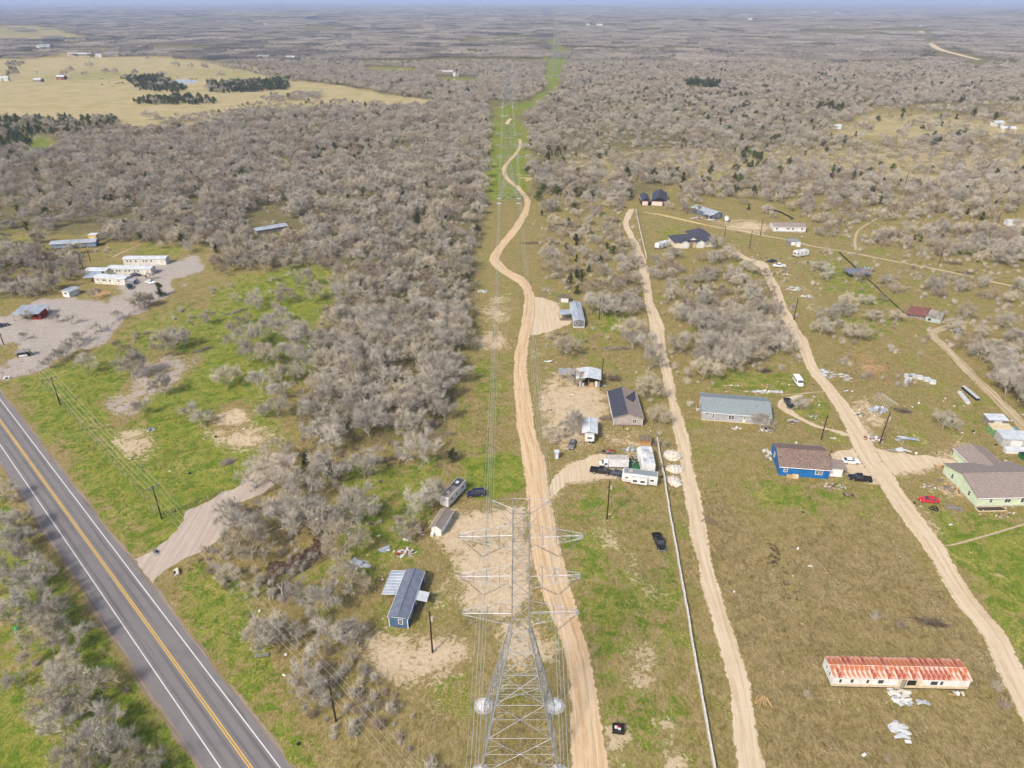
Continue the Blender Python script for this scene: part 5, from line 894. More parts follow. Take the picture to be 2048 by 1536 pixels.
# ------------------------------------------------------------------ transmission line
TB = (P(967, 1411) - P(1110, 1413)).length / 2; TY = (P(967, 1411).y + P(1110, 1413).y) / 2 - TB; TX = (P(967, 1411).x + P(1110, 1413).x) / 2
ZW, ZT, HB, HW, HT = 27.0, 50.4, TB, 1.35, 1.15
ARMS = ((30.9, 28.4), (38.3, 35.8), (45.8, 43.3)); ARM = 8.8
def half(z): return HB + (HW - HB) * z / ZW if z < ZW else HW + (HT - HW) * (z - ZW) / (ZT - ZW)
def tower_parts():
    out = []
    for sx, sy in ((-1, -1), (1, -1), (1, 1), (-1, 1)):
        mb = MB(); mb.bar((sx * HB, sy * HB, -.2), (sx * HW, sy * HW, ZW), .13, .11).bar((sx * HW, sy * HW, ZW), (sx * HT, sy * HT, ZT), .09, .07); out.append(('leg', mb.mesh('leg', M_steel)))
        f = MB().cyl((sx * HB, sy * HB, -.4), 2, 1.75, .45, 28).cyl((sx * HB, sy * HB, .051), 2, 1.25, .1, 24); out.append(('footing', f.mesh('footing', M_conc))); out.append(('footing_cap', MB().cyl((sx * HB, sy * HB, .153), 2, 1.15, .03, 24).mesh('footing_cap', M_white)))
    zl = [0, 7.2, 13.6, 19.2, 23.6, ZW]; zu = list(np.linspace(ZW, ZT, 10))
    corner = lambda k, z: Vector(((-1, 1, 1, -1)[k] * half(z), (-1, -1, 1, 1)[k] * half(z), z))
    for k in range(4):
        mb = MB(); k2 = (k + 1) % 4
        for a, b in zip(zl[:-1], zl[1:]):
            A0, A1, B0, B1 = corner(k, a), corner(k2, a), corner(k, b), corner(k2, b); t = .06
            mb.bar(A0, B1, t).bar(A1, B0, t).bar(B0, B1, t * .9)
            w0, w1 = half(a), half(b); f = w0 / (w0 + w1); X = A0.lerp(B1, f)
            if b < 20: # redundant bracing
                l = A0.lerp(B0, f); r = A1.lerp(B1, f); mb.bar(l, r, .045)
                for p, q, s in ((A0, X, l), (B0, X, l), (A1, X, r), (B1, X, r)): m_ = p.lerp(q, .5); mb.bar(m_, s, .033); mb.bar(m_, p.lerp(s, .5), .03)
        out.append(('body_bracing', mb.mesh('body_bracing', M_steel)))
        mb = MB()
        for i, (a, b) in enumerate(zip(zu[:-1], zu[1:])):
            A0, A1, B0, B1 = corner(k, a), corner(k2, a), corner(k, b), corner(k2, b); mb.bar(A0, B1, .036).bar(A1, B0, .036).bar(B0, B1, .042).bar(A0, A1, .042)
        out.append(('mast_bracing', mb.mesh('mast_bracing', M_steel)))
    for zt, zb in ARMS:
        for s in (-1, 1):
            mb = MB(); tip = Vector((s * ARM, 0, zt - 1.0)); ht = half(zt); hb = half(zb)
            ch = [Vector((s * ht, -ht, zt)), Vector((s * ht, ht, zt)), Vector((s * hb, hb, zb)), Vector((s * hb, -hb, zb))]; en = [tip + Vector((0, -.35, .05)), tip + Vector((0, .35, .05)), tip + Vector((0, .35, -.25)), tip + Vector((0, -.35, -.25))]
            for p, q in zip(ch, en): mb.bar(p, q, .055)
            for i in range(4): mb.bar(en[i], en[(i + 1) % 4], .06)
            n = 4
            for i in range(n):
                f0, f1 = i / n, (i + 1) / n
                for a, b in ((0, 1), (1, 2), (2, 3), (3, 0)):
                    mb.bar(ch[a].lerp(en[a], f0), ch[b].lerp(en[b], f1), .027)
                    if i: mb.bar(ch[a].lerp(en[a], f0), ch[b].lerp(en[b], f0), .03)
            out.append(('crossarm', mb.mesh('crossarm', M_steel)))
            c = Vector((s * 5.6, 0, zb - 2.5)); ins = MB()
            for top in (tip + Vector((0, 0, -.3)), Vector((s * (hb + .5), 0, zb - .05))):
                d = (c - top); m_ = 11
                ins.bar(top, c, .035)
                for i in range(2, m_): p = top + d * (i / m_); ins.bar(p, p + d.normalized() * .1, .14, .1, 8, True)
            out.append(('insulator', ins.mesh('insulator', mat('insulator_glass', C(150, 146, 140), C(120, 112, 108), 3, .3))))
    for s in (-1, 1):
        mb = MB(); t = Vector((s * 4.0, 0, ZT + .6))
        for q in ((s * HT, -HT, ZT), (s * HT, HT, ZT), (s * half(47.6), -half(47.6), 47.6), (s * half(47.6), half(47.6), 47.6)): mb.bar(q, t, .055)
        out.append(('earthwire_arm', mb.mesh('earthwire_arm', M_steel)))
    return out
TPARTS = tower_parts()
def ground_xy(px_, py_): q = P(px_, py_); return q.x, q.y
TOW = [(TX, TY), ground_xy(1018, 402), ground_xy(1015, 214), ground_xy(1109, 155)] + [(.0542 * y + 3.3, y) for y in (1660, 2030, 2400, 2790, 3200, 3650, 4150, 4700)]
TLAB = ['tall galvanised lattice pylon nearest the camera with three pairs of arms', 'second lattice pylon on the green clearing by the winding track', 'third lattice pylon at the bend of the power line', 'fourth pylon beyond the bend of the power line clearing', 'fifth pylon in the far row', 'sixth pylon in the far row', 'seventh pylon in the far row', 'eighth pylon in the far row', 'ninth pylon in the far row', 'tenth pylon in the far row', 'eleventh pylon in the far row', 'twelfth and most distant pylon near the horizon']
for k, (x, y) in enumerate(TOW):
    z = float(terr(x, y)); rz = 0 if k < 2 else (-.06 if k == 2 else -.054)
    e = empty('pylon', (x, y, z), rz, TLAB[k], 'pylon', 'pylons of the power line')
    if k: e.scale = (.95, .95, .91)
    for nm, me in TPARTS:
        if k > 3 and nm in ('insulator', 'footing', 'footing_cap'): continue
        obj(nm, me, e)
M_wire = mat('aluminium_conductor', C(226, 224, 216), C(206, 204, 198), 1, .45, .3)
def wire_pts(a, b, sag, n=36):
    a = Vector(a); b = Vector(b); return [a.lerp(b, i / n) - Vector((0, 0, 4 * sag * (i / n) * (1 - i / n))) for i in range(n + 1)]
def wire(name, label, cat, spans, r, m, group, offs=(0,)):
    mb = MB()
    for off in offs:
        for a, b, sag in spans:
            p = wire_pts(a, b, sag)
            for q0, q1 in zip(p[:-1], p[1:]): mb.bar(q0 + Vector((off, 0, 0)), q1 + Vector((off, 0, 0)), r, n=3)
    return tag(mb.build(name, m), label, cat, group)
TT = [(TX - 6, -290.0, 0)] + [(x, y, float(terr(x, y))) for x, y in TOW]
LV = ('lower', 'middle', 'upper')
for s, sw in ((-1, 'woods'), (1, 'road')):
    for lv, (zt, zb) in enumerate(ARMS):
        sp_ = []
        for i in range(len(TT) - 1):
            k0 = 1 if i < 2 else .92; a, b = TT[i], TT[i + 1]; sc = lambda j: 1.0 if j < 2 else .93
            L_ = math.hypot(a[0] - b[0], a[1] - b[1])
            sp_.append(((a[0] + s * 5.6 * sc(i), a[1], a[2] + (zb - 2.55) * (1 if i < 2 else .91)), (b[0] + s * 5.6 * sc(i + 1), b[1], b[2] + (zb - 2.55) * (1 if i + 1 < 2 else .91)), 10.5 * (L_ / 375) ** 2 if i else 9))
        wire('power_line', '%s paired conductors on the %s side of the pylons' % (LV[lv], sw), 'cable', sp_, .025, M_wire, 'high voltage conductors', (-.24, .24))
    sp_ = [((a[0] + s * 3.9, a[1], a[2] + 51 * (1 if i < 2 else .91)), (b[0] + s * 3.9, b[1], b[2] + 51 * (1 if i + 1 < 2 else .91)), 6) for i, (a, b) in enumerate(zip(TT[:-1], TT[1:]))]
    wire('earth_wire', 'thin earth wire on the %s side of the pylon tops' % sw, 'cable', sp_, .018, M_wire, 'earth wires')

# ------------------------------------------------------------------ utility poles
def pole(label, base, h, arm=None, transformer=False, lean=0.0, ang=0.0, group='utility poles', lamp=False):
    q = P(*base); e = empty('utility_pole', q, ang, label, 'utility pole', group); e.rotation_euler[1] = lean
    MB().bar((0, 0, -.2), (0, 0, h), .19, .13, 10, True).build('shaft', M_pole, e)
    if arm:
        for k, dz in enumerate((0,) if arm == 1 else (0, .0)):
            MB().box(-1.7, 1.7, -.22 + .34 * k, -.12 + .34 * k, h - .35, h - .2).build('crossarm', M_greywood, e)
        for x in (-1.6, -.6, .6, 1.6): MB().cyl((x, -.06, h - .199), 2, .07, .25, 8, .04).build('insulator', M_conc, e)
        for s in (-1, 1): MB().bar((s * .9, -.17, h - .3), (0, -.14, h - 1.1), .03).build('brace', M_steel, e)
    if transformer:
        t = MB().cyl((.42, 0, h - 2.4), 2, .28, 1.0, 14).build('transformer', M_conc, e); MB().cyl((.42, 0, h - 1.4), 2, .05, .2, 6).build('bushing', M_wood, t)
    if lamp: MB().bar((0, 0, h - 1.2), (.9, -.2, h - 1.0), .04).build('lamp_arm', M_steel, e); MB().cyl((.95, -.2, h - 1.15), 2, .16, .2, 10).build('lamp_head', M_lamp, e)
    LAND.append((q.x, q.y, 'the ' + label if len(label.split()) < 10 else 'a utility pole')); return q
qa, qb, qc = P(672, 1443), P(323.7, 1038), P(121, 810); pang = math.atan2((qb - qa).y, (qb - qa).x) - math.pi / 2
pole('utility pole with double crossarm nearest the camera beside the highway', (672, 1443), 11.2, 2, ang=pang); pole('utility pole with crossarm standing by the pasture gate', (323.7, 1038), 9.8, 2, ang=pang); pole('utility pole with crossarm beside the gravel lot entrance', (121, 810), 9.8, 2, ang=pang)
chain = [qa + (qa - qb) * .9, qa, qb, qc, qc + (qc - qb) * 1.05, qc + (qc - qb) * 2.1]
for k, x in enumerate((-1.6, -.6, .6, 1.6)):
    off = Vector((math.cos(pang), math.sin(pang), 0)) * x; hs = [11.2, 11.25, 9.85, 9.85, 9.85, 9.85]
    wire('service_wire', '%s overhead wire of the roadside poles' % ('outermost roadside', 'second', 'third', 'innermost')[k], 'cable', [(tuple(a + off + Vector((0, 0, h0 + (.0)))), tuple(b + off + Vector((0, 0, h1))), 1.0) for a, b, h0, h1 in zip(chain[:-1], chain[1:], hs[:-1], hs[1:])], .024, M_wire, 'roadside overhead wires')
for lb, b, h, kw in (('dark pole standing alone below the slate blue cabin', (865, 1305), 11.0, dict(transformer=True)), ('pole with transformer and guy wire in the field below the long camper', (1213.7, 1039), 11.6, dict(transformer=True)), ('pole between the light grey and bright blue houses', (1642, 879), 8.2, dict(lean=.03)), ('leaning pole at the junk pile across the gravel lane', (1759, 887), 10.3, dict(lean=.05, transformer=True)), ('pole beside the upper gravel lane', (1587.5, 640), 9.3, {}), ('pole at the corner of the open barn', (1203, 773), 10.4, {}),
    ('pole with lamp behind the grey single wide', (1198, 640), 9.2, dict(transformer=True)), ('pole beside the thin farm lane at the right', (1877, 532), 9, dict(transformer=True)), ('pole in front of the white double wide', (1520.5, 471.6), 9.5, {}), ('pole by the far right mobile home', (1992, 458), 9, dict(transformer=True)), ('pole in the far right scrub', (1892, 399), 9, {}), ('pole by the cream house drive', (1499, 497), 9.5, dict(lamp=True)), ('pole near the cream house corner', (1447, 487), 9, {}),
    ('pole left of the blue grey mobile home', (44, 519), 9, dict(transformer=True)), ('pole among trees below the blue grey mobile home', (156, 542), 9, dict(transformer=True)), ('pole behind the short white mobile home', (181, 523), 8.5, dict(transformer=True)), ('pole at the left edge of the gravel lot trees', (45, 592), 9, dict(lamp=True)), ('pole cut by the left edge at the gravel lot gate', (8, 690), 9, {}), ('short white post near the short white mobile home', (168, 543), 6, {}), ('pole in the scrub clearing on the right', (1810, 372), 10, {}), ('pole at the far end of the sand road', (1275, 365), 9, {})):
    pole(lb, b, h, None, **kw)
e = tag(MB().bar(P(1213.7, 1039) + Vector((0, 0, 9)), P(1208, 1040) + Vector((-3.2, 1.5, 0)), .018, n=3).bar(P(1213.7, 1039) + Vector((.1, 0, 10.5)), P(1246, 950) + Vector((0, 0, 3)), .02, n=3).build('guy_wire', M_wire), 'pale guy and drop wires of the pole below the long camper', 'cable')

# ------------------------------------------------------------------ fences
def resample(px_pts, step, world=False):
    w = [P(*q) for q in px_pts] if not world else [Vector(q) for q in px_pts]; out = [w[0]]; acc = 0
    for a, b in zip(w[:-1], w[1:]):
        L_ = (b - a).length; t = step - acc
        while t <= L_: out.append(a.lerp(b, t / L_)); t += step
        acc = L_ - (t - step)
    return out
def panel_fence(label, pts_, step, h, th, m, name='fence', cat='fence', wob=.05, post=None):
    q = resample(pts_, step); e = empty(name, q[0], 0, label, cat); me = MB().box(0, step - .04, -th / 2, th / 2, 0.02, h).mesh('panel', m); pm_ = MB().box(-.05, .05, -.05, .05, 0, h + .1).mesh('post', post or m)
    for a, b in zip(q[:-1], q[1:]):
        d = b - a; obj('panel', me, e, (a - q[0]) + Vector((random.uniform(-wob, wob), random.uniform(-wob, wob), 0)), (random.uniform(-.03, .03), 0, math.atan2(d.y, d.x) + random.uniform(-.012, .012)))
        obj('post', pm_, e, a - q[0])
    return e
panel_fence('long white panel fence running beside the pale sand road', [(1313.6, 879), (1320, 915), (1329, 962), (1340, 1032), (1354.8, 1116), (1372, 1212), (1391, 1328), (1409, 1428), (1428, 1536), (1452, 1670)], 2.4, .95, .30, M_agedwhite)
panel_fence('white panel fence along the top of the sand road', [(1271.5, 421), (1280, 462), (1287, 492), (1294, 521)], 2.4, 1.3, .18, M_agedwhite)
panel_fence('low black silt fence running up to the grey carport', [(1677.7, 505.8), (1693, 520), (1712, 538)], 2.4, .7, .05, M_black, wob=.08, post=M_wood); panel_fence('low black silt fence ending at the collapsed house', [(1731, 555), (1760, 582), (1785, 606), (1810, 630)], 2.4, .55, .05, M_black, wob=.08, post=M_wood)
panel_fence('dark silt fence on the bank behind the white double wide', [(1535, 420), (1560, 425), (1588, 440)], 2.4, .9, .08, M_black, wob=.1, post=M_wood)
def post_fence(label, pts_, step, h, r, m, rails=(), rail_r=.03, rail_m=None, name='fence', square=False, stuff=False):
    q = resample(pts_, step); e = empty(name, q[0], 0, label, 'fence'); me = MB().bar((0, 0, -.1), (0, 0, h), r, n=6, caps=True).mesh('post', m)
    for a in q: obj('post', me, e, a - q[0], (random.uniform(-.05, .05), random.uniform(-.05, .05), 0))
    for z in rails:
        for a, b in zip(q[:-1], q[1:]): MB().bar(a - q[0] + Vector((0, 0, z)), b - q[0] + Vector((0, 0, z)), rail_r, n=4).build('rail', rail_m or m, e)
    return e
M_tpost = mat('dark_steel_post', C(70, 78, 70), C(52, 58, 54), 2, .7)
post_fence('thin wire fence with dark posts along the highway pasture', [(79, 760), (129, 816), (202, 898), (272, 977), (305, 1018), (322, 1042)], 4.0, 1.3, .05, M_tpost, (.5, .9, 1.2), .012, M_steel)
post_fence('weathered wooden rail fence beside the gravel lot drive', [(61.5, 746), (120, 712), (190, 671), (250, 637), (308, 602.7)], 3.2, 1.25, .08, M_wood, (.55, 1.05), .05)
post_fence('yellow lumber fence above the green lawn of the cream house', [(1309, 432), (1341, 439), (1376, 447), (1428, 460)], 4.2, 1.9, .12, M_yellowboard, (1.75,), .16)
post_fence('wire fence of thin poles behind the greige double wide', [(1302, 770), (1308, 820), (1314, 878)], 4.5, 1.5, .05, M_greywood, (1.3,), .02, M_steel)
e = post_fence('dark pipe fence across the pasture entrance', [(328, 1030), (348, 1025), (369, 1021), (394, 1011), (419, 1000)], 2.6, 1.35, .08, M_tpost, (.4, .85, 1.25), .035)
e = empty('farm_gate', P(419, 1000), math.atan2((P(442, 987) - P(419, 1000)).y, (P(442, 987) - P(419, 1000)).x), 'open dark pipe gate at the gravel entrance', 'gate')
for z in (.25, .5, .75, 1.0, 1.25): MB().bar((0, 0, z), (4.2, 0, z), .03).build('rail', M_tpost, e)
for x in (0, 2.1, 4.2): MB().bar((x, 0, .1), (x, 0, 1.35), .05).build('upright', M_tpost, e)
post_fence('dark fence posts on the lower side of the gravel entrance', [(470, 1000), (466, 1050), (446, 1084), (415, 1105)], 4.0, 1.3, .07, M_tpost, (1.1,), .02, M_steel)

# ------------------------------------------------------------------ junk, lumber, rubble
UNIT = {}
def unit(m):
    if m.name not in UNIT: UNIT[m.name] = MB().box(-.5, .5, -.5, .5, 0, 1).mesh('piece', m)
    return UNIT[m.name]
PAL = {'white': [M_white, M_metalwhite, M_greywall, M_agedwhite], 'mixed': [M_white, M_greywall, M_osb, M_greywood, M_wood, M_black, M_agedwhite], 'metal': [M_metalroof, M_steel, M_metalwhite, M_metalroof], 'wood': [M_woodn, M_osb, M_wood, M_greywood], 'red': [M_redpaint, M_redbrown, M_white, M_greywall, M_osb, M_agedwhite], 'dark': [M_black, M_greywood, M_wood, M_bark_dark]}
def junk(name, label, c, rx, ry, n, pal, big=1.0, flat=False, cat='debris', rz=0.0, piece='scrap'):
    q = P(*c); e = empty(name, q, rz, label, cat); LAND.append((q.x, q.y, 'the ' + label if len(label.split()) < 10 else 'scattered junk'))
    for k in range(n):
        r = math.sqrt(random.random()); a = random.uniform(0, 6.28); x, y = r * rx * math.cos(a), r * ry * math.sin(a); z = max(0, (1 - r) * .55 * big) * random.random()
        if flat or random.random() < .6: s = (random.uniform(.7, 2.2) * big, random.uniform(.25, .8) * big, random.uniform(.03, .09))
        else: s = (random.uniform(.3, .9) * big, random.uniform(.3, .8) * big, random.uniform(.2, .7) * big)
        obj(piece, unit(random.choice(PAL[pal])), e, (x, y, z), (random.uniform(-.18, .18), random.uniform(-.18, .18), random.uniform(-.5, .5) if flat else random.uniform(0, 6.28)), s)
    return e
for nm, lb, c, rx, ry, n, pal, big, flat in (
 ('sheet_stack', 'fan of long pale metal sheets on the grass above the slate blue cabin', (712, 1130), 2.4, .9, 12, 'metal', 2.0, True), ('rubbish_heap', 'spread of pinkish rubbish right of the long metal sheets', (806, 1106), 2.6, 1.3, 34, 'red', .8, False), ('metal_sheet', 'small pile of bluish sheets between the metal sheets and rubbish', (769, 1100), .6, 1.2, 5, 'metal', 1.2, True), ('foam_block', 'white slab lying in the grass below the white shed', (817, 1079), .8, .2, 2, 'white', 1.1, True),
 ('rubbish_heap', 'rubbish heap with white bins in the brush left of the cabin', (686, 1272), 1.9, 1.4, 22, 'mixed', .8, False), ('white_sack', 'single white sack on the grass left of the cabin', (672, 1166), .5, .3, 3, 'white', .8, False), ('scrap_heap', 'small silver scrap heap in the green pasture', (300, 859), 1.3, .8, 10, 'metal', .8, False), ('rubbish_heap', 'loose rubbish beside the white shed door', (845, 1062), 1.2, 1.5, 14, 'red', .5, False),
 ('tarp_sheets', 'heap of blue grey sheets behind the box truck', (1262, 900), 2.2, 1.0, 16, 'metal', 1.0, False), ('yard_clutter', 'clutter of chairs and boxes on the green turf', (1268, 922), 1.4, 2.2, 22, 'mixed', .55, False), ('building_rubbish', 'row of white building rubbish behind the light grey house', (1530, 784), 6.5, .8, 60, 'white', .75, False), ('pallet_heap', 'low heap of broken boards above the white rubbish row', (1535, 772), 2.2, 1.0, 16, 'wood', .8, False), ('rubbish_heap', 'scattered white scraps on the lawn behind the light grey house', (1460, 773), 3.5, 1.2, 16, 'white', .5, False),
 ('scrap_heap', 'grey scrap heap at the front corner of the light grey house', (1532, 861), 2.2, 1.1, 24, 'mixed', .8, False), ('rubbish_heap', 'small pale scraps in front of the light grey house', (1474, 857), 1.4, .6, 9, 'white', .6, False), ('board_stack', 'stack of grey boards on the grass below the black pickup drive', (1586, 843), 1.3, 1.6, 12, 'mixed', 1.0, True), ('scrap_heap', 'white scraps beside the black pickup on the curved drive', (1594, 808), 1.6, .8, 14, 'white', .6, False), ('scrap_heap', 'scattered scraps inside the loop of the curved drive', (1625, 834), 2.4, 1.0, 12, 'mixed', .6, False), ('white_door', 'white door panel leaning on the grass by the pole', (1669, 877), .5, .8, 3, 'white', 1.0, True),
 ('rubbish_heap', 'white rubbish at the back corner of the bright blue house', (1535, 908), 1.2, 3.0, 20, 'white', .7, False), ('rubbish_heap', 'buckets and rubbish between the blue house and the black pickup', (1668, 973), 3.4, 1.5, 34, 'mixed', .5, False), ('plywood_sheets', 'tan plywood sheets on the grass before the blue house', (1625, 975), 1.4, .4, 4, 'wood', .9, True), ('brush_heap', 'dark brushy junk heap in the grass below the black pickup', (1697, 990), 1.2, .7, 14, 'dark', .7, False),
 ('junk_heap', 'red and white junk heap at the foot of the leaning pole', (1748, 877), 2.6, 1.6, 34, 'red', .9, False), ('sheet_stack', 'silver metal sheets tossed beside the wire hoops', (1758, 822), 2.4, 1.7, 16, 'metal', 1.6, False), ('lumber_pile', 'pale long boards lying at the edge of the gravel lane', (1800, 902), 2.6, .5, 5, 'white', 2.0, True), ('metal_sheet', 'long silver strip lying in the grass right of the junk heap', (1812, 878), 2.0, .15, 3, 'metal', 2.4, True), ('scrap_heap', 'small scrap heap on the sand left of the metal sheets', (1715, 829), 1.3, .8, 10, 'mixed', .8, False), ('white_board', 'white square board beside the upper lane bend', (1694, 783), .7, .4, 2, 'white', 1.1, True),
 ('yard_clutter', 'grey bag and green toys near the red car', (1860, 974), 2.4, 1.2, 18, 'mixed', .55, False), ('lumber_pile', 'loose lumber along the wall of the mint green house', (1900, 975), 2.0, 3.6, 22, 'wood', .9, False), ('yard_clutter', 'row of buckets and rubbish in front of the mint green house', (2005, 1012), 5.0, .8, 26, 'mixed', .5, False), ('yard_clutter', 'tyres and tubs on the lawn below the mint green house', (1998, 1028), 6.0, 1.4, 26, 'mixed', .45, False), ('plank_stack', 'yellow planks at the back corner of the mint green house', (1882, 934), 1.8, .4, 6, 'wood', 1.2, True),
 ('rubbish_heap', 'white debris heap against the rusty roofed mobile home', (1802, 1393), 2.1, 2.2, 46, 'white', .8, True), ('rubbish_heap', 'white debris heap alone in the brown field', (1800, 1464), 1.3, 2.2, 34, 'white', .8, True), ('metal_sheet', 'flat grey sheet beside the debris of the mobile home', (1847, 1408), .6, .4, 2, 'metal', 1.2, True), ('rubbish_heap', 'small scraps under the end of the rusty roofed home', (1914, 1388), 1.4, .5, 9, 'mixed', .6, False), ('rubbish_heap', 'bluish rubbish heap at the edge of the main woods', (966, 583), 2.6, 1.4, 26, 'white', .9, False), ('white_sheet', 'white sheet in the grass above the tin lean to', (1099, 724), 1.2, .7, 3, 'white', 1.4, True), ('leaning_sheet', 'pale blue sheet leaning beside the open barn', (1204, 772), .4, 1.2, 2, 'metal', 1.5, True),
 ('junk_heap', 'junk spread beside the blue grey metal house', (1393, 437), 4.0, 2.2, 36, 'mixed', 1.0, False), ('junk_heap', 'junk around the porch of the blue grey metal house', (1418, 440), 3.0, 1.6, 24, 'white', .9, False), ('junk_heap', 'white junk below the lane bend', (1590, 578), 3.2, 2.2, 26, 'white', 1.0, False), ('junk_heap', 'white junk beside the upper lane pole', (1615, 594), 3.0, 1.6, 22, 'white', .9, False), ('junk_heap', 'loose junk around the white pickup at the bend', (1560, 546), 6.0, 3.0, 28, 'mixed', .8, False), ('junk_heap', 'junk around the parked motorhome', (1605, 526), 6.0, 2.5, 24, 'mixed', .8, False), ('old_boat', 'white wrecked boat by the rutted track', (1914, 662), 2.2, .8, 14, 'white', 1.0, False), ('junk_heap', 'scrap pile above the collapsed house', (1838, 552), 3.4, 1.5, 22, 'mixed', 1.0, False), ('junk_heap', 'grey tilted trailer scrap beside the carport', (1738, 538), 2.0, 2.0, 14, 'metal', 1.1, False),
 ('junk_heap', 'pale scrap below the blue grey mobile home', (125, 508), 6.0, 1.6, 26, 'white', 1.2, False), ('concrete_rubble', 'white flat rubble at the top of the bare slope', (1692, 755), 1.6, 3.2, 18, 'white', .8, True), ('concrete_rubble', 'white flat stones beside the gravel lane bend', (1655, 748), 2.4, 3.6, 26, 'white', .9, True), ('white_stones', 'scatter of white stones on the power line clearing', (1012, 232), 14, 4, 12, 'white', 1.6, True), ('white_stones', 'white slab on the second span of the clearing', (1016, 276), 4, 1, 3, 'white', 2.2, True), ('white_stones', 'white patch of stones past the bend of the clearing', (1106, 152), 18, 3, 14, 'white', 3.0, True), ('yard_clutter', 'loose junk in the yard of the far right mobile home', (2000, 462), 6, 2, 16, 'mixed', 1.0, False)):
    junk(nm, lb, c, rx, ry, n, pal, big, flat)
# logs
def logs(label, c, n, L_, r, m=M_woodn, spread=.9):
    q = P(*c); e = empty('log_pile', q, random.uniform(-.3, .3), label, 'logs'); me = MB().cyl((-.5, 0, 0), 0, 1, 1, 8, .9).mesh('log', m)
    for k in range(n): obj('log', me, e, (random.uniform(-.5, .5) * spread, (k - n / 2) * .42 * spread, r + (.0 if k % 3 else r * 1.4)), (0, random.uniform(-.04, .08), math.radians(80 + random.gauss(0, 24))), (L_ * random.uniform(.75, 1.1), r, r))
    for o in e.children: o.location.x, o.location.y = o.location.y, o.location.x
    return e
logs('fan of cut logs beside the sand road near a burrow', (1421, 1042), 8, 2.9, .1, M_wood); logs('fan of tan logs near the derelict mobile home', (1528, 1402), 7, 2.4, .12, M_woodn); logs('two short boards behind the black pickup by the blue house', (1744, 975), 3, 1.8, .08, M_woodn, .5)
for lb, a, b in (('upper long stack of dark lumber above the evergreen clump', (1125, 455), (1181, 454)), ('lower long stack of dark lumber above the evergreen clump', (1125, 463), (1181, 462))):
    A, L_, ang = frame(a, b); e = empty('lumber_stack', A, ang, lb, 'lumber'); 
    for k in range(7): MB().box(random.uniform(0, .8), L_ - random.uniform(0, .9), .18 * k, .18 * k + .15, 0, random.uniform(.5, 1.0)).build('board', (M_wood, M_bark_dark, M_greywood)[k % 3], e)
# crushed concrete mounds
def mound(label, c, rx, ry, h, m1, n=26):
    q = P(*c); e = empty('rubble_mound', q, random.uniform(0, 3), label, 'rubble'); rg = []
    for i in range(9):
        f = i / 8; z = h * math.sin(f * math.pi / 2); rr = math.cos(f * math.pi / 2) + .02
        rg.append([(rx * rr * math.cos(t * .349) * (1 + .28 * (random.random() - .5)), ry * rr * math.sin(t * .349) * (1 + .28 * (random.random() - .5)), z * random.uniform(.85, 1.12)) for t in range(18)])
    MB().loft(rg).build('heap', m1, e)
    for k in range(n): r = math.sqrt(random.random()); a = random.uniform(0, 6.28); obj('chunk', unit(random.choice([M_white, M_conc, M_agedwhite])), e, (rx * r * 1.1 * math.cos(a), ry * r * 1.1 * math.sin(a), max(0, h * math.cos(r * 1.5)) * .8), (random.uniform(-.6, .6), random.uniform(-.6, .6), random.uniform(0, 3)), (random.uniform(.2, .7), random.uniform(.2, .5), random.uniform(.15, .4)))
M_crush = mat('crushed_concrete', C(232, 222, 208), C(190, 174, 156), 2.2, .95, bump=.8, detail=8)
mound('upper mound of crushed white rubble between fence and sand road', (1345, 912), 2.3, 2.5, 1.2, M_crush); mound('middle mound of crushed white rubble between fence and sand road', (1350, 939), 2.3, 1.8, 1.0, M_crush); mound('lower mound of crushed white rubble between fence and sand road', (1349, 964), 2.3, 1.7, 1.1, M_crush)
# beehives and white boxes
hv_me = (MB().box(-.45, .45, -.35, .35, 0, .75).mesh('hive_body', M_black), MB().box(-.45, .45, -.35, .35, 0, .5).mesh('hive_body', M_white), MB().box(-.5, .5, -.4, .4, .0, .1).mesh('hive_lid', M_metalwhite))
def hive(label, c, dark, group, s=1.0):
    e = empty('beehive', P(*c), random.uniform(-.4, .1), label, 'beehive', group); e.scale = (s, s, s); obj('hive_body', hv_me[0 if dark else 1], e); obj('hive_lid', hv_me[2], e, (0, 0, .751 if dark else .501))
for k in range(7): hive('black beehive in the dark row nearest the rutted track', (1927 + 4.4 * k, 778 + 3.7 * k), True, 'dark row of beehives', 1.15)
for k in range(6): hive('white beehive in the pale row beside the dark row', (1919 + 3.2 * k, 787 + 4.0 * k), False, 'pale row of beehives', 1.2)
for k, c in enumerate(((1814, 755), (1824, 755), (1816, 762), (1814, 767), (1838, 758), (1853, 762), (1864, 767))): hive('white box hive scattered on the bare slope', c, False, 'scattered white box hives', 1.9)
e = empty('hoop_frame', P(1757, 796), math.atan2((P(1785, 816) - P(1757, 796)).y, (P(1785, 816) - P(1757, 796)).x), 'row of bare wire hoops for a tunnel greenhouse', 'hoop frame')
for k in range(9):
    mb = MB(); pr_ = None
    for i in range(13): t = math.pi * i / 12; q = Vector((k * .85, 2.0 * math.cos(t), 1.9 * math.sin(t))); pr_ is not None and mb.bar(pr_, q, .045, n=4); pr_ = q
    mb.build('hoop', M_white, e)
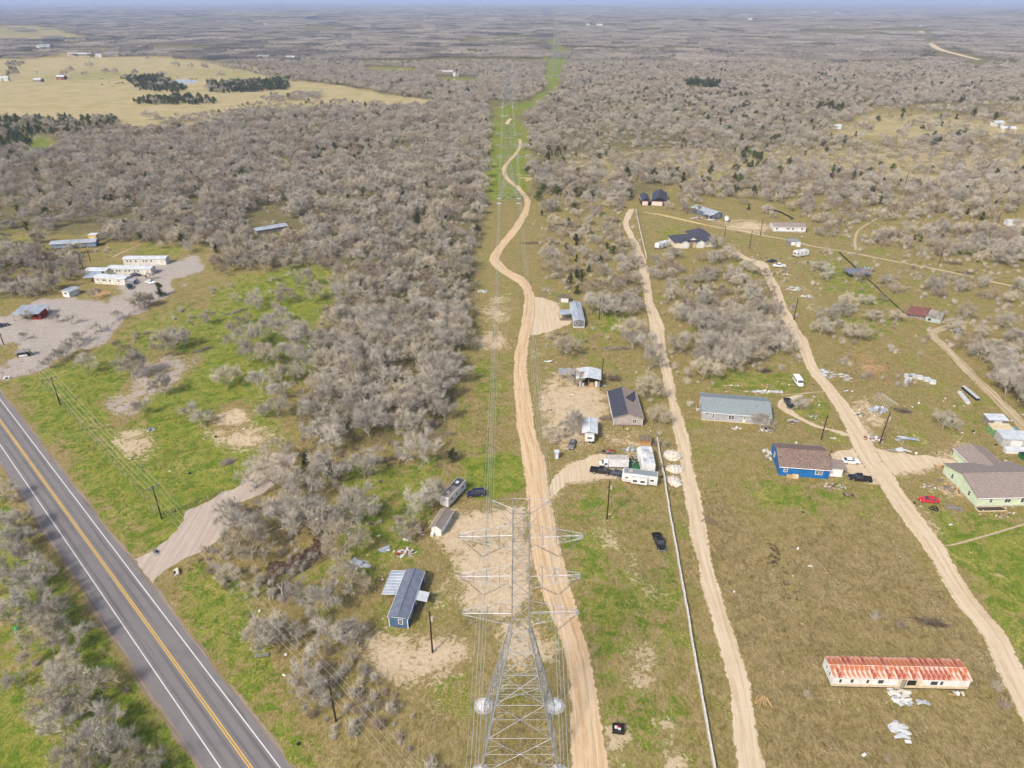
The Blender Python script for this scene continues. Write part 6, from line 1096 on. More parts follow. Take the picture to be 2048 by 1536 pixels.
# assorted single things
e = empty('trash_box', P(1236, 1461), -.15, 'dark open trash box with white rubbish in the grass at the bottom', 'trash box'); MB().box(-1, 1, -.75, -.65, 0, 1.0).box(-1, 1, .65, .75, 0, 1.0).box(-1, -.9, -.65, .65, 0, 1.0).box(.9, 1, -.65, .65, 0, 1.0).box(-.9, .9, -.65, .65, .02, .5).build('bin', M_black, e)
for x, y in ((-.4, .1), (.2, -.2), (.1, .3)): MB().box(x - .25, x + .25, y - .2, y + .2, .505, .8).build('rubbish', M_white if y < .3 else M_redpaint, e)
rg = [[(.45 * r * math.cos(t * .628), .45 * r * math.sin(t * .628), .45 + z * .45) for t in range(10)] for r, z in ((.1, -1), (.6, -.8), (.95, -.3), (.95, .3), (.6, .8), (.1, 1))]
e = empty('green_ball', P(34, 1260), 0, 'round green ball on the grass at the left edge', 'ball'); MB().loft(rg).build('shell', mat('green_rubber', C(30, 170, 120), C(20, 150, 104), 1, .5), e, True)
e = empty('metal_bench', P(524, 1313), .15, 'small pale metal frame bench in the verge below the creek', 'bench'); MB().box(-1.4, 1.4, -.28, -.18, .3, .4).box(-1.4, 1.4, .18, .28, .3, .4).build('seat_rail', M_steel, e)
for x in (-1.2, 1.2): MB().box(x - .06, x + .06, -.3, .3, 0, .3).build('leg', M_steel, e)
def culvert(label, c, rz): 
    e = empty('culvert_headwall', P(*c), rz, label, 'culvert'); MB().hexa([(-1.1, -.5, 0), (1.1, -.5, 0), (1.0, .5, 0), (-1.0, .5, 0)], [(-1.1, -.5, .15), (1.1, -.5, .15), (.9, .5, .75), (-.9, .5, .75)]).build('apron', M_conc, e); MB().box(-.4, .4, -.52, -.1, .151, .45).build('pipe_mouth', M_dark, e)
culvert('sloped concrete culvert end on the upper side of the gravel entrance', (311, 1106), 2.2); culvert('sloped concrete culvert end on the lower side of the gravel entrance', (353, 1146), -1.0); culvert('white culvert end beside the gravel lot entrance', (14, 757), .3)
e = empty('tire_stack', P(1868, 1018), .3, 'flat black wheel frame on the grass beside the red car', 'tyres')
for x, y in ((-.6, .2), (.5, .3), (0, -.5)):
    rg = [[(x + (.55 + .17 * math.cos(a)) * math.cos(t * .5236), y + (.55 + .17 * math.cos(a)) * math.sin(t * .5236), .17 + .15 * math.sin(a)) for a in [k * 1.047 for k in range(6)]] for t in range(13)]; MB().loft(rg, caps=False).build('tyre', M_tyre, e)
e = empty('wooden_pallet', P(1908, 1016), -.5, 'two grey wooden pallets flat on the grass by the mint green house', 'pallet')
for k in range(2):
    for i in range(6): MB().box(-1.9 + 1.9 * k, -.1 + 1.9 * k, -1 + .34 * i, -1 + .34 * i + .24, .1, .14).build('slat', M_greywood, e)
    for x in (-1.8, -1.05, -.25): MB().box(x + 1.9 * k, x + .1 + 1.9 * k, -1, .95, 0, .098).build('bearer', M_greywood, e)
# brush piles
def brush_pile(label, c, L_, w, h, rz, m, n=420):
    q = P(*c); r = random.Random(len(LAND)); b = MB()
    for k in range(n):
        f = math.sqrt(r.random()); a = r.uniform(0, 6.28); p = Vector((L_ * f * math.cos(a), w * f * math.sin(a), h * (1 - f) * r.random())); d = Vector((r.gauss(0, 1), r.gauss(0, .7), r.gauss(0, .25))).normalized(); l = r.uniform(.8, 2.4); s = d.cross(Vector((r.gauss(0, 1), r.gauss(0, 1), 1))).normalized() * r.uniform(.02, .06); b.add([p - s, p + s, p + d * l], [(0, 1, 2)])
    o = b.build('brush_pile', m); o.location = q; o.rotation_euler = (0, 0, rz); return tag(o, label, 'brush pile')
M_brush = leaf_mat0('dead_brush', C(126, 112, 100), C(92, 80, 72)); M_brushg = leaf_mat0('grey_brush', C(158, 148, 138), C(120, 110, 102))
for lb, c, L_, w, h, rz, m in (('long grey brush pile on the lawn below the grey single wide', (1232, 698), 5.5, 1.6, 1.3, -.05, M_brushg), ('brown brush pile right of the open barn', (1228, 758), 2.6, 2.2, 1.0, -.5, M_brush), ('dark brush pile in the brown field above the rusty roofed home', (1860, 1246), 3.3, .9, .8, -.3, M_brush), ('grey brush pile left of the evergreen clump', (1062, 487), 5.5, 1.6, 1.0, .1, M_brush), ('grey brush heap beside the sand road', (1243, 487), 3.2, 1.8, 1.2, 0, M_brushg), ('grey brush heap at the upper sand road', (1228, 442), 4, 1.8, 1.2, 0, M_brushg), ('grey brush heap at the foot of the unfinished house', (1235, 420), 4, 1.8, 1.4, 0, M_brushg), ('dead brush heap on the green pasture', (456, 925), 1.6, 1.4, .8, .5, M_brushg), ('long tangle of dead brush filling the creek bed', (600, 1135), 8.5, 1.9, 1.2, .62, M_brush), ('fallen brush tangle at the creek mouth', (560, 1180), 3.2, 3.2, 1.2, .2, M_brush), ('fallen brush along the upper creek gully', (780, 918), 8, 1.4, .8, .15, M_brush), ('brush pile right of the wire hoops', (1805, 822), 2.6, 1.4, .8, -.4, M_brush), ('dark brush pile across the farm lane', (1905, 527), 4.5, 2.5, 1.0, -.3, M_brush), ('dark brush pile beside the thin farm lane pole', (1930, 546), 4, 1.5, .8, -.3, M_brush), ('brown brush pile in the green lot above the grey house', (1528, 742), 2.4, 1.6, .9, 0, M_brush), ('dry grey line of brush in the green pasture', (470, 625), 6, 1.2, .8, .7, M_brushg), ('brushy grey hedge end in the green pasture', (405, 700), 4, 1.6, .8, .8, M_brushg)):
    brush_pile(lb, c, L_, w, h, rz, m)
# fallen trunk in the creek
e = empty('fallen_tree', P(562, 1195), 0, 'pale fallen trunk with bare limbs at the creek mouth', 'fallen tree')
MB().bar((.8, -1.2, .3), (-.2, 1.6, .7), .28, .2, 8, True).bar((-.2, 1.6, .7), (-1.6, 3.0, 1.0), .2, .1, 8).bar((-.2, 1.6, .7), (-.5, 3.6, 1.3), .14, .06, 6).build('trunk', M_bark, e); MB().bar((1.0, .2, .4), (2.8, 1.4, .5), .14, .1, 8, True).build('limb', M_bark, e); MB().bar((3.4, -1.0, .15), (5.2, -2.6, .2), .1, .06, 6, True).build('limb', M_bark, e)

# ------------------------------------------------------------------ far away: cattle, barns, farm buildings
def cow_mesh():
    b = MB(); rg = []
    for x, r, z in ((-1.1, .12, 1.15), (-1.0, .36, 1.1), (-.5, .42, 1.0), (.2, .44, .98), (.7, .38, 1.08), (.95, .26, 1.2), (1.25, .19, 1.3), (1.45, .16, 1.25), (1.75, .09, 1.1)): rg.append([(x, r * .75 * math.cos(t * .785), z + r * math.sin(t * .785)) for t in range(8)])
    b.loft(rg)
    for x in (-.85, .65):
        for y in (-.2, .2): b.bar((x, y, 0), (x + .04, y, .55), .06, .07, 6).bar((x + .04, y, .55), (x, y, .95), .07, .13, 6)
    b.bar((-1.1, 0, 1.2), (-1.2, 0, .5), .03, .02, 4); b.bar((1.4, -.25, 1.35), (1.4, .25, 1.35), .05, .05, 4)
    return b.mesh('cow', mat('black_hide', (.012, .01, .009, 1), (.03, .025, .02, 1), 2, .8))
cm = cow_mesh()
for k, (x, y) in enumerate(((585, 465), (600, 466), (597, 500), (635, 485), (680, 491), (700, 487), (715, 488), (690, 493), (722, 492), (1040, 453), (1050, 462), (1115, 465), (1150, 465), (1128, 463), (215, 425))):
    o = obj('cow', cm, None, P(x / 2.926, y / 2.926), (0, 0, random.uniform(0, 6.28)), (1.25, 1.25, 1.2)); tag(o, 'black cow near the pond in the tan pasture' if k < 14 else 'single black cow high in the tan pasture', 'cow', 'cattle in the tan pasture')
def far_house(label, c, L_, D, h, mw, mr, name='farm_building', cat='farm building', rise=.22, group=None):
    q = P(*c); z = float(terr(q.x, q.y)); e = empty(name, (q.x - L_ / 2, q.y, z), random.uniform(-.25, .25), label, cat, group); MB().box(0, L_, 0, D, -3, h).build('wall', mw, e)
    MB().slab([(-.4, -.4, h), (L_ + .4, -.4, h), (L_ + .4, D / 2, h + D * rise), (-.4, D / 2, h + D * rise)], .2).slab([(-.4, D / 2, h + D * rise), (L_ + .4, D / 2, h + D * rise), (L_ + .4, D + .4, h), (-.4, D + .4, h)], .2).build('roof', mr, e)
    if L_ > 8: MB().box(L_ * .3, L_ * .3 + 3, -.06, -.01, 0, h * .7).build('door', M_greywood, e)
    return e
for lb, x, y, L_, D, h, mw, mr in (('small open barn by the pasture fence', 75, 164, 12, 8, 3.5, M_greywood, M_metalwhite), ('barn with red end in the tan pasture', 121, 159.5, 12, 9, 4.5, M_redbrown, M_metalwhite), ('pale barn at the left edge of the pasture', 6, 162, 14, 9, 4.5, M_white, M_metalwhite), ('white farmhouse among evergreens above the pasture', 88, 100, 34, 18, 9, M_white, M_shingle_grey), ('long beige shed above the pasture', 160, 114, 42, 12, 5, M_stain, M_metalwhite), ('short white shed right of the long beige shed', 197, 114.5, 14, 9, 4.5, M_white, M_metalwhite), ('white shed beside the round bales yard', 226, 112.5, 26, 12, 5, M_agedwhite, M_shingle_grey), ('small white house at the end of the pasture yard', 244, 112, 12, 9, 4, M_white, M_metalwhite), ('tan shed left of the long beige shed', 141, 113, 12, 9, 5, M_stain, M_metalwhite),
    ('white barn in the clearing left of the power line', 891, 150, 24, 10, 4.5, M_agedwhite, M_metalwhite), ('small white house beside the clearing barn', 912, 153, 9, 7, 4, M_white, M_metalwhite), ('house in the trees beyond the pasture corner', 526, 118.5, 26, 14, 5, M_stain, M_shingle_grey), ('white gabled house at the wood edge', 581, 121, 18, 12, 6, M_white, M_metalwhite), ('long house with tan drive at the wood edge', 483, 114, 24, 10, 4, M_stain, M_shingle_taupe), ('leftmost white building of the far farm row', 461, 53, 50, 24, 9, M_white, M_metalwhite), ('second white building of the far farm row', 474, 53.5, 34, 20, 8, M_white, M_metalwhite), ('third white building of the far farm row', 508, 54, 60, 24, 9, M_white, M_metalwhite), ('end white building of the far farm row', 531, 54.5, 30, 18, 12, M_white, M_metalwhite), ('lone white shed in the far left woods', 420, 51, 40, 20, 7, M_white, M_metalwhite),
    ('white house in the far woods left of the pylons', 739, 54, 40, 20, 8, M_white, M_metalwhite), ('long white shed right of the far pylons', 1199, 52, 70, 22, 8, M_white, M_metalwhite), ('short white shed right of the far pylons', 1176, 52, 40, 20, 8, M_white, M_metalwhite), ('white barn beside the bend of the far road', 1841, 55, 44, 24, 10, M_white, M_metalwhite), ('white shed in the far right woods row', 1657, 82, 34, 14, 6, M_white, M_metalwhite), ('long white shed in the far right woods row', 1679, 82, 40, 14, 6, M_white, M_metalwhite), ('low white house under the far right row', 1663, 96, 26, 12, 5, M_white, M_metalwhite), ('tan roofed house in the far right woods', 1527, 93, 28, 14, 6, M_stain, M_stain), ('white farm at the far field edge', 1609, 59, 50, 20, 8, M_white, M_metalwhite), ('second white farm at the far field edge', 1631, 58, 30, 16, 7, M_white, M_metalwhite), ('white house near the tiny horizon road', 1630, 24, 120, 50, 18, M_white, M_metalwhite), ('second white house near the tiny horizon road', 1676, 26, 110, 50, 18, M_white, M_metalwhite), ('white building at the left horizon', 130, 13, 160, 60, 30, M_white, M_metalwhite), ('white building on the horizon right of the pylons', 1500, 43, 50, 24, 10, M_white, M_metalwhite), ('tall white silo building on the right horizon', 1965, 10, 120, 120, 120, M_white, M_metalwhite),
    ('white house in the woods at the centre horizon', 945, 18, 110, 50, 20, M_white, M_metalwhite), ('second white house at the centre horizon', 962, 19, 90, 50, 20, M_white, M_metalwhite), ('white house by the right clearing', 1675, 258, 6, 5, 3, M_white, M_metalwhite), ('small shed in the right clearing evergreens', 2000, 253, 10, 7, 3.5, M_agedwhite, M_metalwhite), ('low pale house in the right clearing', 2016, 264, 14, 8, 3, M_stain, M_metalwhite)):
    k_ = .42 if y < 60 else (.6 if y < 100 else 1)
    far_house(lb, (x, y), L_ * k_, D * k_, h * (.7 if y < 100 else 1), mw, mr)

# ------------------------------------------------------------------ trees
def leaf_mat(name, c1, c2, vary=.35):
    return mat(name, c1, c2, .35, .9, detail=3, spec=.1, vary=vary, lo=.4, hi=.6)
M_twig = [leaf_mat('twigs_grey', C(208, 200, 186), C(180, 171, 158), .5), leaf_mat('twigs_tan', C(212, 200, 178), C(186, 173, 150), .5), leaf_mat('twigs_brown', C(180, 162, 144), C(150, 134, 118), .5)]
M_fartwig = [leaf_mat('far_twigs_grey', C(178, 170, 160), C(152, 144, 136), .4), leaf_mat('far_twigs_tan', C(184, 172, 154), C(158, 148, 132), .4)]
M_juniper = leaf_mat('juniper_foliage', C(82, 90, 54), C(54, 64, 40)); M_oakleaf = leaf_mat('live_oak_foliage', C(92, 102, 52), C(62, 74, 36))
def bare_tree(seed, h=8.0, spread=1.0, nl=5, dens=1.0, wide=.05, trunk=.22, lean=0.0):
    r = random.Random(seed); L = MB(); T = MB()
    def rot(d, ang):
        a = d.orthogonal().normalized(); a.rotate(Matrix.Rotation(r.uniform(0, 2 * math.pi), 3, d)); q = d.copy(); q.rotate(Matrix.Rotation(ang, 3, a)); return q.normalized()
    def twig(p, d, l):
        w = wide * r.uniform(.7, 1.3)
        for k in range(3):
            q = rot(d, r.uniform(.1, .75) if k else r.uniform(0, .2)); q.z += .12; q.normalize()
            ll = l * r.uniform(.55, 1.15); s = q.cross(Vector((r.uniform(-1, 1), r.uniform(-1, 1), r.uniform(-1, 1)))).normalized() * w
            b = p + d * l * .25 * k
            T.add([b - s, b + s, b + q * ll], [(0, 1, 2)])
    def grow(p, d, l, rad, lev):
        n = 3 if lev < 3 else 2; q = p.copy(); dd = d.copy(); pts = [q.copy()]
        for k in range(n):
            dd = rot(dd, r.uniform(.05, .22)); dd.z += (.10 if lev > 0 else .02); dd.normalize()
            nq = q + dd * (l / n); r0 = rad * (1 - .55 * k / n); r1 = rad * (1 - .55 * (k + 1) / n)
            L.bar(q, nq, r0, r1, 6 if lev == 0 else (4 if lev < 3 else 3)); q = nq; pts.append(q.copy())
        if lev == 3:
            for k in range(int(11 * dens)):
                t = r.uniform(.25, 1) * n; i = min(int(t), n - 1); twig(pts[i].lerp(pts[i + 1], t - i), rot(dd, r.uniform(.3, 1.1)), h * r.uniform(.08, .14))
            return
        if lev == 2:
            for k in range(int(6 * dens)):
                t = r.uniform(.3, 1) * n; i = min(int(t), n - 1); twig(pts[i].lerp(pts[i + 1], t - i), rot(dd, r.uniform(.5, 1.2)), h * r.uniform(.06, .1))
        kids = (nl, 4, 4)[lev]
        for k in range(kids):
            t = n if k == 0 else r.uniform(.45 if lev else .7, 1) * n; i = min(int(t), n - 1); b = pts[i].lerp(pts[i + 1], min(t - i, 1))
            if lev == 0:
                az = 2 * math.pi * (k + r.uniform(-.25, .25)) / kids; el = r.uniform(.35, .95) / spread
                nd = Vector((math.cos(az) * math.cos(el), math.sin(az) * math.cos(el), math.sin(el))) if k else rot(dd, .25)
            else: nd = rot(dd, r.uniform(.35, .85))
            grow(b, nd, h * (.33, .21, .14)[lev] * r.uniform(.75, 1.15), rad * (.5, .45, .5)[lev], lev + 1)
    grow(Vector((0, 0, -.1)), Vector((lean, 0, 1)).normalized(), h * trunk, h * .018, 0)
    return L, T
def leafy(seed, h, rw, n, size, cone=.3, z0=.05):
    r = random.Random(seed); T = MB(); L = MB()
    L.bar((0, 0, -.1), (0, 0, h * .6), h * .025, h * .008, 5)
    cl = []
    for k in range(26):
        t = r.random(); a = r.uniform(0, 6.28); rr = rw * (1 - cone * t) * math.sqrt(r.random()) * (.9 if t < .8 else .55)
        cl.append((rr * math.cos(a), rr * math.sin(a), h * (z0 + .12 + t * .8), rw * r.uniform(.25, .42)))
        L.bar((0, 0, cl[-1][2] * .55), cl[-1][:3], .05, .02, 3)
    for k in range(n):
        c = r.choice(cl); d = Vector((r.gauss(0, 1), r.gauss(0, 1), r.gauss(0, 1))).normalized() * c[3] * r.uniform(.6, 1.05)
        p = Vector(c[:3]) + d; p.z = max(p.z, .15); a = Vector((r.gauss(0, 1), r.gauss(0, 1), r.gauss(0, 1))).normalized(); b = a.orthogonal().normalized(); s = size * r.uniform(.6, 1.3)
        T.add([p - a * s, p + b * s * .6, p + a * s], [(0, 1, 2)])
    return L, T
BARE = []
for k in range(9):
    hh = (8.2, 8.8, 7.4, 9.0, 7.8, 8.4, 6.8, 9.4, 8.0)[k]
    BARE.append((bare_tree(100 + k, hh, (1.05, 1.25, 1.35, .95, 1.15, 1.3, 1.4, .9, 1.1)[k], (5, 6, 6, 4, 5, 6, 5, 5, 6)[k], (1.1, 1.2, 1.0, 1.0, .85, 1.2, 1.0, 1.1, 1.0)[k], 0.027), M_twig[(0, 0, 1, 2, 1, 0, 2, 1, 0)[k]]))
EVER = [(leafy(200 + k, (5.5, 7, 6)[k], (1.9, 2.6, 3.4)[k], 1500, (.26, .28, .30)[k], (.75, .5, .25)[k], (.02, .05, .15)[k]), (M_juniper, M_juniper, M_oakleaf)[k]) for k in range(3)]
NEARB = [(8.2, 1.05, 5, 0), (8.8, 1.25, 6, 0), (7.4, 1.35, 6, 1), (9.0, .95, 5, 0), (8.0, 1.3, 6, 1), (7.2, 1.4, 5, 0)]
BARE_ME = []
for k, (hh, sp_, nl_, mi_) in enumerate(NEARB):
    l, t = bare_tree(150 + k, hh, sp_, nl_, 1.45, .021); BARE_ME.append((l.mesh('trunk', M_bark), t.mesh('crown', M_twig[mi_])))
EVER_ME = [(l.mesh('trunk', M_bark_dark), t.mesh('crown', m)) for (l, t), m in EVER]
def joined(name, l, t, ml, mt):
    b = MB(); b.add(l.v, l.f); b.m(1).add(t.v, t.f); return b.mesh(name, [ml, mt])
def proto_collection(name, meshes):
    c = bpy.data.collections.new(name)
    for i, me in enumerate(meshes):
        o = bpy.data.objects.new('%s_%02d' % (name, i), me); c.objects.link(o)
    return c
def scatter(name, label, cat, pts, pick, rot, scl, coll):
    me = bpy.data.meshes.new(name); me.vertices.add(len(pts)); me.vertices.foreach_set('co', np.asarray(pts, np.float32).ravel())
    a = me.attributes.new('pick', 'INT', 'POINT'); a.data.foreach_set('value', np.asarray(pick, np.int32))
    a = me.attributes.new('turn', 'FLOAT_VECTOR', 'POINT'); rr = np.zeros((len(pts), 3), np.float32)
    rot = np.asarray(rot, np.float32)
    if rot.ndim == 1: rr[:, 2] = rot
    else: rr[:] = rot
    a.data.foreach_set('vector', rr.ravel())
    a = me.attributes.new('size', 'FLOAT_VECTOR', 'POINT'); ss = np.asarray(scl, np.float32); ss = np.repeat(ss[:, None], 3, 1) if ss.ndim == 1 else ss
    a.data.foreach_set('vector', ss.ravel())
    o = bpy.data.objects.new(name, me); COL.objects.link(o); tag(o, label, cat, kind='stuff')
    g = bpy.data.node_groups.new(name + '_scatter', 'GeometryNodeTree')
    g.interface.new_socket('Geometry', in_out='INPUT', socket_type='NodeSocketGeometry'); g.interface.new_socket('Geometry', in_out='OUTPUT', socket_type='NodeSocketGeometry')
    gi = g.nodes.new('NodeGroupInput'); go = g.nodes.new('NodeGroupOutput'); ip = g.nodes.new('GeometryNodeInstanceOnPoints'); ci = g.nodes.new('GeometryNodeCollectionInfo')
    ci.inputs['Collection'].default_value = coll; ci.inputs['Separate Children'].default_value = True; ci.inputs['Reset Children'].default_value = True
    ip.inputs['Pick Instance'].default_value = True
    def at(n, ty):
        q = g.nodes.new('GeometryNodeInputNamedAttribute'); q.data_type = ty; q.inputs['Name'].default_value = n
        return [s for s in q.outputs if s.enabled][0]
    e2r = g.nodes.new('FunctionNodeEulerToRotation')
    g.links.new(gi.outputs[0], ip.inputs['Points']); g.links.new(ci.outputs[0], ip.inputs['Instance']); g.links.new(at('pick', 'INT'), ip.inputs['Instance Index'])
    g.links.new(at('turn', 'FLOAT_VECTOR'), e2r.inputs[0]); g.links.new(e2r.outputs[0], ip.inputs['Rotation']); g.links.new(at('size', 'FLOAT_VECTOR'), ip.inputs['Scale']); g.links.new(ip.outputs[0], go.inputs[0])
    md = o.modifiers.new('scatter', 'NODES'); md.node_group = g
    return o

# how thickly trees stand: painted in order over the plan (share of 6 m cells that hold a tree, share of evergreens)
STAND = [
 ([(-3000, 2), (5000, 2), (5000, 400), (1660, 402), (1480, 400), (1380, 385), (1260, 400), (1075, 395), (965, 425), (950, 560), (930, 690), (905, 770), (905, 830), (870, 905), (760, 905), (640, 880), (560, 830), (520, 770), (600, 745), (655, 690), (640, 640), (700, 590), (650, 530), (560, 540), (480, 545), (420, 560), (400, 500), (0, 470), (-3000, 470)], .93, .05),
 ([(0, 395), (60, 420), (110, 470), (110, 500), (0, 520), (-300, 520), (-300, 400)], .45, .02), ([(100, 440), (170, 440), (200, 470), (200, 495), (110, 505)], .15, 0),
 ([(-300, 520), (100, 515), (190, 505), (240, 520), (180, 545), (130, 580), (60, 600), (-300, 660)], .75, .03), ([(240, 500), (420, 490), (420, 520), (330, 515)], .25, 0),
 ([(480, 415), (600, 395), (690, 420), (690, 470), (600, 480), (500, 480)], .6, .04), ([(505, 420), (560, 415), (640, 440), (600, 465), (540, 500), (500, 470)], .15, 0), ([(690, 400), (960, 360), (960, 440), (700, 470)], .75, .06), ([(840, 400), (900, 385), (930, 410), (850, 425)], .1, .05),
 ([(640, 520), (700, 520), (700, 610), (640, 620)], .5, 0), ([(560, 600), (660, 600), (650, 740), (520, 770), (480, 740)], .32, 0), ([(420, 560), (540, 540), (560, 600), (480, 640), (400, 660), (340, 640)], .12, 0),
 ([(390, 700), (440, 660), (520, 590), (540, 560), (560, 570), (500, 650), (430, 700)], .35, 0), ([(160, 700), (350, 650), (400, 700), (300, 740), (150, 760)], .10, 0), ([(520, 760), (600, 750), (640, 880), (560, 870), (480, 800)], .35, 0),
 ([(465, 1010), (480, 960), (560, 930), (620, 950), (720, 950), (770, 960), (770, 1040), (640, 1090), (540, 1180), (430, 1100)], .30, .02), ([(640, 870), (900, 870), (900, 930), (760, 960), (640, 950)], .3, .05), ([(860, 940), (900, 960), (880, 1040), (830, 1060), (770, 1010)], .3, .0),
 ([(420, 1105), (520, 1180), (600, 1280), (690, 1400), (760, 1540), (640, 1500), (560, 1340), (470, 1220), (400, 1130)], .5, 0),
 # right side
 ([(1080, 395), (1260, 400), (1235, 430), (1230, 470), (1090, 480), (1070, 430)], .5, .05), ([(1085, 480), (1240, 470), (1275, 530), (1290, 640), (1200, 640), (1180, 600), (1120, 585), (1080, 530)], .95, .06), ([(1100, 700), (1190, 700), (1200, 745), (1110, 745)], .4, 0), ([(1240, 640), (1300, 640), (1320, 760), (1280, 830), (1240, 760)], .3, .02),
 ([(1300, 520), (1380, 505), (1460, 515), (1530, 560), (1555, 620), (1600, 720), (1480, 745), (1440, 790), (1385, 770), (1340, 650)], .85, .03), ([(1400, 540), (1520, 560), (1540, 620), (1440, 640)], .6, .02), ([(1290, 850), (1335, 860), (1345, 930), (1320, 900)], .3, 0), ([(1285, 770), (1325, 770), (1340, 860), (1290, 855)], .35, .0),
 ([(1620, 470), (1680, 470), (1700, 500), (1640, 490)], .4, .05), ([(1720, 470), (1900, 455), (2200, 470), (2200, 560), (1980, 530), (1800, 500), (1720, 490)], .9, .03), ([(1600, 400), (1760, 400), (1740, 450), (1640, 470)], .6, .04), ([(1740, 400), (2048, 380), (2048, 420), (1990, 440), (1760, 445)], .7, .04), ([(1420, 395), (1500, 400), (1620, 420), (1600, 445), (1480, 435), (1400, 420)], .3, .03), ([(1340, 400), (1410, 395), (1400, 435), (1330, 425)], .55, .05),
 ([(1600, 530), (1760, 560), (1830, 600), (1800, 650), (1640, 640)], .28, .02), ([(1840, 540), (2048, 590), (2200, 640), (2200, 660), (1880, 610)], .22, .02), ([(1610, 640), (1720, 650), (1740, 700), (1640, 690)], .3, 0), ([(1905, 660), (2048, 690), (2300, 760), (2300, 900), (2060, 840), (1990, 780)], .8, .02), ([(1960, 575), (2200, 600), (2200, 640), (1980, 610)], .35, .02),
 ([(1290, 412), (1345, 405), (1345, 385), (1290, 380)], .0, .0), ([(1500, 400), (1580, 405), (1590, 430), (1500, 430)], .1, 0),
 # clearings
 ([(1050, 235), (1180, 178), (2300, 180), (2300, 392), (1660, 398), (1480, 396), (1260, 396), (1070, 375)], .84, .06), ([(600, 62), (720, 60), (740, 66), (620, 68)], .05, .1), ([(1240, 60), (1330, 58), (1340, 63), (1250, 64)], .05, .1), ([(1350, 45), (1500, 43), (1520, 47), (1360, 49)], .05, 0), ([(1700, 62), (1830, 60), (1850, 66), (1720, 67)], .05, 0), ([(300, 38), (420, 36), (430, 41), (310, 42)], .05, 0), ([(1900, 30), (2048, 28), (2048, 33), (1910, 34)], .05, 0), ([(700, 28), (860, 26), (880, 30), (710, 31)], .05, 0),
 ([(1500, 300), (1700, 270), (2048, 268), (2300, 270), (2300, 330), (1900, 335), (1650, 345)], .42, .05), ([(1700, 215), (1900, 205), (2300, 205), (2300, 260), (1900, 240)], .3, .08), ([(1300, 330), (1500, 320), (1560, 375), (1350, 370)], .55, .12), ([(840, 360), (940, 340), (960, 420), (850, 430)], .5, .08), ([(600, 390), (760, 380), (820, 430), (640, 470)], .6, .08),
 ([(-600, 120), (0, 118), (143, 114), (273, 113), (342, 114), (427, 125), (495, 131), (547, 143), (581, 160), (650, 168), (720, 178), (800, 193), (880, 203), (840, 213), (760, 216), (690, 216), (600, 214), (480, 224), (440, 242), (380, 257), (330, 264), (250, 257), (235, 240), (120, 240), (0, 240), (-600, 245)], 0, 0),
 ([(1095, 482), (1165, 480), (1172, 500), (1100, 506)], .9, .95), ([(1485, 302), (1530, 300), (1535, 335), (1490, 340)], .85, .75), ([(1925, 240), (1990, 238), (1990, 262), (1935, 262)], .6, .85), ([(1370, 162), (1440, 166), (1440, 180), (1375, 178)], .9, .7), ([(1640, 205), (1700, 215), (1690, 232), (1630, 225)], .8, .5), ([(1095, 300), (1130, 298), (1130, 325), (1100, 325)], .9, .6), ([(560, 75), (900, 60), (930, 95), (700, 110)], .9, .3),
 ([(300, 262), (440, 243), (480, 226), (600, 216), (760, 218), (760, 208), (600, 204), (470, 212), (420, 228), (300, 246)], .35, .08), ([(400, 126), (500, 135), (560, 150), (600, 166), (560, 162), (480, 142)], .3, .1),
 ([(0, 238), (235, 235), (240, 255), (200, 262), (110, 272), (0, 275)], .7, .55), ([(0, 272), (60, 272), (70, 300), (0, 308)], .7, .5), ([(72, 268), (112, 272), (116, 300), (60, 315), (20, 318), (60, 300)], .0, 0),
 ([(240, 157), (320, 150), (375, 178), (360, 186), (285, 182)], .95, .8), ([(265, 205), (290, 198), (380, 190), (430, 205), (425, 210), (280, 210)], .9, .8), ([(410, 165), (450, 165), (575, 160), (575, 180), (470, 186), (425, 186)], .95, .75), ([(520, 198), (640, 188), (640, 202), (540, 206)], .5, .1),
 ([(-300, 54), (60, 55), (130, 62), (180, 76), (170, 82), (-300, 82)], .04, 0), ([(90, 97), (230, 96), (232, 106), (140, 112), (90, 110)], .03, 0), ([(450, 92), (620, 90), (640, 97), (460, 98)], .05, .2),
 ([(727, 133), (840, 137), (836, 148), (730, 146)], 0, 0), ([(865, 152), (960, 154), (955, 168), (870, 166)], 0, 0), ([(920, 76), (1000, 70), (1070, 72), (1095, 92), (930, 99)], .15, .1), ([(890, 101), (985, 103), (985, 112), (890, 109)], .1, .3), ([(1120, 96), (1300, 92), (1420, 96), (1380, 102), (1130, 101)], .05, 0),
 ([(1640, 268), (1742, 222), (1895, 228), (2048, 250), (2300, 255), (2300, 272), (1700, 276)], .10, .08), ([(1920, 205), (2048, 200), (2150, 210), (2048, 222), (1930, 218)], .2, .1), ([(1765, 342), (1880, 338), (1890, 368), (1780, 374)], .3, .1), ([(2010, 318), (2150, 312), (2150, 350), (2020, 345)], .2, 0),
 ([(975, 200), (1010, 203), (1040, 206), (1090, 182), (1088, 130), (1099, 60), (1105, 18), (1121, 18), (1125, 60), (1130, 130), (1120, 172), (1100, 192), (1047, 234), (1064, 372), (1080, 440), (1075, 520), (1100, 600), (960, 640), (965, 560), (968, 430), (980, 330)], 0, 0),
 ([(20, 150), (0, 100), (100, 95), (150, 110), (60, 118)], .4, .3), ([(1825, 55), (1862, 58), (1890, 92), (1975, 118), (1965, 140), (1900, 122), (1860, 108), (1835, 85)], 0, 0),
]
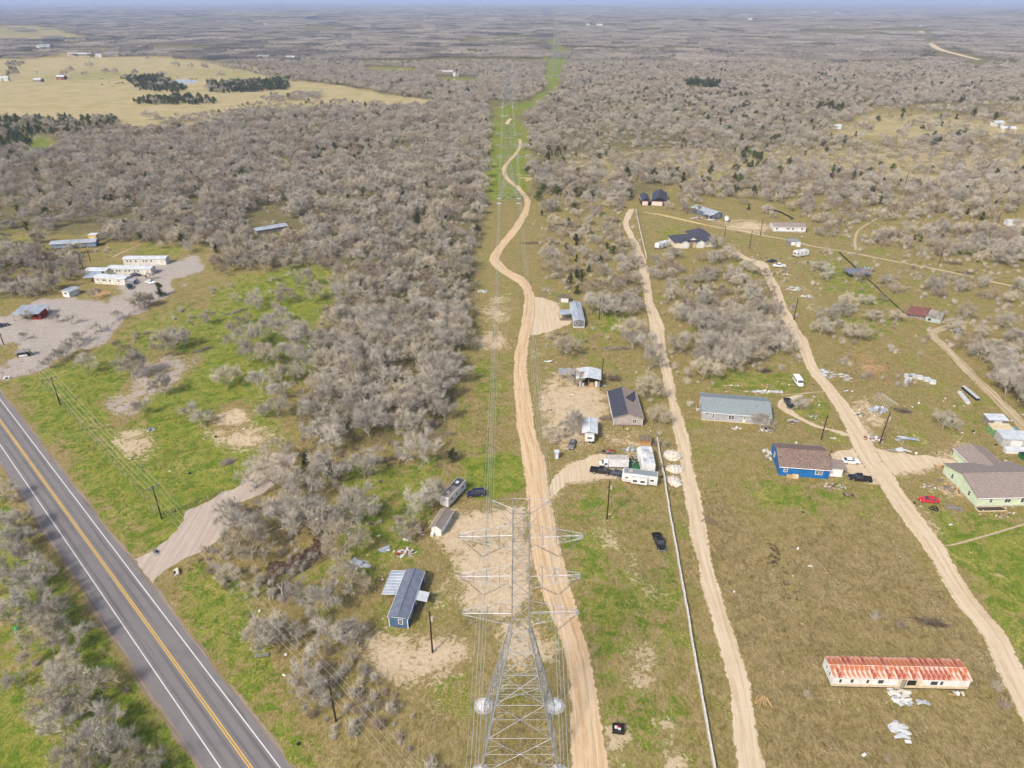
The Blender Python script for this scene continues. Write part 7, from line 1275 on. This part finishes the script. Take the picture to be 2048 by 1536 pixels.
# keep-out outlines (roads, yards, roofs) added by the builders above and here
KEEP = list(ROADPOLY) + [[tuple(to_px(q.x, q.y)) if q.y > 30 else (0, 0) for q in hp]] + [
 [(90, 470), (200, 468), (205, 500), (95, 505)], [(165, 505), (345, 508), (345, 560), (265, 590), (185, 575), (160, 560)], [(118, 575), (156, 575), (156, 598), (118, 598)], [(10, 605), (85, 605), (85, 650), (10, 650)], [(498, 430), (548, 430), (545, 475), (498, 475)],
 [(1270, 375), (1350, 375), (1350, 418), (1270, 418)], [(1305, 455), (1445, 455), (1450, 505), (1310, 510)], [(1400, 405), (1470, 405), (1470, 450), (1400, 450)], [(1530, 438), (1620, 440), (1625, 475), (1530, 475)], [(1585, 495), (1625, 495), (1625, 520), (1530, 540), (1530, 515)], [(1800, 600), (1890, 600), (1890, 650), (1800, 650)], [(1990, 430), (2100, 430), (2100, 460), (1990, 460)],
 [(1110, 590), (1175, 590), (1180, 665), (1110, 665)], [(1110, 730), (1215, 730), (1215, 780), (1110, 780)], [(1215, 770), (1300, 770), (1300, 860), (1215, 860)], [(860, 955), (920, 955), (905, 1080), (855, 1080)], [(930, 970), (980, 970), (980, 1000), (930, 1000)], [(1395, 770), (1560, 770), (1560, 860), (1395, 860)],
 [(1570, 480), (1605, 480), (1605, 496), (1570, 496)], [(1690, 532), (1730, 532), (1730, 560), (1690, 560)], [(1580, 750), (1612, 750), (1612, 782), (1580, 782)], [(755, 1130), (870, 1130), (870, 1265), (755, 1265)]]
def stand_density(px, py):
    d = np.zeros(px.shape); e = np.zeros(px.shape)
    for poly, den, ev in STAND:
        q = np.asarray(poly, float); bb = (px >= q[:, 0].min()) & (px <= q[:, 0].max()) & (py >= q[:, 1].min()) & (py <= q[:, 1].max())
        if not bb.any(): continue
        i = np.where(bb)[0]; k = i[inpoly(px[i], py[i], poly)]; d[k] = den; e[k] = ev
    for poly in KEEP:
        q = np.asarray(poly, float); bb = (px >= q[:, 0].min()) & (px <= q[:, 0].max()) & (py >= q[:, 1].min()) & (py <= q[:, 1].max())
        i = np.where(bb)[0]
        if len(i): d[i[inpoly(px[i], py[i], poly)]] = 0
    return d, e
def cells(y0, y1, cell, half):
    gy = np.arange(y0, y1, cell); out = []
    for y in gy:
        w = half(y); gx = np.arange(-w, w, cell); out.append(np.stack([gx + rng.uniform(-.48, .48, len(gx)) * cell, y + rng.uniform(-.48, .48, len(gx)) * cell], -1))
    return np.concatenate(out)
pts = cells(60, 1560, 6.1, lambda y: .86 * y + 40)
wx = (fbm(pts[:, 0] * .03, pts[:, 1] * .03, 3) - .5) * 14; wy = (fbm(pts[:, 0] * .03 + 71, pts[:, 1] * .03 + 13, 3) - .5) * 14
px, py = to_px(pts[:, 0] + wx, pts[:, 1] + wy); px0, py0 = to_px(pts[:, 0], pts[:, 1])
den, evr = stand_density(px, py)
keep0 = np.zeros(len(pts), bool)
for poly in KEEP: keep0 |= inpoly(px0, py0, poly)
gapn = fbm(pts[:, 0] * .045 + 7, pts[:, 1] * .045 + 3, 3)
den = np.where(den > .7, den * np.clip(1.35 - 1.6 * np.clip(gapn - .58, 0, 1) * 4, .15, 1), den)
sel = (rng.random(len(pts)) < den) & ~keep0
pts = pts[sel]; evr = evr[sel]; px0 = px0[sel]; py0 = py0[sel]
isev = rng.random(len(pts)) < evr * np.where(fbm(pts[:, 0] * .02 + 5, pts[:, 1] * .02 + 9, 2) > .55, 2.6, .5) if len(pts) else np.zeros(0, bool)
isev |= (evr > .4) & (rng.random(len(pts)) < evr)
# individually seen trees picked off the photograph: (x, y of the foot, height m, kind)
SOLO = [(15, 1075, 6, 'b'), (40, 1150, 6.3, 'b'), (75, 1235, 7, 'b'), (110, 1305, 7, 'b'), (165, 1405, 7.2, 'b'), (40, 1375, 3.5, 'b'), (125, 1475, 6, 'b'), (190, 1520, 6.6, 'b'), (240, 1510, 5, 'b'), (160, 1585, 6.2, 'b'), (290, 1590, 5, 'b'), (225, 1605, 6, 'b'), (0, 1190, 5.6, 'b'), (15, 1000, 4.5, 'b'), (55, 1100, 4.5, 'b'), (140, 1350, 4.5, 'b'), (30, 1115, 5.5, 'b'), (60, 1195, 5.5, 'b'), (95, 1270, 6, 'b'), (135, 1390, 6, 'b'), (90, 1420, 5, 'b'), (210, 1470, 5.5, 'b'), (160, 1440, 5.5, 'b'), (150, 1540, 6, 'b'), (265, 1555, 5.5, 'b'), (320, 1545, 4.5, 'b'), (20, 1250, 4.5, 'b'), (85, 1160, 5, 'b'), (50, 1060, 4.5, 'b'), (120, 1240, 5, 'b'), (150, 1310, 5, 'b'),
 (455, 778, 6.5, 'b'), (330, 790, 6, 'b'), (386, 835, 4.5, 'b'), (290, 830, 4.5, 'b'), (535, 682, 7, 'b'), (500, 702, 8, 'b'), (568, 648, 6, 'b'), (570, 605, 6, 'b'), (612, 575, 7, 'b'), (265, 760, 8, 'b'), (275, 755, 7, 'b'), (345, 695, 6, 'b'), (370, 695, 6, 'b'), (175, 748, 6, 'b'), (555, 930, 6.5, 'b'), (513, 975, 6, 'b'), (460, 1050, 5.5, 'b'), (615, 745, 8, 'b'), (528, 838, 4, 'b'), (405, 852, 4, 'b'), (640, 850, 7, 'd'),
 (290, 615, 8, 'b'), (282, 618, 8.5, 'b'), (300, 612, 6, 'b'), (235, 640, 5, 'b'), (195, 665, 5, 'b'), (165, 685, 6, 'b'), (150, 695, 5, 'b'), (135, 715, 7.5, 'b'), (120, 725, 6, 'b'), (100, 735, 5.5, 'b'), (115, 645, 5, 'b'), (145, 648, 5, 'b'), (195, 598, 6, 'b'), (300, 560, 4.5, 'b'), (60, 640, 5, 'b'), (322, 592, 6, 'e'), (225, 560, 5, 'b'), (168, 560, 6, 'b'), (152, 555, 6, 'b'), (52, 680, 4, 'b'),
 (722, 1050, 8.5, 'b'), (690, 1110, 7, 'b'), (805, 1075, 4.5, 'b'), (660, 950, 4.5, 'e'), (612, 930, 4, 'e'), (690, 1180, 6, 'b'), (560, 1050, 7, 'b'), (610, 1010, 7.5, 'b'), (480, 1090, 7, 'b'), (505, 1120, 6.5, 'b'), (840, 1030, 5.5, 'b'), (868, 1010, 6, 'd'), (905, 925, 4.5, 'e'), (660, 1300, 5.5, 'b'), (640, 1240, 6, 'b'), (600, 1205, 4.5, 'b'), (520, 1300, 5, 'b'), (545, 1290, 5.5, 'b'), (615, 1360, 4, 'b'), (625, 1400, 4, 'b'), (700, 1290, 4.5, 'b'), (880, 800, 8, 'b'), (865, 790, 7.5, 'b'),
 (1145, 868, 6, 'd'), (1110, 880, 4, 'b'), (1265, 700, 6, 'b'), (1290, 712, 7, 'b'), (1295, 790, 6, 'b'), (1320, 850, 5, 'b'), (1305, 560, 5, 'b'), (1520, 858, 4, 'd'), (1602, 820, 3.5, 'b'), (1885, 858, 4.5, 'd'), (1905, 668, 5, 'd'), (1930, 640, 5.5, 'd'), (2010, 660, 6, 'd'), (1690, 615, 5, 'b'), (1700, 680, 5, 'b'), (1720, 680, 5, 'b'), (1640, 670, 5.5, 'b'), (1148, 770, 4.5, 'b'), (1232, 636, 6, 'b'), (1182, 628, 7, 'b'), (1205, 632, 7, 'b'), (1084, 432, 3.5, 'e'), (1425, 700, 6, 'b'), (1450, 745, 7, 'b'), (1405, 760, 6.5, 'b'), (1430, 500, 6, 'b'), (1455, 520, 6, 'b'),
 (352, 138, 11, 'b'), (382, 138, 9, 'b'), (408, 140, 10, 'b'), (468, 145, 11, 'b'), (443, 157, 9, 'b'), (132, 155, 10, 'b'), (142, 147, 10, 'b'), (180, 137, 10, 'b'), (172, 155, 8, 'b'), (212, 150, 9, 'b'), (232, 150, 9, 'b'), (272, 152, 9, 'b'), (325, 154, 8, 'b'), (18, 153, 9, 'e'), (32, 153, 9, 'b'), (298, 121, 8, 'b'), (295, 240, 8, 'b'), (312, 240, 7, 'b')]
sp = np.array([[P(a, b).x, P(a, b).y] for a, b, c, d in SOLO])
if len(sp):
    near = np.array([np.min(np.hypot(sp[:, 0] - q[0], sp[:, 1] - q[1])) < 4.5 for q in pts])
    pts = pts[~near]; isev = isev[~near]; px0 = px0[~near]; py0 = py0[~near]
def in_view(px, py, d): return (px > -40) & (px < 2090) & (py < 1590)
dd = np.hypot(pts[:, 0], pts[:, 1])
vis = in_view(px0, py0, dd)
order = np.argsort(np.where(vis, dd, 1e9)); NIND = 296 - len(SOLO); ind = order[:NIND]; rest = np.setdiff1d(np.arange(len(pts)), ind)
ZONES = [([(-100, 950), (430, 1090), (600, 1540), (400, 1900), (-400, 1900)], 'bare grey tree in the row on the far side of the highway', 'roadside trees across the highway'),
 ([(380, 880), (900, 870), (920, 1090), (560, 1200), (400, 1130)], 'bare grey tree along the brushy creek below the main woods', 'trees along the creek'),
 ([(380, 1090), (760, 1100), (900, 1560), (500, 1560)], 'small bare tree in the brush under the roadside wires', 'brushy trees under the roadside wires'),
 ([(-100, 480), (420, 480), (400, 620), (60, 760), (-100, 760)], 'bare tree standing around the white mobile homes and their gravel lot', 'trees around the gravel lot'),
 ([(100, 560), (620, 520), (650, 760), (560, 1000), (100, 860)], 'bare tree scattered over the green pasture left of the main woods', 'trees scattered in the green pasture'),
 ([(500, 380), (990, 380), (960, 900), (540, 900)], 'bare grey tree in the dense woods left of the power line', 'trees of the main woods'),
 ([(1060, 380), (1300, 380), (1340, 900), (1060, 900)], 'bare grey tree between the orange dirt road and the sand road', 'trees between the two dirt roads'),
 ([(1280, 480), (1610, 480), (1640, 960), (1300, 960)], 'bare grey tree in the woods between the sand road and the gravel lane', 'trees between sand road and lane'),
 ([(1560, 380), (2200, 380), (2200, 960), (1600, 960)], 'bare tree right of the gravel lane near the collapsed house', 'trees right of the lane'),
 ([(-100, 100), (620, 100), (620, 260), (-100, 260)], 'lone spreading tree in the distant tan pasture', 'lone trees in the tan pasture')]
ever_lab = ('dark green evergreen tree among the bare grey trees', 'scattered evergreens')
SIZES = ('tall ', '', 'low ')
def tree(x, y, h, kind, rz=None):
    r = random.random()
    if kind == 'e': k = 0 if r < .35 else (1 if r < .7 else 2); ms = EVER_ME[k]; base = (5.5, 7, 6)[k]
    else: k = random.randrange(len(BARE_ME)); ms = BARE_ME[k]; base = NEARB[k][0] * .82
    a, b = to_px(x, y)
    lab, grp = 'bare tree among the distant woods', 'distant woodland trees'
    for poly, l, g in ZONES:
        if inpoly(np.array([a]), np.array([b]), poly)[0]: lab, grp = l, g; break
    nm = 'bare_tree'
    if kind == 'e':
        nm = 'evergreen_tree'; lab = lab.replace('bare grey tree', 'dark green evergreen tree').replace('small bare tree', 'dark green evergreen bush').replace('bare tree', 'dark green evergreen tree').replace('lone spreading tree', 'dark evergreen tree'); grp = 'evergreens: ' + grp
    else:
        sz = 0 if h > 9.3 else (2 if h < 6.2 else 1)
        if sz != 1: lab = SIZES[sz] + lab.replace('small ', ''); grp = SIZES[sz] + grp
    best = None
    for lx, ly, words in LAND:
        dl = math.hypot(lx - x, ly - y)
        if dl < 17 and words not in ('scattered junk', 'a utility pole') and (best is None or dl < best[0]): best = (dl, lx, ly, words)
    if best:
        dx, dy = x - best[1], y - best[2]; rel = ('just right of ' if dx > 0 else 'just left of ') if abs(dx) > abs(dy) else ('just behind ' if dy > 0 else 'just in front of ')
        lab = ('dark green evergreen tree ' if kind == 'e' else 'bare tree ') + rel + best[3]; grp = 'trees ' + rel + best[3]
    s = h / base; e = empty(nm, (x, y, 0), random.uniform(0, 6.28) if rz is None else rz, lab, 'tree', grp)
    w = random.uniform(.9, 1.15); e.scale = (s * w, s * w, s)
    obj('trunk', ms[0], e); c = obj('crown', ms[1], e)
    return e
for (a, b, h, k), q in zip(SOLO, sp): tree(q[0], q[1], h * (1 if k == 'e' else .85 if a < 340 and 550 < b < 740 else 1.1 if a < 340 and b > 1360 else 1.28), 'e' if k == 'e' else 'b')
for i in ind: tree(pts[i, 0], pts[i, 1], random.uniform(3.5, 6) if isev[i] else (random.uniform(6.4, 10.5) if not inpoly(px0[i:i + 1], py0[i:i + 1], ZONES[2][0])[0] else random.uniform(3.5, 6)), 'e' if isev[i] else 'b')
tree_coll = proto_collection('woodland_tree', [joined('woodland_tree', l, t, M_bark, m) for (l, t), m in BARE] + [joined('woodland_tree', l, t, M_bark_dark, m) for (l, t), m in EVER])
n = len(rest); pk = np.where(isev[rest], 9 + rng.integers(0, 3, n), rng.integers(0, 9, n)); sc = np.where(isev[rest], rng.uniform(.75, 1.15, n), rng.uniform(.76, 1.32, n) * np.where((px0[rest] > 1050) & (py0[rest] < 400), .86, 1)) * (.86 + .75 * (fbm(pts[rest, 0] * .01, pts[rest, 1] * .01, 2) - .5))
zz = terr(pts[rest, 0], pts[rest, 1])
scatter('woods', 'dense bare winter woodland filling the middle distance', 'woods', np.column_stack([pts[rest], zz]), pk, rng.uniform(0, 6.28, n), np.column_stack([sc * rng.uniform(.95, 1.2, n)] * 2 + [sc]), tree_coll)
print('trees', len(SOLO) + len(ind), 'scattered', n)

# far woodland: clumps of small trees, from 1.5 km to the horizon
def clump(seed, size=56, n=96, ever=.06):
    r = random.Random(seed); b = MB(); pos = []
    for k in range(n):
        x, y = r.uniform(-size / 2, size / 2), r.uniform(-size / 2, size / 2); h = r.uniform(5.5, 9); ev = r.random() < ever; R = r.uniform(2.6, 4.2)
        b.m(1 if ev else (2 if r.random() < .3 else 0))
        for j in range(30):
            d = Vector((r.gauss(0, 1), r.gauss(0, 1), abs(r.gauss(0, 1)) * .9 + .05)).normalized(); c = Vector((x, y, h * .45)) + Vector((d.x * R, d.y * R, d.z * h * .5)) * r.uniform(.55, 1)
            a = (d + Vector((r.uniform(-.6, .6), r.uniform(-.6, .6), r.uniform(-.2, .6)))).normalized(); s = a.orthogonal().normalized() * r.uniform(.2, .42); l = r.uniform(.8, 1.7)
            b.add([c - s - a * l * .5, c + s - a * l * .5, c + a * l], [(0, 1, 2)])
    return b.mesh('far_wood', [M_fartwig[0], M_juniper, M_fartwig[1]])
far_coll = proto_collection('far_wood', [clump(300 + k, ever=(.02, .03, .05, .1, .4)[k]) for k in range(5)])
def far_pts(y0, y1, cell):
    q = cells(y0, y1, cell, lambda y: .84 * y + 100); a, b = to_px(q[:, 0], q[:, 1]); d, e = stand_density(a, b)
    cl = fbm(q[:, 0] / 420 + 3, q[:, 1] / 260 + 9, 3)
    k = (d > .5) & (cl < .66) | (d <= .5) & (rng.random(len(q)) < d); return q[k], cl[k]
q1, c1 = far_pts(1560, 4200, 44); q2, c2 = far_pts(4200, 15000, 100)
q = np.concatenate([q1, q2]); n = len(q); ev = fbm(q[:, 0] / 300 + 31, q[:, 1] / 160 + 2, 3)
pk = np.where(ev > .66, 4, np.where(ev > .6, 3, rng.integers(0, 3, n))); sc = np.concatenate([rng.uniform(.9, 1.25, len(q1)), rng.uniform(1.7, 2.2, len(q2))]); szz = np.concatenate([rng.uniform(.8, 1.25, len(q1)), rng.uniform(.9, 1.5, len(q2))])
scatter('far_woods', 'grey woods fading into the haze towards the horizon', 'woods', np.column_stack([q, terr(q[:, 0], q[:, 1])]), pk, rng.uniform(0, 6.28, n), np.column_stack([sc, sc, szz]), far_coll)
print('far clumps', n)

# low brush and weeds
def shrub(seed, h=1.3):
    r = random.Random(seed); b = MB()
    for k in range(130):
        a = r.uniform(0, 6.28); t = r.uniform(.1, 1.15); d = Vector((math.cos(a) * math.sin(t), math.sin(a) * math.sin(t), math.cos(t))); p = Vector((r.gauss(0, .22), r.gauss(0, .22), r.uniform(0, h * .45))); l = h * r.uniform(.4, .9)
        s = d.cross(Vector((r.gauss(0, 1), r.gauss(0, 1), r.gauss(0, 1)))).normalized() * .022; b.add([p - s, p + s, p + d * l], [(0, 1, 2)])
    return b
def tuft(seed):
    r = random.Random(seed); b = MB()
    for k in range(26):
        a = r.uniform(0, 6.28); t = r.uniform(.1, .95); d = Vector((math.cos(a) * math.sin(t), math.sin(a) * math.sin(t), math.cos(t))); p = Vector((r.gauss(0, .16), r.gauss(0, .16), -.02)); l = r.uniform(.2, .55)
        s = d.cross(Vector((r.gauss(0, 1), r.gauss(0, 1), r.gauss(0, 1)))).normalized() * .022; b.add([p - s, p + s, p + d * l], [(0, 1, 2)])
    return b
brush_coll = proto_collection('brush', [shrub(400 + k).mesh('brush', M_twig[(0, 0, 1, 2)[k]]) for k in range(4)])
M_weed = [leaf_mat('dry_weeds', C(186, 166, 116), C(150, 130, 84)), leaf_mat('green_weeds', C(128, 146, 56), C(92, 116, 36)), leaf_mat('brown_weeds', C(138, 116, 78), C(104, 86, 58))]
weed_coll = proto_collection('weed', [tuft(500 + k).mesh('weed', M_weed[k % 3]) for k in range(6)])
BRUSH = [([(380, 1100), (460, 1100), (600, 1200), (720, 1320), (820, 1420), (900, 1560), (700, 1560), (600, 1400), (500, 1260)], .9), ([(700, 1030), (720, 1050), (600, 1150), (520, 1190), (510, 1150)], .9), ([(560, 910), (880, 885), (890, 910), (620, 950)], .6), ([(470, 960), (760, 950), (760, 1060), (480, 1140)], .5), ([(1330, 760), (1440, 740), (1420, 800), (1350, 830)], .25), ([(1300, 800), (1345, 860), (1330, 980), (1310, 880)], .4),
 ([(500, 400), (960, 400), (900, 900), (560, 840)], .22), ([(1080, 400), (1280, 400), (1290, 700), (1090, 700)], .18), ([(1300, 520), (1600, 540), (1600, 740), (1350, 760)], .28), ([(1600, 420), (2048, 420), (2048, 720), (1650, 720)], .2), ([(1660, 690), (1860, 760), (1840, 800), (1680, 740)], .25), ([(-100, 860), (0, 900), (190, 1130), (170, 1140), (-100, 980)], .12), ([(60, 1000), (330, 1536), (100, 1536), (0, 1100)], .1), ([(0, 480), (240, 500), (60, 600), (0, 600)], .3), ([(330, 590), (480, 560), (420, 660), (250, 700)], .12), ([(1350, 980), (2048, 1400), (2048, 1800), (1500, 1700)], .012), ([(1920, 700), (2100, 720), (2100, 840), (2000, 780)], .4), ([(1060, 400), (1090, 440), (1070, 560), (1060, 500)], .1)]
bp = cells(62, 460, 2.0, lambda y: .80 * y + 25); a, b = to_px(bp[:, 0], bp[:, 1]); bd = np.zeros(len(bp))
for poly, d in BRUSH:
    bd = np.where(inpoly(a, b, poly), np.maximum(bd, d), bd)
bk = rng.random(len(bp)) < bd * np.clip((fbm(bp[:, 0] * .12, bp[:, 1] * .12, 3) - .3) * 2.6, 0, 1.6)
for poly in KEEP: bk &= ~inpoly(a, b, poly)
bp = bp[bk]; n = len(bp)
scatter('undergrowth', 'low bare brush tangled under the trees and along the creek', 'brush', np.column_stack([bp, np.zeros(n)]), rng.integers(0, 4, n), rng.uniform(0, 6.28, n), rng.uniform(.7, 2.0, n), brush_coll)
gi_y = {}
def weight_at(x, y, ch):
    a, b = to_px(x, y); ci = np.clip(np.searchsorted(xs, a), 0, nc - 1); ri = np.clip(np.searchsorted(-ys, -b), 0, nr - 1); return WT[ch][ri, ci]
wp = cells(58, 250, .85, lambda y: .76 * y + 12); a, b = to_px(wp[:, 0], wp[:, 1])
bare = np.maximum.reduce([weight_at(wp[:, 0], wp[:, 1], c) for c in (SAND, ORANGE, GRAVEL)]); wb = weight_at(wp[:, 0], wp[:, 1], BROWN); wg = weight_at(wp[:, 0], wp[:, 1], GREEN)
wk = rng.random(len(wp)) < (.32 + .45 * wb + .2 * wg) * (1 - .8 * bare) * np.clip((fbm(wp[:, 0] * .22, wp[:, 1] * .22, 3) - .3) * 2.4, 0.05, 1.5)
for poly in KEEP[:len(ROADPOLY) + 1]: wk &= ~inpoly(a, b, poly)
wp = wp[wk]; wb = wb[wk]; wg = wg[wk]; n = len(wp); r_ = rng.random(n)
pk = np.where(r_ < wg * .75, 1, np.where(r_ < wg * .75 + wb * .5, 2, 0)) + 3 * rng.integers(0, 2, n)
scatter('weeds', 'dry and green weed tufts over the fields', 'weeds', np.column_stack([wp, np.zeros(n)]), pk, rng.uniform(0, 6.28, n), rng.uniform(.5, 1.3, n), weed_coll)
print('brush', len(bp), 'weeds', n)

# scraps scattered over the lots
lit_coll = proto_collection('litter_bit', [MB().slab([(-.25, -.12, .05), (.25, -.12, .06), (.22, .14, .05), (-.2, .12, .08)], .03).mesh('litter_bit', m) for m in (M_white, M_osb, M_greywood, M_agedwhite)] + [MB().box(-.15, .15, -.12, .12, 0, .25).mesh('litter_bit', m) for m in (M_white, M_black)])
LOT = [([(1380, 760), (1700, 760), (1760, 900), (1760, 1000), (1540, 1000), (1500, 860)], .05), ([(1700, 780), (2060, 800), (2060, 1050), (1850, 1050), (1700, 900)], .06), ([(1180, 840), (1330, 860), (1340, 960), (1180, 940)], .1), ([(660, 1060), (900, 1060), (880, 1300), (660, 1300)], .05), ([(1080, 720), (1300, 720), (1300, 880), (1080, 860)], .04), ([(1380, 430), (1640, 440), (1660, 660), (1500, 540)], .03), ([(1350, 980), (2048, 1050), (2048, 1536), (1480, 1536)], .006), ([(200, 700), (600, 700), (400, 1050), (200, 900)], .008), ([(380, 1140), (700, 1300), (700, 1536), (560, 1536)], .012), ([(880, 1000), (1060, 1000), (1060, 1260), (900, 1260)], .01)]
lp = cells(60, 430, 1.2, lambda y: .78 * y + 10); a, b = to_px(lp[:, 0], lp[:, 1]); ld = np.zeros(len(lp))
for poly, d in LOT: ld = np.maximum(ld, inpoly(a, b, poly) * d)
lk = rng.random(len(lp)) < ld * np.clip((fbm(lp[:, 0] * .15 + 4, lp[:, 1] * .15, 2) - .35) * 4, .2, 2)
for poly in KEEP[:len(ROADPOLY) + 1]: lk &= ~inpoly(a, b, poly)
lp = lp[lk]; n = len(lp)
scatter('litter', 'small pale scraps and rubbish scattered over the lots', 'litter', np.column_stack([lp, np.zeros(n)]), rng.integers(0, 6, n), rng.uniform(0, 6.28, n), rng.uniform(.5, 1.9, n), lit_coll)

# ------------------------------------------------------------------ haze
hz = MB().box(-130000, 130000, -320, 100000, -90, 135).build('haze', bpy.data.materials.new('haze'))
hm = hz.data.materials[0]; hm.use_nodes = True; hm.node_tree.nodes.clear()
ho = hm.node_tree.nodes.new('ShaderNodeOutputMaterial'); hv = hm.node_tree.nodes.new('ShaderNodeVolumePrincipled')
hv.inputs['Color'].default_value = (.56, .69, 1.0, 1); hv.inputs['Density'].default_value = .00010; hv.inputs['Anisotropy'].default_value = 0.0
hm.node_tree.links.new(hv.outputs[0], ho.inputs['Volume'])
tag(hz, 'thin blue haze over the distant land', 'haze', kind='stuff')
